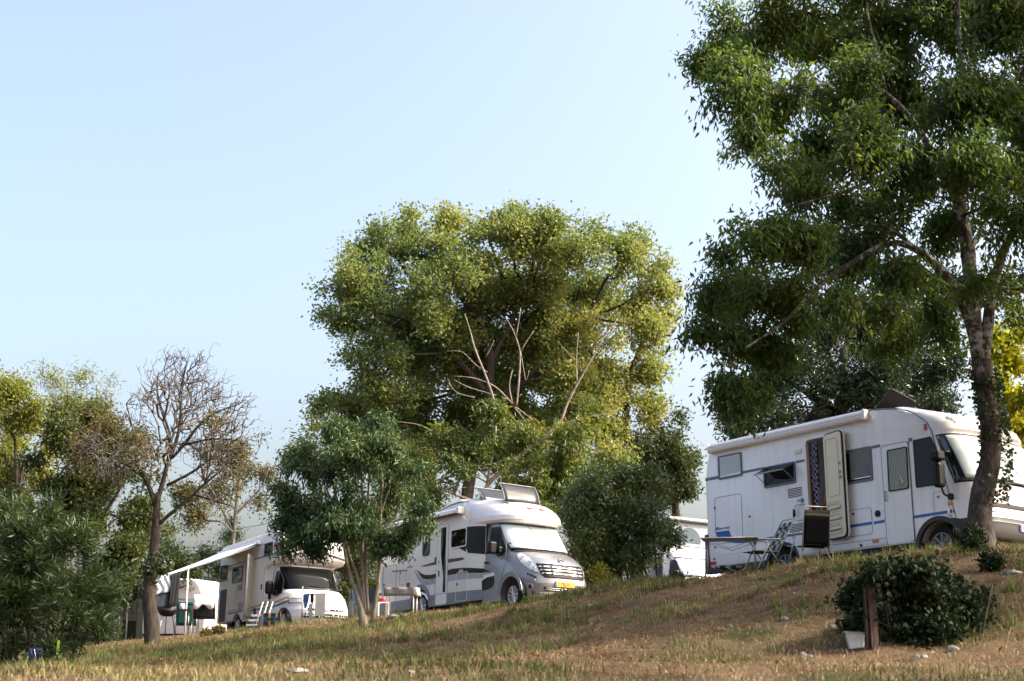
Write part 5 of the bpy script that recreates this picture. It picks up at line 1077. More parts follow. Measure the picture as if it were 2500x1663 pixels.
BK['twig'] = bark_mat('bare_twig_bark', (.05, .044, .040), (.19, .172, .158), None, 6)
LF = {}
LF['privet'] = leaf_mat('drooping_leaf', [(.034, .066, .018), (.060, .105, .026), (.098, .142, .034), (.18, .19, .04)], .55, .42)
LF['oak'] = leaf_mat('oak_leaf', [(.070, .112, .042), (.112, .160, .052), (.170, .212, .064), (.26, .265, .07), (.30, .27, .075)], .46, .5)
LF['chest'] = leaf_mat('chestnut_leaf', [(.035, .06, .014), (.065, .10, .022), (.12, .15, .03), (.27, .22, .04)], .35, .45)
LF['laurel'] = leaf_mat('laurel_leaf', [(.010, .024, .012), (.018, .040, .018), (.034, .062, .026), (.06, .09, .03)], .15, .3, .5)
LF['bush'] = leaf_mat('round_bush_leaf', [(.016, .034, .012), (.030, .058, .018), (.055, .088, .026), (.12, .14, .035), (.30, .16, .04)], .25, .38, .4)
LF['yellow'] = leaf_mat('yellow_green_leaf', [(.08, .11, .015), (.19, .22, .028), (.34, .35, .045), (.42, .40, .055)], .45, .5)
LF['sap'] = leaf_mat('sapling_leaf', [(.025, .052, .019), (.042, .080, .026), (.070, .112, .032), (.13, .15, .04)], .35, .38, .4)
LF['olean'] = leaf_mat('oleander_leaf', [(.015, .030, .008), (.028, .052, .012), (.048, .078, .020), (.09, .12, .035)], .3, .4, .4)
LF['brown'] = leaf_mat('autumn_leaf', [(.045, .055, .018), (.085, .090, .026), (.14, .115, .038), (.19, .14, .05)], .35, .55)
LF['pop'] = leaf_mat('pale_willow_leaf', [(.09, .12, .03), (.16, .19, .042), (.25, .26, .055), (.33, .31, .07)], .48, .5)
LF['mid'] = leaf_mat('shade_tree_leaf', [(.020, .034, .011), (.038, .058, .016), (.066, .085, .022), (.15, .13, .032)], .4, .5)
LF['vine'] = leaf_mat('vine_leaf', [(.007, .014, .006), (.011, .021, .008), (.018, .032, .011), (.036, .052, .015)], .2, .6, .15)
LF['ivy'] = leaf_mat('ivy_leaf', [(.014, .028, .009), (.025, .045, .013), (.05, .07, .02)], .2, .35, .45)
LF['back'] = leaf_mat('far_hedge_leaf', [(.03, .055, .022), (.05, .085, .03), (.085, .12, .04)], .3, .5)

# --- the big drooping tree on the right
Yt = 21.5
limbs = [[(2400, 1350, 44), (2384, 1275, 36), (2396, 1200, 32), (2420, 1130, 29), (2422, 1050, 28), (2404, 960, 27), (2396, 880, 31)],
         [(2396, 890, 24), (2372, 800, 19), (2346, 722, 18), (2305, 662, 16), (2245, 612, 14), (2190, 578, 11), (2110, 622, 9.5), (2005, 690, 9, 21), (1955, 748, 7.5, 21), (1900, 800, 5, 20.5), (1820, 850, 3.5, 20.3)],
         [(2390, 880, 25), (2376, 760, 24), (2364, 620, 24), (2350, 525, 20), (2332, 430, 17), (2335, 330, 13), (2350, 200, 10), (2340, 60, 8), (2335, -120, 6)],
         [(2400, 885, 22), (2422, 700, 17), (2452, 600, 14), (2510, 515, 12), (2600, 420, 9)],
         [(2352, 530, 15), (2290, 392, 13), (2222, 285, 11), (2160, 222, 9), (2080, 200, 6, 20.8), (1960, 210, 5, 20.3), (1830, 235, 3.5, 20)],
         [(2160, 222, 8), (2135, 110, 6), (2100, -40, 4)], [(2222, 285, 8), (2285, 285, 7), (2300, 160, 5)], [(2340, 430, 10), (2392, 325, 9), (2450, 235, 7), (2540, 120, 5)],
         [(2290, 392, 8), (2180, 420, 7, 20.8), (2060, 470, 5, 20.4), (1950, 500, 4, 20)], [(1955, 748, 5), (1890, 740, 4), (1800, 715, 3)], [(2245, 612, 7), (2150, 540, 5), (2040, 560, 4)], [(2364, 620, 9), (2440, 480, 7, 22.5), (2490, 380, 5, 23)]]
lobes = [(1790,70,105),(1900,50,115),(2030,70,120),(2170,70,120),(2320,60,130),(2450,70,120),(1725,165,62),(1800,215,95),(1920,225,110),(2060,225,120),(2200,225,120),(2350,230,120),(2470,250,110),(1832,325,75),(1890,395,80),(1985,355,105),(2100,375,110),(2230,395,110),(2360,400,110),(2480,400,110),
         (1960,470,85),(2060,510,100),(2180,520,95),(2300,540,80),(2460,540,90),(1860,595,85),(1775,620,50),(1950,610,105),(2080,640,105),(2200,665,80),(1730,720,62),(1810,720,95),(1920,740,105),(2050,740,90),(2175,765,60),(1715,815,55),(1790,840,85),(1890,860,85),(1770,945,62),(1845,950,62),(1810,1005,40),(2455,690,85),(2480,760,55),(2385,690,45),
         (2285,760,60,23),(2315,825,48,23),(2200,820,58,23),(2250,700,58,23.5),(2140,840,55,23),(2335,700,42,23.5),(2290,600,60,23.5),(1900,-60,110),(2100,-70,130),(2300,-80,140),(2480,-60,130),(2600,100,140),(2620,300,140),(2610,500,120),(2600,650,110),(2700,200,150,20),(2740,450,150,20),(2800,-60,160,20),(2660,-150,150,19)]
lobes = [(q[0], q[1], q[2] * 1.10) + tuple(q[3:]) for q in lobes]
lobes += [(px_, py_, 330, y_) for px_, py_, y_ in ((2900, 60, 17), (2950, 480, 19), (3050, -250, 16), (3200, 250, 20), (3350, 560, 18), (3450, -100, 22), (2900, -500, 21), (3000, 150, 25), (3300, -450, 26), (3600, 300, 24), (3250, 650, 26), (2800, 300, 14.5), (3100, -100, 13), (3500, 100, 15), (3700, -200, 11), (3500, 500, 11), (4100, 100, 11), (4400, 500, 10), (4000, 700, 13))]  # unseen outer crown lobes, added to throw shade over bank and motorhome
tr = tree('drooping_tree', 'tall tree with lichen-grey forked trunk and drooping leaves before the large motorhome', 'tree', (2400, 21.5), Yt, [[(p[0], p[1], p[2] * (.84 if k == 0 else .74)) + tuple(p[3:]) for p in L] for k, L in enumerate(limbs)], lobes, 16500, LF['privet'], BK['grey'], seed=4, dY=2.0, twig=.0045, K=16, gap=.32, gscale=.55, shell=2.6,
          L=.120, W=.041, spread=.25, droop=1.0, along=.45, tl=.4, shape='kite', curl=.25, clump=.9, tmid=.42, tips_grow=6500, wt=[.22 if q[2] > 300 else 1 for q in lobes], singles=280, twigpar=dict(step=.35, jit=.09))
rs_ = np.random.RandomState(5)
def ivy(parent, path, n, rs, Lf=.06, spread=.03, mt=None):
    M = parent.matrix_world.copy(); T = []; D = []
    for _ in range(n):
        i = rs.randint(len(path) - 1); u = rs.rand(); p = Vector(path[i][0]).lerp(Vector(path[i + 1][0]), u); r_ = path[i][1] + (path[i + 1][1] - path[i][1]) * u; a = rs.uniform(0, 6.28)
        d = Vector((math.cos(a), math.sin(a), 0)); T.append(tuple(p + d * (r_ + rs.uniform(0, spread)))); D.append(tuple(d))
    T, D = np.array(T), np.array(D); k = vnoise(T * np.array([2.2, 2.2, 1.1]) + 3) > .42
    leaf_cloud('ivy', T[k], D[k], mt or LF['ivy'], parent, M, rs, K=2, L=Lf, W=Lf * .8, spread=.05, droop=.5, along=.0, tl=.8, shape='broad')
ivy(tr, pxl([(2420, 1230, 31), (2432, 1130, 30), (2430, 1050, 28), (2412, 960, 26), (2402, 900, 27)], Yt), 900, rs_, .055)

# --- the broad oak in the middle
Yo = 57
limbs = [[(1120, 1330, 26), (1150, 1150, 24), (1190, 1000, 22), (1200, 880, 19), (1170, 780, 16), (1110, 700, 13), (1060, 630, 9)], [(1190, 960, 15), (1100, 860, 12), (1040, 800, 10), (960, 770, 7), (880, 760, 5)], [(1200, 880, 13), (1260, 760, 11), (1300, 660, 8), (1310, 580, 5)],
         [(1530, 1300, 22), (1525, 1050, 15), (1535, 920, 13), (1560, 860, 9), (1590, 760, 7)], [(1190, 1000, 15), (1330, 900, 12), (1430, 780, 9), (1480, 680, 6)], [(1170, 780, 10), (1230, 690, 8), (1200, 600, 5)], [(1100, 860, 8), (1010, 690, 6), (960, 620, 4)], [(1430, 780, 7), (1530, 740, 5), (1580, 690, 4)]]
lobes = [(868,690,92),(955,618,92),(1060,598,92),(1180,590,88),(1290,588,92),(1410,608,88),(1520,622,75),(1588,700,70),(1580,810,66),(850,800,78),(905,880,80),(872,985,70),(965,775,100),(1080,715,105),(1200,705,100),(1320,715,108),(1440,725,105),(1005,905,95),(1120,850,85),(1260,850,85),(1390,850,95),(1490,880,70),(930,1050,95),(830,1075,55),(1050,1020,100),(1180,1000,90),(1310,1010,95),(1420,1000,80),
         (1180,900,120,61),(1300,930,115,61),(1080,930,115,61),(1420,930,95,61),(1200,1050,110,61),(1320,1070,90,61),(1000,1130,75),(1120,1085,75),(885,1125,55),(1250,1100,80),(1400,1130,75),(1500,1130,55),(785,990,36),(1180,815,85),(1080,800,85),(1320,820,85),(950,950,80),(1560,760,60),(1580,900,55),(1500,960,60),(1590,1000,45),(1480,1050,60),(1540,850,50),(1400,900,60),(1000,560,45),(1100,545,40),(1255,545,42),(1345,550,42),(1560,585,42),(800,770,35),(1625,770,38),(760,1040,22),(1610,640,30),(1000,520,25),(1080,515,18),(1250,515,18),(1340,525,20),(920,575,40),(1470,560,35)]
lobes = [(q[0], q[1], q[2] * 1.06) + tuple(q[3:]) for q in lobes]
tree('oak_tree', 'broad oak with yellowing crown rising behind the silver-nosed motorhome', 'tree', (1120, 57), Yo, [[(p[0], p[1], p[2] * .6) for p in L] for L in limbs], lobes, 12500, LF['oak'], BK['dark'], seed=9, dY=2.6, twig=.012, K=20, sub=36, csize=(.13, .34), shoots=.14, gap=.33, gscale=1.25, shell=2.8, tips_grow=2600,
     L=.16, W=.095, spread=.48, droop=.05, along=.5, tl=.5, clump=2.2, tvar=.17, tmid=.42, curl=.1, twigpar=dict(step=.9, jit=.08), tgrad=.022)  # tgrad yellows the sunward right side, sunlight put into the leaf tint
tree('oak_tree', 'dark thin-leaved oak standing right of the round bush', 'tree', (1660, 60), 60, [[(1665, 1400, 12), (1650, 1250, 10), (1640, 1120, 7), (1620, 1050, 4)]], [(1640,1110,62),(1600,1060,55),(1682,1190,42),(1590,1160,70),(1660,1260,45),(1600,985,45),(1650,1010,32),(1550,1090,60),(1690,1120,26)], 850, LF['mid'], BK['dark'], seed=12, dY=1.5, twig=.010, K=20, gap=.42, gscale=1.1,
     L=.16, W=.09, spread=.45, tmid=.22, tvar=.1, clump=2, twigpar=dict(step=.9))

# --- chestnut with dead branches
Yc = 46
Z = lambda a, b, r_=4: (700 + a / 1.96, 450 + b / 1.96, r_)
limbs = [[(1165, 1330, 17), (1175, 1230, 15), Z(960, 1430, 13), Z(1180, 1250, 13), Z(1310, 1150, 9), Z(1340, 1050, 7), Z(1400, 940, 5.5), Z(1480, 800, 4), Z(1530, 710, 3), Z(1580, 650, 2)],
         [Z(1390, 960, 4), Z(1385, 840, 3), Z(1395, 710, 2)], [Z(1388, 850, 2.5), Z(1340, 800, 2), Z(1308, 765, 1.5)], [Z(960, 1430, 9), Z(1000, 1200, 8), Z(1000, 1060, 7), Z(955, 920, 6), Z(900, 790, 5), Z(875, 690, 3.5), Z(852, 620, 2)],
         [Z(1100, 1060, 6), Z(1112, 930, 5.5), Z(1120, 800, 4.5), Z(1082, 690, 3.5), Z(1048, 640, 2)], [Z(1120, 800, 3), Z(1150, 745, 2.5), Z(1182, 702, 1.8)], [Z(1098, 730, 2.8), Z(1112, 650, 2.4), Z(1120, 590, 1.6)],
         [Z(1080, 1050, 5), Z(1000, 965, 4.5), Z(900, 925, 3.5), Z(800, 918, 2)], [Z(1080, 1050, 4.5), Z(1060, 960, 4), Z(1080, 890, 2.5)], [Z(960, 900, 4), Z(880, 850, 3), Z(850, 790, 2), Z(770, 800, 1.6)], [Z(1000, 1010, 4), Z(860, 970, 3), Z(800, 935, 2)], [Z(900, 1020, 3), Z(800, 1000, 2.4), Z(770, 930, 1.6)],
         [Z(1140, 1130, 4), Z(1070, 1045, 4), Z(1180, 1130, 3)], [Z(960, 1430, 6), Z(900, 1390, 4), Z(780, 1395, 3.2), Z(700, 1420, 2.4), Z(625, 1440, 1.6)], [Z(960, 1400, 5), Z(850, 1310, 3), Z(770, 1250, 2)], [Z(880, 1220, 4), Z(720, 1200, 3.4), Z(650, 1150, 2.6), Z(520, 1135, 1.6)], [Z(960, 1350, 4), Z(1050, 1310, 3), Z(1150, 1330, 2)], [Z(1310, 1150, 4), Z(1450, 1110, 3), Z(1545, 1098, 2)], [Z(1120, 800, 2), Z(1145, 960, 2), Z(1160, 890, 1.6)], [Z(950, 830, 2.5), Z(985, 770, 2), Z(992, 745, 1.4)]]
dt = tree('chestnut_tree', 'half-dead chestnut with bleached bare branches over the silver-nosed motorhome', 'tree', (1165, 46), Yc, [[(p[0], p[1], p[2] * .42) for p in L] for L in limbs],
     [(1080,1085,60),(1180,1090,70),(1290,1085,75),(1400,1075,60),(1125,1170,80),(1250,1170,90),(1010,1115,50),(1030,1190,60),(1370,1165,70),(960,1230,60),(1060,1250,70),(1440,1010,35),(1200,1010,45),(1330,1240,60),(1180,1250,60)], 1900, LF['chest'], BK['dead'], seed=21, dY=1.6, twig=.008, K=16, gap=.38, gscale=.8, tips_grow=700,
     L=.19, W=.058, spread=.30, droop=.45, along=.35, tl=.7, clump=1.2, tmid=.45, tvar=.2, curl=.2, twigpar=dict(step=.5, jit=.12))

# --- laurel behind the large motorhome, yellow tree at the edge
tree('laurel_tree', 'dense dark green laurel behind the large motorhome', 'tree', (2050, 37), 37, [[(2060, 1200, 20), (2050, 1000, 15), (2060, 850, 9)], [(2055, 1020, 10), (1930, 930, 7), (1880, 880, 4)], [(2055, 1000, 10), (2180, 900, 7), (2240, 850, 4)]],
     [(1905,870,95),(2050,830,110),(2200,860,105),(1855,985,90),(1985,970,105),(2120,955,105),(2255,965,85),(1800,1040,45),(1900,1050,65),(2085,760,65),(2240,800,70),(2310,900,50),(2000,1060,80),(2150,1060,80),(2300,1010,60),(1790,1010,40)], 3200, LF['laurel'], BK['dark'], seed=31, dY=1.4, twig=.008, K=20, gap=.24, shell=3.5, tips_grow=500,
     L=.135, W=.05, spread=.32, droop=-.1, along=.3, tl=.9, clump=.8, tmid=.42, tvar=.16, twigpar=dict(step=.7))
tree('plane_tree', 'bright yellow-green tree at the right edge behind the drooping tree', 'tree', (2460, 44), 44, [[(2465, 1250, 14), (2460, 1050, 10), (2455, 900, 6)]], [(2432,838,52),(2480,895,52),(2450,985,55),(2505,810,45),(2490,1050,45),(2420,910,40),(2540,950,60),(2440,1060,40),(2560,1060,60)], 620, LF['yellow'], BK['dark'], seed=33, dY=1.2, twig=.01, K=18, gap=.36, gscale=.8,
     L=.17, W=.12, spread=.36, tmid=.5, clump=1.0, twigpar=dict(step=.7))

# --- round bush between the motorhomes
tree('round_bush', 'round dark green bush on thin dark stems between two motorhomes', 'bush', (1500, 38.5), 38.5, [[(1520, 1440, 5), (1510, 1380, 5), (1500, 1280, 3)]] + [[(1540 + 11 * k, 1440 + k, 3.2), (1528 + 9 * k, 1390, 3), (1515 + 8 * k, 1330, 2.4)] for k in range(6)] + [[(1608, 1430, 4), (1602, 1380, 3.4), (1596, 1320, 2.6)], [(1450, 1440, 4), (1462, 1360, 3)]],
     [(1500,1225,92),(1440,1205,62),(1570,1205,70),(1490,1300,100),(1580,1290,72),(1425,1290,50),(1455,1365,45),(1612,1300,32),(1520,1345,52),(1400,1245,36),(1640,1320,22),(1500,1390,36),(1470,1410,30),(1540,1160,40),(1450,1160,30)], 2300, LF['bush'], BK['dark'], seed=41, dY=1.0, twig=.006, K=18, shoots=.14, gap=.26, shell=3.2, tips_grow=700,
     L=.12, W=.042, spread=.28, droop=-.15, along=.3, tl=.9, clump=.9, tmid=.36, tvar=.15, twigpar=dict(step=.6))
tree('yellow_shrub', 'small yellow-leaved shrub beside the silver bumper', 'shrub', (1462, 37.2), 37.2, [[(1462, 1435, 2), (1460, 1400, 1.5)]], [(1460,1402,16),(1474,1420,14)], 50, LF['chest'], BK['dark'], seed=43, dY=.3, twig=.004, K=14, L=.10, W=.04, spread=.2, tmid=.6)

# --- multi-stemmed sapling before the silver motorhome
Ys = 30.5
stems = [[(890, 1530, 16), (880, 1470, 9), (862, 1430, 7.5), (845, 1370, 7), (836, 1290, 6.5), (818, 1200, 5), (800, 1120, 3)], [(892, 1500, 7), (878, 1420, 6), (850, 1350, 5.5), (832, 1270, 4.5), (790, 1180, 3)], [(893, 1500, 8), (887, 1420, 6), (884, 1375, 6), (886, 1300, 5.5), (884, 1200, 4.5), (880, 1100, 3)], [(884, 1380, 4), (872, 1340, 3.6), (868, 1290, 3)],
         [(900, 1500, 7), (894, 1420, 5.5), (895, 1340, 5), (898, 1220, 4), (905, 1100, 2.5)], [(908, 1520, 9), (918, 1470, 7.5), (926, 1400, 7), (928, 1320, 6.5), (929, 1240, 5.5), (936, 1150, 4), (945, 1070, 2.5)], [(929, 1300, 4), (945, 1280, 3.5), (965, 1266, 3), (1010, 1262, 2)], [(929, 1260, 4), (938, 1225, 3), (955, 1180, 2.5)], [(836, 1290, 3), (770, 1240, 3), (710, 1200, 2)]]
lobes = [(760,1135,75),(880,1110,85),(960,1120,70),(728,1255,72),(850,1225,100),(955,1225,85),(1000,1310,42),(745,1300,52),(835,1295,58),(692,1195,45),(700,1345,34),(775,1350,36),(900,1060,50),(820,1060,45),(1010,1165,48),(1035,1240,38),(980,1345,30),(945,1330,45),(690,1285,36),(800,1250,70),(1040,1290,26),(720,1130,40),(930,1050,35)]
tree('sapling_tree', 'glossy-leaved young tree with several slim pale stems in front of two motorhomes', 'tree', (893, Ys), Ys, [[(p[0], p[1], p[2] * (.62 if p[2] < 12 else .8)) for p in L] for L in stems], [(q[0], q[1] - 10, q[2]) for q in lobes], 2300, LF['sap'], BK['pale'], seed=51, dY=.9, twig=.0045, K=15, shoots=.14, gap=.36, gscale=.55, shell=2.6, tips_grow=900,
     L=.125, W=.036, spread=.20, droop=.9, along=.35, tl=.45, clump=.8, tmid=.4, tvar=.17, curl=.25, singles=0, twigpar=dict(step=.35, jit=.1))

# --- bare autumn tree on the left with its ivy
Yb = 33.5
Z = lambda a, b, r_=4: (a / 1.817, 800 + b / 1.817, r_)
limbs = [[(374, 1580, 19), (366, 1500, 16.5), (361, 1440, 15.5), Z(680, 1040, 13), Z(690, 900, 10.5), Z(695, 780, 7.5), Z(705, 730, 5.5)], [Z(690, 790, 8), Z(650, 670, 7), Z(600, 590, 6), Z(540, 535, 4.5), Z(430, 425, 3), Z(380, 360, 2)], [Z(650, 670, 5), Z(590, 630, 4.5), Z(500, 565, 3.5), Z(330, 560, 2)],
         [Z(695, 780, 8), Z(740, 620, 7), Z(762, 500, 6), Z(722, 380, 4.5), Z(690, 280, 3), Z(700, 210, 2)], [Z(745, 610, 6), Z(800, 450, 5), Z(805, 250, 3.5), Z(830, 150, 2)], [Z(762, 580, 5), Z(820, 520, 5), Z(885, 420, 4), Z(960, 370, 3), Z(1060, 340, 2)], [Z(820, 520, 4), Z(940, 490, 3), Z(1060, 500, 2)],
         [Z(692, 880, 7), Z(800, 790, 6), Z(860, 740, 5), Z(910, 690, 4), Z(1010, 610, 2.5)], [Z(860, 740, 4), Z(960, 770, 3), Z(1050, 800, 2)], [Z(690, 860, 5), Z(600, 810, 4), Z(530, 830, 2.5), Z(450, 900, 2)], [Z(740, 700, 5), Z(860, 640, 4), Z(960, 560, 3)], [Z(600, 590, 4), Z(610, 480, 3), Z(560, 380, 2)]]
lobes = [tuple(Z(*q)[:2]) + (q[2] / 1.817,) for q in [(830,220,135),(720,260,105),(950,330,130),(1040,430,105),(900,500,140),(640,320,80),(600,480,115),(480,440,85),(400,520,90),(1000,600,110),(500,620,100),(850,340,140),(1075,330,65),(780,120,60),(880,140,50),(1100,520,50),(950,720,80),(680,560,110)]]
bt = tree('bare_tree', 'nearly bare autumn tree with ivy on its trunk on the left', 'tree', (372, Yb), Yb, [[(p[0], p[1], p[2] * (1.0 if k == 0 else .74)) for p in L] for k, L in enumerate(limbs)], [(q[0], q[1], q[2] * 1.2) for q in lobes], 6200, None, BK['dark'], wood=BK['twig'], seed=61, dY=1.9, twig=.0040, gap=.0, shell=1.6, sub=70, shoots=.2, twigpar=dict(step=.45, jit=.05, bias=.3, sag=.05))
rb = np.random.RandomState(62); C, Rr = lobe3([tuple(Z(*q)[:2]) + (q[2] / 1.817,) for q in [(600,480,110),(480,430,85),(400,520,90),(520,600,110),(430,340,60),(640,560,80),(350,600,60)]], Yb, 1.4, rb)
T, D, k = sample_tips(C, Rr, 520, rb, 2.4, .42, .7)
leaf_cloud('foliage', T, D, LF['brown'], bt, bt.matrix_world.copy(), rb, K=7, L=.085, W=.05, spread=.30, droop=.3, clump=.9, tmid=.45, tvar=.25)
C, Rr = lobe3([tuple(Z(*q)[:2]) + (q[2] / 1.817,) for q in [(1000,640,80),(950,420,60),(1040,720,60),(820,700,60),(700,650,60)]], Yb, 1.0, rb); T, D, k = sample_tips(C, Rr, 120, rb, 2.4, .5, .6)
leaf_cloud('foliage', T, D, LF['brown'], bt, bt.matrix_world.copy(), rb, K=7, L=.085, W=.05, spread=.22, droop=.3, tmid=.45, tvar=.2)
ivy(bt, pxl([(381, 1400, 16), (386, 1370, 20), (392, 1330, 22), (398, 1270, 20), (402, 1200, 14)], Yb), 900, rb, .075, .14)
ivy(bt, pxl([(362, 1440, 15), (372, 1300, 14), (380, 1240, 12)], Yb), 260, rb, .07, .08)

# --- background trees on the left
G = 'trees behind the camp on the left'
tree('willow_tree', 'pale yellow-green tree at the left edge of the photo', 'tree', (20, 48), 48, [[(30, 1500, 8), (45, 1250, 6), (35, 1050, 3)], [(42, 1220, 4), (60, 1120, 3)]], [(28,960,48),(62,1030,48),(18,1080,52),(88,985,32),(62,1130,50),(118,1090,34),(-20,1000,50),(10,1170,50),(100,1170,40)], 1300, LF['pop'], BK['dark'], G, seed=71, dY=1.6, twig=.008, K=16, gap=.40, gscale=.9, L=.15, W=.05, spread=.4, droop=.3, tmid=.5, clump=1.2, twigpar=dict(step=.7))
tree('bamboo_clump', 'thin feathery bamboo tops against the sky on the left', 'bamboo', (190, 51), 51, [[(150 + 28 * k, 1500, 3), (140 + 30 * k, 1150, 2.4), (128 + 36 * k, 960 - 20 * (k % 2), 1.2)] for k in range(5)], [(128,925,40),(195,925,42),(175,985,50),(255,985,32),(225,1040,50),(150,1050,50),(100,900,20),(265,930,18)], 480, LF['pop'], BK['twig'], seed=72, dY=1.2, twig=.005, K=9, gap=.42, gscale=.8, L=.20, W=.03, spread=.45, droop=.5, tmid=.3, twigpar=dict(step=.6))
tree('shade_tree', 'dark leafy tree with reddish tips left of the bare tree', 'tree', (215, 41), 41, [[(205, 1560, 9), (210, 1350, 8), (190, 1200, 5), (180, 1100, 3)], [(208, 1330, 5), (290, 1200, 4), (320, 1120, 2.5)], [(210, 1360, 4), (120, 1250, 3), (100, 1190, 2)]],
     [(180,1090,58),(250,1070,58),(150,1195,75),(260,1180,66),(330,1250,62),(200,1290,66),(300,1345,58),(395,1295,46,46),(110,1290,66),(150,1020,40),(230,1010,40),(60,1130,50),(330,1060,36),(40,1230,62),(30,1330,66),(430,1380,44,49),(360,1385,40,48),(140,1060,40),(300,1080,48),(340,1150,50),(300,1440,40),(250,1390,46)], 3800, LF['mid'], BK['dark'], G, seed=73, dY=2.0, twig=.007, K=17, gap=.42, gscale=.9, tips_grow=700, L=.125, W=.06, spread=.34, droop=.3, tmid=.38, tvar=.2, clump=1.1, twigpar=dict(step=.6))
tree('thin_tree', 'sparse autumn tree with thin brown crown above the rolled-out awning', 'tree', (575, 53), 53, [[(560, 1500, 6), (568, 1330, 5), (580, 1200, 4), (600, 1080, 2)], [(570, 1300, 3), (520, 1200, 2.4), (480, 1150, 1.6)], [(572, 1260, 3), (640, 1190, 2), (660, 1130, 1.4)]],
     [(572,1120,52),(602,1172,46),(520,1200,54),(480,1270,52),(560,1255,46),(612,1075,42),(640,1230,34),(650,1160,34),(520,1100,40),(455,1210,40)], 1100, LF['brown'], BK['twig'], G, seed=74, dY=1.5, twig=.006, K=9, gap=.40, gscale=.8, L=.12, W=.055, spread=.4, droop=.3, tmid=.35, tvar=.25, twigpar=dict(step=.6, jit=.1))
tree('conifer_tree', 'narrow green conifer right of the awning top', 'tree', (570, 56), 56, [[(575, 1480, 5), (570, 1330, 4), (566, 1260, 2)]], [(560,1310,32),(575,1350,34),(548,1350,28),(565,1275,20)], 240, LF['back'], BK['dark'], seed=75, dY=.6, twig=.006, K=22, gap=.2, L=.10, W=.03, spread=.3, droop=.1, tmid=.5)
for i, (nm, lab, px, Y, lb, n, lf, tm) in enumerate([
    ('hedge', 'bright green hedge behind the caravan and the awning', 480, 62, [(455,1395,40),(500,1365,40),(500,1440,42),(445,1440,38),(540,1400,36),(420,1350,36),(540,1450,40),(480,1480,40),(590,1440,40),(410,1420,36)], 700, 'back', .55),
    ('hedge', 'dark hedge between the two motorhomes behind the sapling', 900, 54, [(905,1350,48),(885,1420,44),(940,1300,46),(850,1380,46),(960,1370,44),(850,1450,40),(930,1440,40),(870,1310,40),(800,1330,50),(1000,1290,50)], 800, 'mid', .5),
    ('hedge', 'green thicket behind the round bush and the raised-roof van', 1560, 64, [(1420,1330,50),(1480,1400,50),(1390,1400,40),(1540,1420,40),(1440,1440,40)], 420, 'back', .35),
    ('hedge', 'shrubby undergrowth filling the far left behind the oleander', 100, 36, [(20,1400,70),(100,1390,70),(180,1420,60),(250,1450,46),(40,1500,70),(130,1500,70),(210,1520,50),(285,1395,36),(270,1470,36),(260,1540,30),(300,1440,26,46.2)], 800, 'mid', .25)]):
    tree(nm, lab, 'hedge', (px, Y), Y, [], lb, n, LF[lf], BK['dark'], seed=80 + i, dY=1.0, K=20, gap=.25, shell=3, L=.15, W=.07, spread=.38, tmid=tm, clump=1.2)
# --- oleander at the front left: long leaves in whorls
ro = np.random.RandomState(91); Yq = 23.5
bo = on_ground(110, Yq); Mo = Matrix.Translation(bo); ol = empty('oleander_bush', Mo, 'tall dark oleander with long narrow leaves at the front left', 'shrub')
C, Rr = lobe3([(60,1330,78),(160,1320,78),(50,1440,88),(165,1425,88),(235,1440,58),(80,1540,80),(185,1535,70),(110,1255,50),(20,1240,46),(245,1520,36),(20,1600,70),(120,1600,60),(-40,1400,90),(-50,1540,90)], Yq, .9, ro)
T, D, k = sample_tips(C, Rr, 1400, ro, 2.6, .25, .5, shoots=.16)
st = [[(Vector((bo.x + a * .5, bo.y + q * .3, g1(bo.x + a * .5, bo.y + q * .3) - .1)), .018), (Vector((bo.x + a * .8, bo.y + q * .5, bo.z + .9)), .014), (Vector((bo.x + a * 1.2, bo.y + q * .7, bo.z + 1.7)), .008)] for a, q in ro.uniform(-1, 1, (14, 2))]
sk = Skel(st); sk.grow(T - D * .12, ro, step=.25); sk.twig_mesh('stems', BK['dark'], ol, .0035, M=Mo); rough_tube(st, 'stem', BK['dark'], ol, Mo, ro, 6, .02)
leaf_cloud('foliage', T, norm(D + [0, 0, .7]), LF['olean'], ol, Mo, ro, K=13, L=.165, W=.024, spread=.07, droop=.05, along=.28, tl=1.1, shape='lance', curl=.22, clump=.5, tmid=.45, tvar=.2, singles=290)
# --- vine shrub on the bank in front of the tree, post showing on its left
rv_ = np.random.RandomState(95); Yv = 17.5
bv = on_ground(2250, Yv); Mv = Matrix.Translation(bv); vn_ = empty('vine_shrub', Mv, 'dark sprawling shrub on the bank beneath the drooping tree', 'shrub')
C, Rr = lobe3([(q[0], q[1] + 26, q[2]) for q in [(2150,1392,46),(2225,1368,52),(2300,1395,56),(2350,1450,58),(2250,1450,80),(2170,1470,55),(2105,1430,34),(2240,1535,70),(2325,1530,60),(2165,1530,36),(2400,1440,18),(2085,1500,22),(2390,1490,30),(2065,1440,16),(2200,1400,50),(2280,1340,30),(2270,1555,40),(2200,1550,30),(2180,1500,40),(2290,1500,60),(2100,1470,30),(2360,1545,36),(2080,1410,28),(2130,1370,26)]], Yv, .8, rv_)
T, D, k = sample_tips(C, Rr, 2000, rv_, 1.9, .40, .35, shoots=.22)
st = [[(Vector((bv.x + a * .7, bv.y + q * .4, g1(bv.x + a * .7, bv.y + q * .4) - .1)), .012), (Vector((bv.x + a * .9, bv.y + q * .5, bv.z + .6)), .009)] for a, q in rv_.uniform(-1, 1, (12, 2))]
sk = Skel(st); sk.grow(T - D * .05, rv_, step=.2); sk.twig_mesh('stems', BK['dark'], vn_, .0028, M=Mv); rough_tube(st, 'stem', BK['dark'], vn_, Mv, rv_, 6, .02)
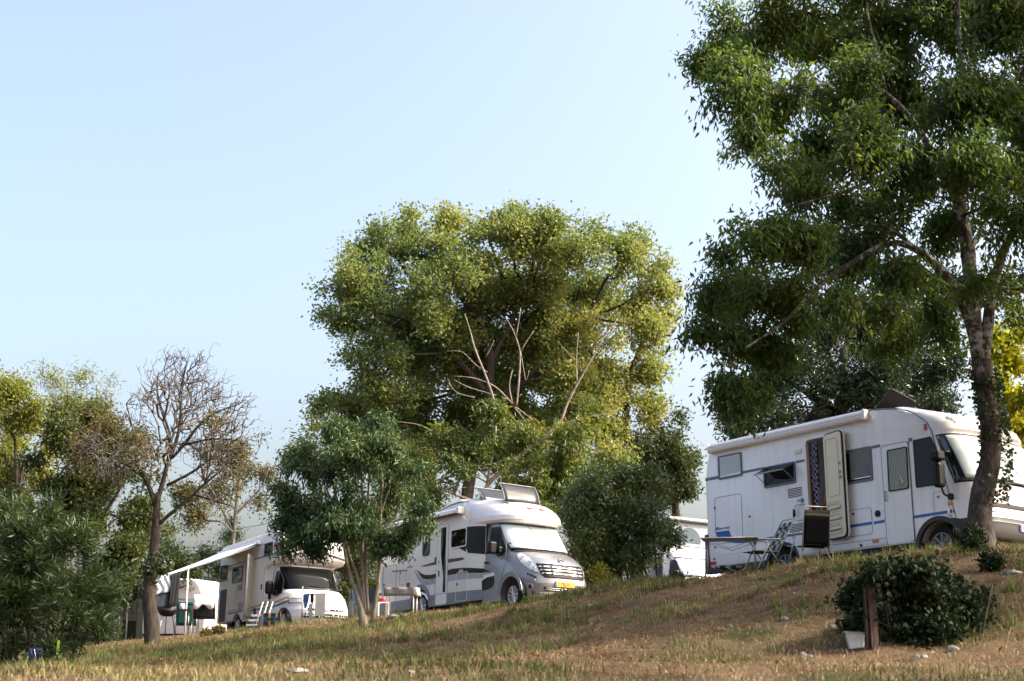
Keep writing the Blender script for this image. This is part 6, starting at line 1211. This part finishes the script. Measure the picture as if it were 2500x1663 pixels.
leaf_cloud('foliage', T, D, LF['vine'], vn_, Mv, rv_, K=13, L=.062, W=.042, spread=.14, droop=.35, along=.15, tl=.7, shape='broad', clump=.4, tmid=.36, tvar=.2, singles=120)
# --- low weeds with their own outline
for i, (px, Y, r_, lf, lab) in enumerate([(2430, 19.5, 26, 'vine', 'low leafy weed right of the sprawling shrub'), (1300, 30.6, 13, 'sap', 'dark green weed beside the stick near the silver bumper'), (1655, 28.0, 16, 'olean', 'small green grass tuft on the ridge before the raised-roof van'), (2385, 21.0, 34, 'vine', 'leafy undergrowth round the foot of the lichen-grey trunk'), (535, 35.5, 13, 'brown', 'yellow flowering weed beside the dark folding chair'), (505, 35, 9, 'brown', 'tiny yellow weed on the ridge left of the folding chair')]):
    p = on_ground(px, Y); M = Matrix.Translation(p); o = empty('weed', M, lab, 'weed'); rw = np.random.RandomState(100 + i); r3 = r_ * mpp(Y)
    T = np.array(p) + norm(rw.normal(size=(70, 3))) * r3 * rw.rand(70, 1) ** .4 * [1.2, .8, 1] + [0, 0, r3 * .8]; T[:, 2] = np.maximum(T[:, 2], p.z + .03)
    leaf_cloud('foliage', T, norm(T - np.array(p)), LF[lf], o, M, rw, K=8, L=.09, W=.03, spread=.08, droop=.1, along=.1, tl=.8, shape='lance')
# ================================================================== THINGS STANDING ABOUT
def stand(px, Y, rz, sink=0.0):
    p = on_ground(px, Y, sink); return Matrix.Translation(p) @ Matrix.Rotation(R(rz), 4, 'Z')
def stand_py(px, py, Y, rz):
    p = at(px, py, Y); return Matrix.Translation((p.x, p.y, g1(p.x, p.y))) @ Matrix.Rotation(R(rz), 4, 'Z')
def foot(M, x, y):
    """height of the ground under a point of the thing, in its own axes"""
    w = M @ Vector((x, y, 0)); return g1(w.x, w.y) - M.translation.z - .02
def strip(rows, name, mt, parent, th=.012):
    b = MB(); b.grid(rows); o = b.build(name, mt, parent); o.modifiers.new('s', 'SOLIDIFY').thickness = th; return o
M_['fab_check'] = pattern_mat('green_white_check', 'check', (.34, .34, .31), (.03, .05, .04), (9, 9, 9))
M_['fab_green'] = pattern_mat('olive_stripe', 'stripe', (.06, .065, .045), (.30, .29, .22), (4.5, 0, 0))
M_['fab_dark'] = pattern_mat('dark_ribbed_cloth', 'stripe', (.005, .005, .006), (.016, .016, .017), (0, 0, 9))
M_['diamond'] = pattern_mat('diamond_cloth', 'check', (.20, .185, .18), (.36, .345, .34), (30, 30, 30))
M_['wavecloth'] = pattern_mat('marbled_cloth', 'waves', (.10, .12, .15), (.55, .57, .62), (2, 2, 3))

# folding table by the large motorhome
M = stand(1790, 26.5, -12); t = empty('folding_table', M, 'grey folding table with thin metal legs beside the rear of the large motorhome', 'table')
b = MB(); b.box((-.52, -.33, .655), (.50, .36, .68)); b.build('tabletop', M_['midgrey'], t, bevel=.008); b = MB(); b.tube([(-.52, -.33, .668), (.50, -.33, .668), (.50, .36, .668), (-.52, .36, .668), (-.52, -.33, .668)], .014, 5, cap=False); b.build('table_edge', M_['alu'], t)
for x, y in ((-.44, -.27), (.42, -.27), (.42, .30), (-.44, .30)):
    b = MB(); b.tube([(x, y, .65), (x * 1.03, y, .3), (x * 1.05, y, foot(M, x * 1.05, y))], .014, 6); b.build('leg', M_['alu'], t)
for y in (-.27, .30):
    b = MB(); b.tube([(-.43, y, .62), (0, y, .48)], .007, 4); b.tube([(.41, y, .62), (0, y, .48)], .007, 4); b.build('brace', M_['alu'], t)
# two camping chairs
def high_chair(M, label, back_mt, seat_mt, lean, name='camping_chair', hb=1.08, group='camping chairs by the large motorhome', w=.27, sh=.42):
    """+x is the way the sitter faces"""
    o = empty(name, M, label, 'chair', group); ln = math.tan(R(lean))
    B = lambda y, z: Vector((-.20 - (z - sh) * ln, y, z))
    b = MB(); b.tube([B(-w, .30), B(-w, hb - .06), B(-w + .05, hb), B(w - .05, hb), B(w, hb - .06), B(w, .30)], .013, 6); b.build('back_frame', M_['alu'], o)
    strip([[B(-w + .01 + (2 * w - .02) * k / 6, sh + (hb - .16 - sh) * i / 8) + Vector((-.02 * math.sin(math.pi * k / 6), 0, 0)) for k in range(7)] for i in range(9)], 'backrest', back_mt, o)
    strip([[B(-w + .01 + (2 * w - .02) * k / 6, hb - .16 + .10 * i / 2) + Vector((.004, 0, 0)) for k in range(7)] for i in range(3)], 'headrest', M_['fab_green'] if seat_mt is M_['fab_dark'] else seat_mt, o, .02)
    strip([[Vector((-.20 + .46 * i / 6, -w + .01 + (2 * w - .02) * k / 6, sh - .02 * math.sin(math.pi * i / 6))) for k in range(7)] for i in range(7)], 'seat', seat_mt, o)
    for s in (-1, 1):
        b = MB(); b.tube([(-.20, s * w, .40), (.28, s * w, .42)], .012, 6); b.build('seat_rail', M_['alu'], o)
        b = MB(); b.box((-.22, s * (w + .02) - .025, .615), (.22, s * (w + .02) + .025, .64)); b.build('armrest', M_['ivory'] if seat_mt is M_['fab_dark'] else M_['alu'], o, bevel=.008)
        for x0, x1 in ((.12, -.32), (-.02, .30)):
            b = MB(); b.tube([(x0, s * (w + .02), .62), ((x0 + x1) / 2, s * (w + .025), .3), (x1, s * (w + .03), foot(M, x1, s * (w + .03)))], .012, 6); b.build('leg', M_['alu'], o)
    b = MB(); b.tube([(-.32, -w - .03, foot(M, -.32, -w) + .03), (-.32, w + .03, foot(M, -.32, w) + .03)], .011, 5); b.build('crossbar', M_['alu'], o)
    return o
high_chair(stand(1984, 25.3, 112), 'high-backed camping chair with black ribbed back turned to us', M_['fab_dark'], M_['fab_dark'], 7)
high_chair(stand(1868, 26.3, 196), 'reclined camping chair with green and white checked cloth', M_['fab_check'], M_['fab_check'], 30, hb=1.02)
# footrest with the dark padded cover
M = stand(1792, 26.9, 12); o = empty('footrest', M, 'low striped footrest under the edge of the grey folding table', 'footrest')
strip([[Vector((-.30 + .6 * i / 6, -.2 + .4 * k / 4, .22 + .015 * math.sin(i * 2.1))) for k in range(5)] for i in range(7)], 'pad', M_['fab_check'], o, .05)
for x0, x1, y in ((-.22, .25, -.2), (.22, -.25, -.2), (-.22, .25, .2), (.22, -.25, .2)):
    b = MB(); b.tube([(x0, y, .2), (x1, y, foot(M, x1, y))], .011, 5); b.build('leg', M_['alu'], o)
# little pole with a white folded cloth
M = stand(1908, 26.8, 0); o = empty('windsock_pole', M, 'thin dark pole with a folded white cloth beside the checked chair', 'pole')
b = MB(); b.tube([(0, 0, -.05), (0, 0, .80)], .009, 5); b.build('pole', M_['slate'], o)
b = MB(); b.add([(-.16, -.02, .62), (.0, .02, .60), (.02, 0, .86), (-.03, -.06, .84), (-.05, .06, .60), (-.16, .05, .63)], [(0, 1, 2, 3), (0, 4, 1), (0, 5, 4), (5, 3, 2), (5, 2, 4), (4, 2, 1), (0, 3, 5)]); b.build('folded_cloth', M_['cloth_white'], o)

# patterned folding bench in front of the silver motorhome
M = stand(980, 32.8, -9); o = empty('folding_bench', M, 'folding table with a diamond-patterned cloth before the silver-nosed motorhome', 'table')
strip([[Vector((-.37 + .74 * k / 10, -.22 - .012 * math.sin(k * 1.3), .64 - .19 * i / 3)) for k in range(11)] for i in range(4)], 'cloth_front', M_['diamond'], o, .012)
strip([[Vector((-.37 + .74 * k / 6, -.22 + .44 * i / 3, .645)) for k in range(7)] for i in range(4)], 'cloth_top', M_['diamond'], o, .015)
strip([[Vector((.375 + .01 * i, -.22 + .44 * k / 4, .64 - .19 * i / 3)) for k in range(5)] for i in range(4)], 'cloth_side', M_['diamond'], o, .012)
for x, y in ((-.32, -.17), (.31, -.17), (.31, .18), (-.32, .18)):
    b = MB(); b.tube([(x, y, .63), (x, y, foot(M, x, y))], .018, 6); b.build('leg', M_['white'], o)
M = stand(934, 34.2, 20) @ Matrix.Scale(.7, 4); o = empty('plastic_step', M, 'white plastic step with a red top behind the slim pale stems', 'step')
b = MB(); b.box((-.2, -.15, foot(M, 0, 0)), (-.16, .15, .42)); b.box((.16, -.15, foot(M, 0, 0)), (.2, .15, .42)); b.box((-.2, -.15, .42), (.2, .15, .45)); b.build('stand', M_['white'], o)
b = MB(); b.lathe([(.0, .0), (.11, .0), (.12, .1), (.10, .14), (0, .15)], Matrix.Translation((0, 0, .452)), 14); b.build('red_bowl', M_['red'], o)

# clothes rack with washing in front of the older motorhome
M = stand(778, 38.2, -16) @ Matrix.Scale(.86, 4); o = empty('clothes_rack', M, 'folding clothes rack hung with washing before the older motorhome', 'clothes rack')
for s in (-1, 1):
    b = MB(); b.tube([(-.36 * s, -.28, foot(M, -.36 * s, -.28)), (.0, 0, .45), (.36 * s, .28, .93)], .010, 5); b.build('leg', M_['white'], o)
    b = MB(); b.tube([(-.36 * s, .28, foot(M, -.36 * s, .28)), (.0, 0.02, .45), (.36 * s, -.28, .93)], .010, 5); b.build('leg', M_['white'], o)
b = MB(); b.tube([(-.40, -.28, .93), (.40, -.28, .93), (.40, .28, .93), (-.40, .28, .93), (-.40, -.28, .93)], .009, 5, cap=False); b.build('top_frame', M_['white'], o)
for k in range(5):
    b = MB(); b.tube([(-.40, -.2 + .1 * k, .93), (.40, -.2 + .1 * k, .93)], .005, 4); b.build('rail', M_['white'], o)
def hang(name, pts, M, mt, label, cat='cloth', y=-.30, group=None, th=.012):
    b = MB(); b.prism(pts, lambda p: Vector((p[0], y + .015 * math.sin(p[0] * 25), p[1])), lambda p: Vector((p[0], y - th + .015 * math.sin(p[0] * 25), p[1])))
    c = b.build(name, mt, None); c.matrix_world = M; return tag(c, label, cat, group)
hang('trousers', [(-.40, .92), (-.20, .95), (-.22, .75), (-.28, .50), (-.34, .50), (-.37, .70), (-.42, .70)], M, M_['cloth_blue'], 'dark blue garment pegged at the left of the clothes rack', 'clothing')
hang('shorts', [(-.17, .94), (-.04, .94), (-.04, .66), (-.15, .66)], M, M_['cloth_dark'], 'small black garment in the middle of the clothes rack', 'clothing')
hang('towel', [(.0, .95), (.33, .95), (.33, .25), (.01, .28)], M, pm('pale_towel', (.62, .60, .54), .95, var=.08), 'pale grey towel hanging on the right half of the clothes rack', 'towel')
hang('towel', [(-.20, .62), (-.06, .66), (-.08, .14), (-.19, .16)], M, pm('thin_towel', (.50, .48, .44), .95, var=.08), 'narrow beige cloth below the small black garment on the clothes rack', 'cloth')
M = stand(737, 38.0, 0); o = empty('washing_pole', M, 'grey metal pole standing at the left end of the clothes rack', 'pole')
b = MB(); b.tube([(0, 0, -.1), (0, 0, 1.02)], .016, 6); b.build('pole', M_['alu'], o)
# step stool and the chequered windbreak by the entry door of the older motorhome
M = stand(628, 39.2, -25); o = empty('step_stool', M, 'white slatted step stool below the open door of the older motorhome', 'step stool')
for k, z in enumerate((.06, .19, .32)):
    b = MB(); b.box((-.17, -.26 + .1 * k, z), (.17, -.10 + .1 * k, z + .05)); b.build('tread', M_['white'], o, bevel=.008)
for s in (-1, 1):
    b = MB(); b.prism([(-.26, foot(M, 0, -.2)), (.14, foot(M, 0, 0)), (.14, .37), (-.06, .37), (-.26, .08)], lambda p: Vector((s * .18, p[0], p[1])), lambda p: Vector((s * .2, p[0], p[1]))); b.build('side', M_['dark'], o)
M = stand(640, 39.7, -10); o = empty('folded_chair', M, 'folded white and black striped chair leaning by the older motorhome door', 'chair')
for k in range(5): b = MB(); b.tube([(-.18 + .07 * k, 0, .05), (-.05 + .07 * k, .18, .72)], .016, 5); b.build('bar', M_['white'] if k % 2 == 0 else M_['black'], o)
b = MB(); b.box((-.26, .03, .03), (-.20, .09, .55)); b.build('frame', M_['cloth_dark'], o)
M = stand(664, 38.9, -14) @ Matrix.Scale(.74, 4); o = empty('windbreak', M, 'blue windbreak with yellow, orange and green squares by the front wheel', 'windbreak')
cc = [('cloth_blue', None), ('yellow_sq', (.62, .42, .02)), ('orange_sq', (.60, .16, .02)), ('green_sq', (.03, .16, .08)), ('navy_sq', (.03, .045, .09))]
for n_, c_ in cc[1:]: M_[n_] = pm(n_, c_, .85)
pat = [['navy_sq', 'navy_sq', 'yellow_sq', 'navy_sq', 'navy_sq', 'yellow_sq', 'navy_sq'], ['cloth_blue', 'navy_sq', 'green_sq', 'navy_sq', 'cloth_blue', 'green_sq', 'navy_sq'], ['navy_sq', 'navy_sq', 'orange_sq', 'navy_sq', 'navy_sq', 'orange_sq', 'cloth_blue']]
for i in range(3):
    for k in range(7):
        b = MB(); b.box((-.32 + .092 * k, .01 * (k % 2), .36 - .145 * i), (-.23 + .092 * k, .02 + .01 * (k % 2), .50 - .145 * i)); b.build('square', M_[pat[i][k]], o)
for x in (-.33, .33):
    b = MB(); b.tube([(x, .03, foot(M, x, 0)), (x, .03, .52)], .012, 5); b.build('pole', M_['wood'], o)

# under the awning: barbecue, small tables, chairs, hanging cloths
M = stand(408, 40.0, 10); o = empty('kettle_barbecue', M, 'black kettle barbecue on thin legs right of the ivy-clad trunk', 'barbecue')
b = MB(); b.lathe([(0, .56), (.12, .565), (.20, .61), (.245, .70), (.25, .745), (.24, .75), (.235, .74)], Matrix.Identity(4), 24); b.build('bowl', M_['black'], o)
b = MB(); b.lathe([(.245, .755), (.24, .765), (0, .77)], Matrix.Identity(4), 24); b.build('grate', M_['dark'], o)
for k in range(3):
    a = R(100 + 120 * k); q = lambda r_, z: (r_ * math.cos(a), r_ * math.sin(a), z); b = MB(); b.tube([q(.16, .60), q(.26, foot(M, .26 * math.cos(a), .26 * math.sin(a)))], .013, 5); b.build('leg', M_['alu'] if k == 1 else M_['black'], o)
b = MB(); b.tube([(-.18, .0, .76), (.34, .05, .93)], .010, 4); b.build('tongs', M_['black'], o)
M = stand(445, 40.6, -6); o = empty('camp_table', M, 'dark round-edged camp table right of the kettle barbecue', 'table')
b = MB(); b.prism(rr(-.42, -.28, .40, .28, .1), lambda p: Vector((p[0], p[1], .70)), lambda p: Vector((p[0], p[1], .735))); b.build('tabletop', M_['dark'], o)
for x, y in ((-.12, -.22), (.25, -.22), (.1, .2), (.34, .22)):
    b = MB(); b.tube([(x, y, .7), (x + .03, y, foot(M, x + .03, y))], .016, 5); b.build('leg', M_['alu'], o)
c = MB(); c.lathe([(0, 0), (.07, 0), (.075, .1), (.06, .16), (0, .17)], M @ Matrix.Translation((.02, -.1, .737)), 14); c = c.build('white_jug', M_['white'], None); tag(c, 'small white jug on the dark camp table', 'jug')
o = high_chair(stand(457, 42.6, 100), 'teal camp chair with a wide back behind the dark camp table', M_['cloth_teal'], M_['cloth_teal'], 10, hb=1.12, group='camp chairs under the awning', w=.31)
dk = high_chair(stand(500, 40.2, 96), 'dark camp chair with a white towel over its back under the awning', M_['cloth_dark'], M_['cloth_dark'], 9, hb=1.02, group='camp chairs under the awning', w=.30)
Mk = dk.matrix_world.copy()
rows = [[Vector((-.305 - (.035 if i < 4 else -.035) + .0, -.28 + .57 * k / 10, 1.05 - abs(i - 4) * (.085 if i < 4 else .06) - (.07 * math.sin(k * .9) if i == 0 else 0))) for k in range(11)] for i in range(9)]
b = MB(); b.grid(rows); tw = b.build('towel', M_['cloth_white'], None); tw.matrix_world = Mk @ Matrix.Translation((-.005, 0, 0)); tw.modifiers.new('s', 'SOLIDIFY').thickness = .014; tag(tw, 'white towel draped over the back of the dark camp chair', 'towel')
# cloths hung from the awning rail
ae = lambda y: 2.22 - 1.22 * (-y - .10) / 2.85          # height of the awning edge
def cloth_edge(name, y0, y1, d0, h0, h1, mt, label, xo):
    rows = [[PF @ Vector((xo + .02 * math.sin(k * 1.6 + i * .5), y0 + (y1 - y0) * k / 10, ae(y0 + (y1 - y0) * k / 10) - .03 - d0 - (h0 + (h1 - h0) * k / 10) * i / 7)) for k in range(11)] for i in range(8)]
    b = MB(); b.grid(rows); o = b.build(name, mt, None); o.modifiers.new('s', 'SOLIDIFY').thickness = .01; return tag(o, label, 'cloth')
cloth_edge('hanging_cloth', -3.15, -2.62, .0, .42, .52, M_['wavecloth'], 'marbled white and blue cloth hanging from the outer corner of the awning', -.74)
cloth_edge('hanging_cloth', -2.72, -2.46, .0, .95, .98, M_['cloth_dark'], 'dark charcoal cloth hanging at the near edge of the awning', -.70)
cloth_edge('hanging_cloth', -3.15, -2.46, .45, .36, .52, pm('blue_charcoal_cloth', (.035, .045, .06), .9, var=.3, scale=5), 'blue-grey cloth hanging below the marbled one at the awning corner', -.79)

# post, canister and rubbish on the bank
M = stand_py(2134, 1592, 17.0, 8); o = empty('wooden_post', M, 'weathered reddish-brown wooden post at the left of the dark sprawling shrub', 'post')
b = MB(); b.box((-.047, -.045, -.15), (.047, .045, .74)); b.build('post', M_['postwood'], o, bevel=.008)
b = MB(); b.box((-.09, -.02, -.1), (-.06, .04, .70)); b.build('side_board', M_['postwood'], o, bevel=.005)
M = stand_py(2088, 1598, 17.2, -6); o = empty('plastic_canister', M, 'grubby white plastic canister left of the wooden post', 'canister')
M_['grubby'] = pm('grubby_white_plastic', (.62, .60, .52), .6, var=.4, scale=7, dirt=.7)
b = MB(); b.prism([(-.11, .185), (.11, .175), (.10, .0), (-.07, -.02)], lambda p: Vector((p[0], -.09, p[1])), lambda p: Vector((p[0] * .95, .09, p[1]))); b.build('body', M_['grubby'], o, bevel=.015)
b = MB(); b.tube([(-.115, -.092, .182), (.115, -.092, .172), (.115, .092, .172), (-.115, .092, .182), (-.115, -.092, .182)], .010, 5, cap=False); b.build('rim', M_['grubby'], o)
M = stand_py(1352, 1464, 29.6, 24); o = tag(MB().tube([(-.42, 0, .02), (-.1, .02, .07), (.2, .0, .13), (.42, .02, .17)], [.028, .032, .03, .022], 7).build('wooden_stick', BK['dead'], None), 'pale wooden stick lying before the silver bumper', 'stick'); o.matrix_world = M
# limestone pieces, each with its own place and shape
def rock(px, py, Y, sx, sy, sz, seed, label):
    rs = np.random.RandomState(seed); sx, sy, sz = sx * .7, sy * .7, sz * .62; bm = bmesh.new(); bmesh.ops.create_icosphere(bm, subdivisions=2, radius=1)
    P = np.array([v.co[:] for v in bm.verts]); n = fbm(P * 1.3 + seed * 3.7, 3); q = np.round(fbm(P * 2.1 + seed, 2) * 5) / 5
    for v, a, c in zip(bm.verts, n, q): v.co = Vector(v.co) * (.55 + .7 * a + .25 * c); v.co.x *= sx; v.co.y *= sy; v.co.z *= sz
    me = bpy.data.meshes.new('limestone_rock'); bm.to_mesh(me); bm.free(); me.polygons.foreach_set('use_smooth', [True] * len(me.polygons)); me.update()
    try: me.set_sharp_from_angle(angle=R(28))
    except Exception: pass
    o = link_mesh('limestone_rock', me, M_['stone']); p = at(px, py, Y); o.location = (p.x, p.y, g1(p.x, p.y) + sz * .12); o.rotation_euler = (0, 0, rs.uniform(0, 6)); return tag(o, label, 'rock', 'limestone rocks on the bank')
for a in [(962,1506,31.2,.20,.14,.12,1,'pale rock on the ridge right of the slim pale stems'), (985,1500,31.3,.16,.1,.08,2,'flat pale rock touching the ridge below the patterned folding table'), (905,1556,28,.12,.1,.07,3,'small white rock below the foot of the multi-stemmed sapling'),
          (2472,1388,19.2,.17,.11,.075,4,'light grey rock on the slope at the right edge'), (2322,1540,16.6,.16,.10,.09,5,'bright rock in the shade right of the sprawling shrub'), (2236,1578,16.4,.09,.07,.07,6,'white rock at the foot of the sprawling shrub'), (2254,1590,16.2,.07,.06,.05,7,'lower of two white rocks at the foot of the sprawling shrub'),
          (1916,1534,19.5,.10,.07,.07,8,'grey rock on the bank left of the plastic canister and above the path'), (2032,1556,18.5,.07,.05,.06,9,'small grey rock just above the plastic canister'), (1962,1602,16.8,.08,.06,.06,10,'grey rock left of the plastic canister at the path edge'), (1978,1606,16.6,.06,.05,.04,11,'little rock beside the grey path-edge rock'),
          (725,1660,12.8,.19,.12,.055,12,'flat grey rock at the very bottom of the photo, left of centre'), (1003,1660,12.8,.07,.06,.04,13,'small rounded rock at the bottom of the photo near the centre'), (948,1590,22,.14,.09,.045,14,'flat pale rock half sunk in grass below the sapling'), (300,1648,17.5,.22,.13,.045,15,'flat dark-edged rock in the shade right of the oleander'),
          (1300,1575,21.8,.10,.07,.04,16,'pale flat rock on the bank below the silver motorhome'), (1440,1505,25,.09,.06,.05,17,'small rock in the green patch of the bank'), (2080,1480,20,.06,.05,.05,18,'small rock left of the sprawling shrub higher on the bank'), (1940,1490,21,.05,.04,.035,19,'tiny pale rock high on the dry bank'), (1700,1410,27.2,.07,.05,.05,20,'pinkish rock on the ridge before the raised-roof van'), (2140,1615,15.5,.10,.07,.05,21,'weathered rock on the path below the wooden post'), (1780,1570,20.2,.06,.05,.04,22,'little rock on the middle of the lower bank'), (1560,1600,17.5,.07,.05,.035,23,'low flat stone on the mown path near the middle')]:
    rock(*a)
# things tucked under the oleander
M = stand(147, 22.6, 0); o = empty('folding_seat', M, 'neon green strap hanging in the dark under the oleander', 'strap')
b = MB(); b.box((-.012, -.01, .32), (.018, .01, .50)); b.build('strap', pm('neon_green', (.30, .62, .04), .6), o); b = MB(); b.tube([(0, 0, .32), (-.03, 0, .26), (-.03, 0, .20), (0, 0, .18), (.03, 0, .21), (.02, 0, .27)], .009, 5); b.build('loop', M_['plateY'] if False else bpy.data.materials['neon_green'], o)
o.name = 'hanging_strap'
for px, Y, lab in ((112, 21.6, 'bright blue scrap lying under the oleander, the lower left one'), (216, 21.0, 'small turquoise scrap on the shaded grass right of the oleander'), (186, 20.8, 'tiny blue scrap beside the turquoise one near the oleander')):
    p = on_ground(px, Y); rs = np.random.RandomState(px); b = MB()
    b.grid([[p + Vector((-.06 + .03 * k, -.04 + .03 * i, .05 + .035 * rs.rand())) for k in range(5)] for i in range(4)]); o = b.build('plastic_scrap', pm('turquoise_plastic', (.02, .25, .40), .5) if 'turquoise_plastic' not in bpy.data.materials else bpy.data.materials['turquoise_plastic'], None); tag(o, lab, 'scrap')
M = stand(92, 22.4, 15); o = empty('striped_towel', M, 'white and blue striped cloth lying in the dark under the oleander', 'cloth')
for k in range(3): b = MB(); b.tube([(-.06 + .05 * k, -.012, .36), (-.03 + .05 * k, -.012, .22)], .008, 4); b.build('stripe', M_['cloth_white'] if k % 2 else M_['cloth_blue'], o)
b = MB(); b.grid([[Vector((-.09 + .05 * k, .01 * math.sin(k * 2), .38 - .06 * i)) for k in range(5)] for i in range(4)]); b.build('cloth', M_['navy_sq'], o)
# dark red car parked beyond the sapling
M = stand(915, 47, -80); o = empty('parked_car', M, 'near-black car half hidden between the sapling stems', 'car')
b = MB(); b.prism([(-1.9, .3), (-1.95, .75), (-1.7, .95), (-1.1, 1.0), (-.5, 1.42), (.7, 1.44), (1.35, 1.02), (1.85, .9), (1.95, .5), (1.9, .3)], lambda p: Vector((p[0], -.82, p[1])), lambda p: Vector((p[0], .82, p[1]))); b.build('body', pm('black_car_paint', (.012, .011, .012), .3, coat=.5), o, bevel=.09, seg=3, auto=True)
for y in (-.6, .6): b = MB(); b.box((-1.98, y - .16, .72), (-1.86, y + .16, .86)); b.build('tail_lamp', M_['red'], o, bevel=.03)
b = MB(); b.prism([(-.98, 1.02), (-.46, 1.37), (.66, 1.38), (1.18, 1.03)], lambda p: Vector((p[0], -.835, p[1])), lambda p: Vector((p[0], .835, p[1]))); b.build('side_glass', M_['glass'], o)
for x in (-1.2, 1.25):
    for y in (-.80, .62):
        b = MB(); b.lathe([(.0, .0), (.2, .0), (.31, .01), (.32, .05), (.32, .2)], Matrix.Translation((x, y, .31)) @ Matrix.Rotation(R(-90), 4, 'X'), 18); b.build('wheel', M_['rubber'], o)
# overhead wire on the left
P0, P1 = at(560, 1295, 60), at(1000, 1140, 66); pts = [P0.lerp(P1, k / 20) - Vector((0, 0, .5 * math.sin(math.pi * k / 20))) for k in range(21)]
tag(MB().tube(pts, .014, 4).build('overhead_wire', M_['black'], None), 'thin dark overhead wire sloping up behind the sapling', 'wire')
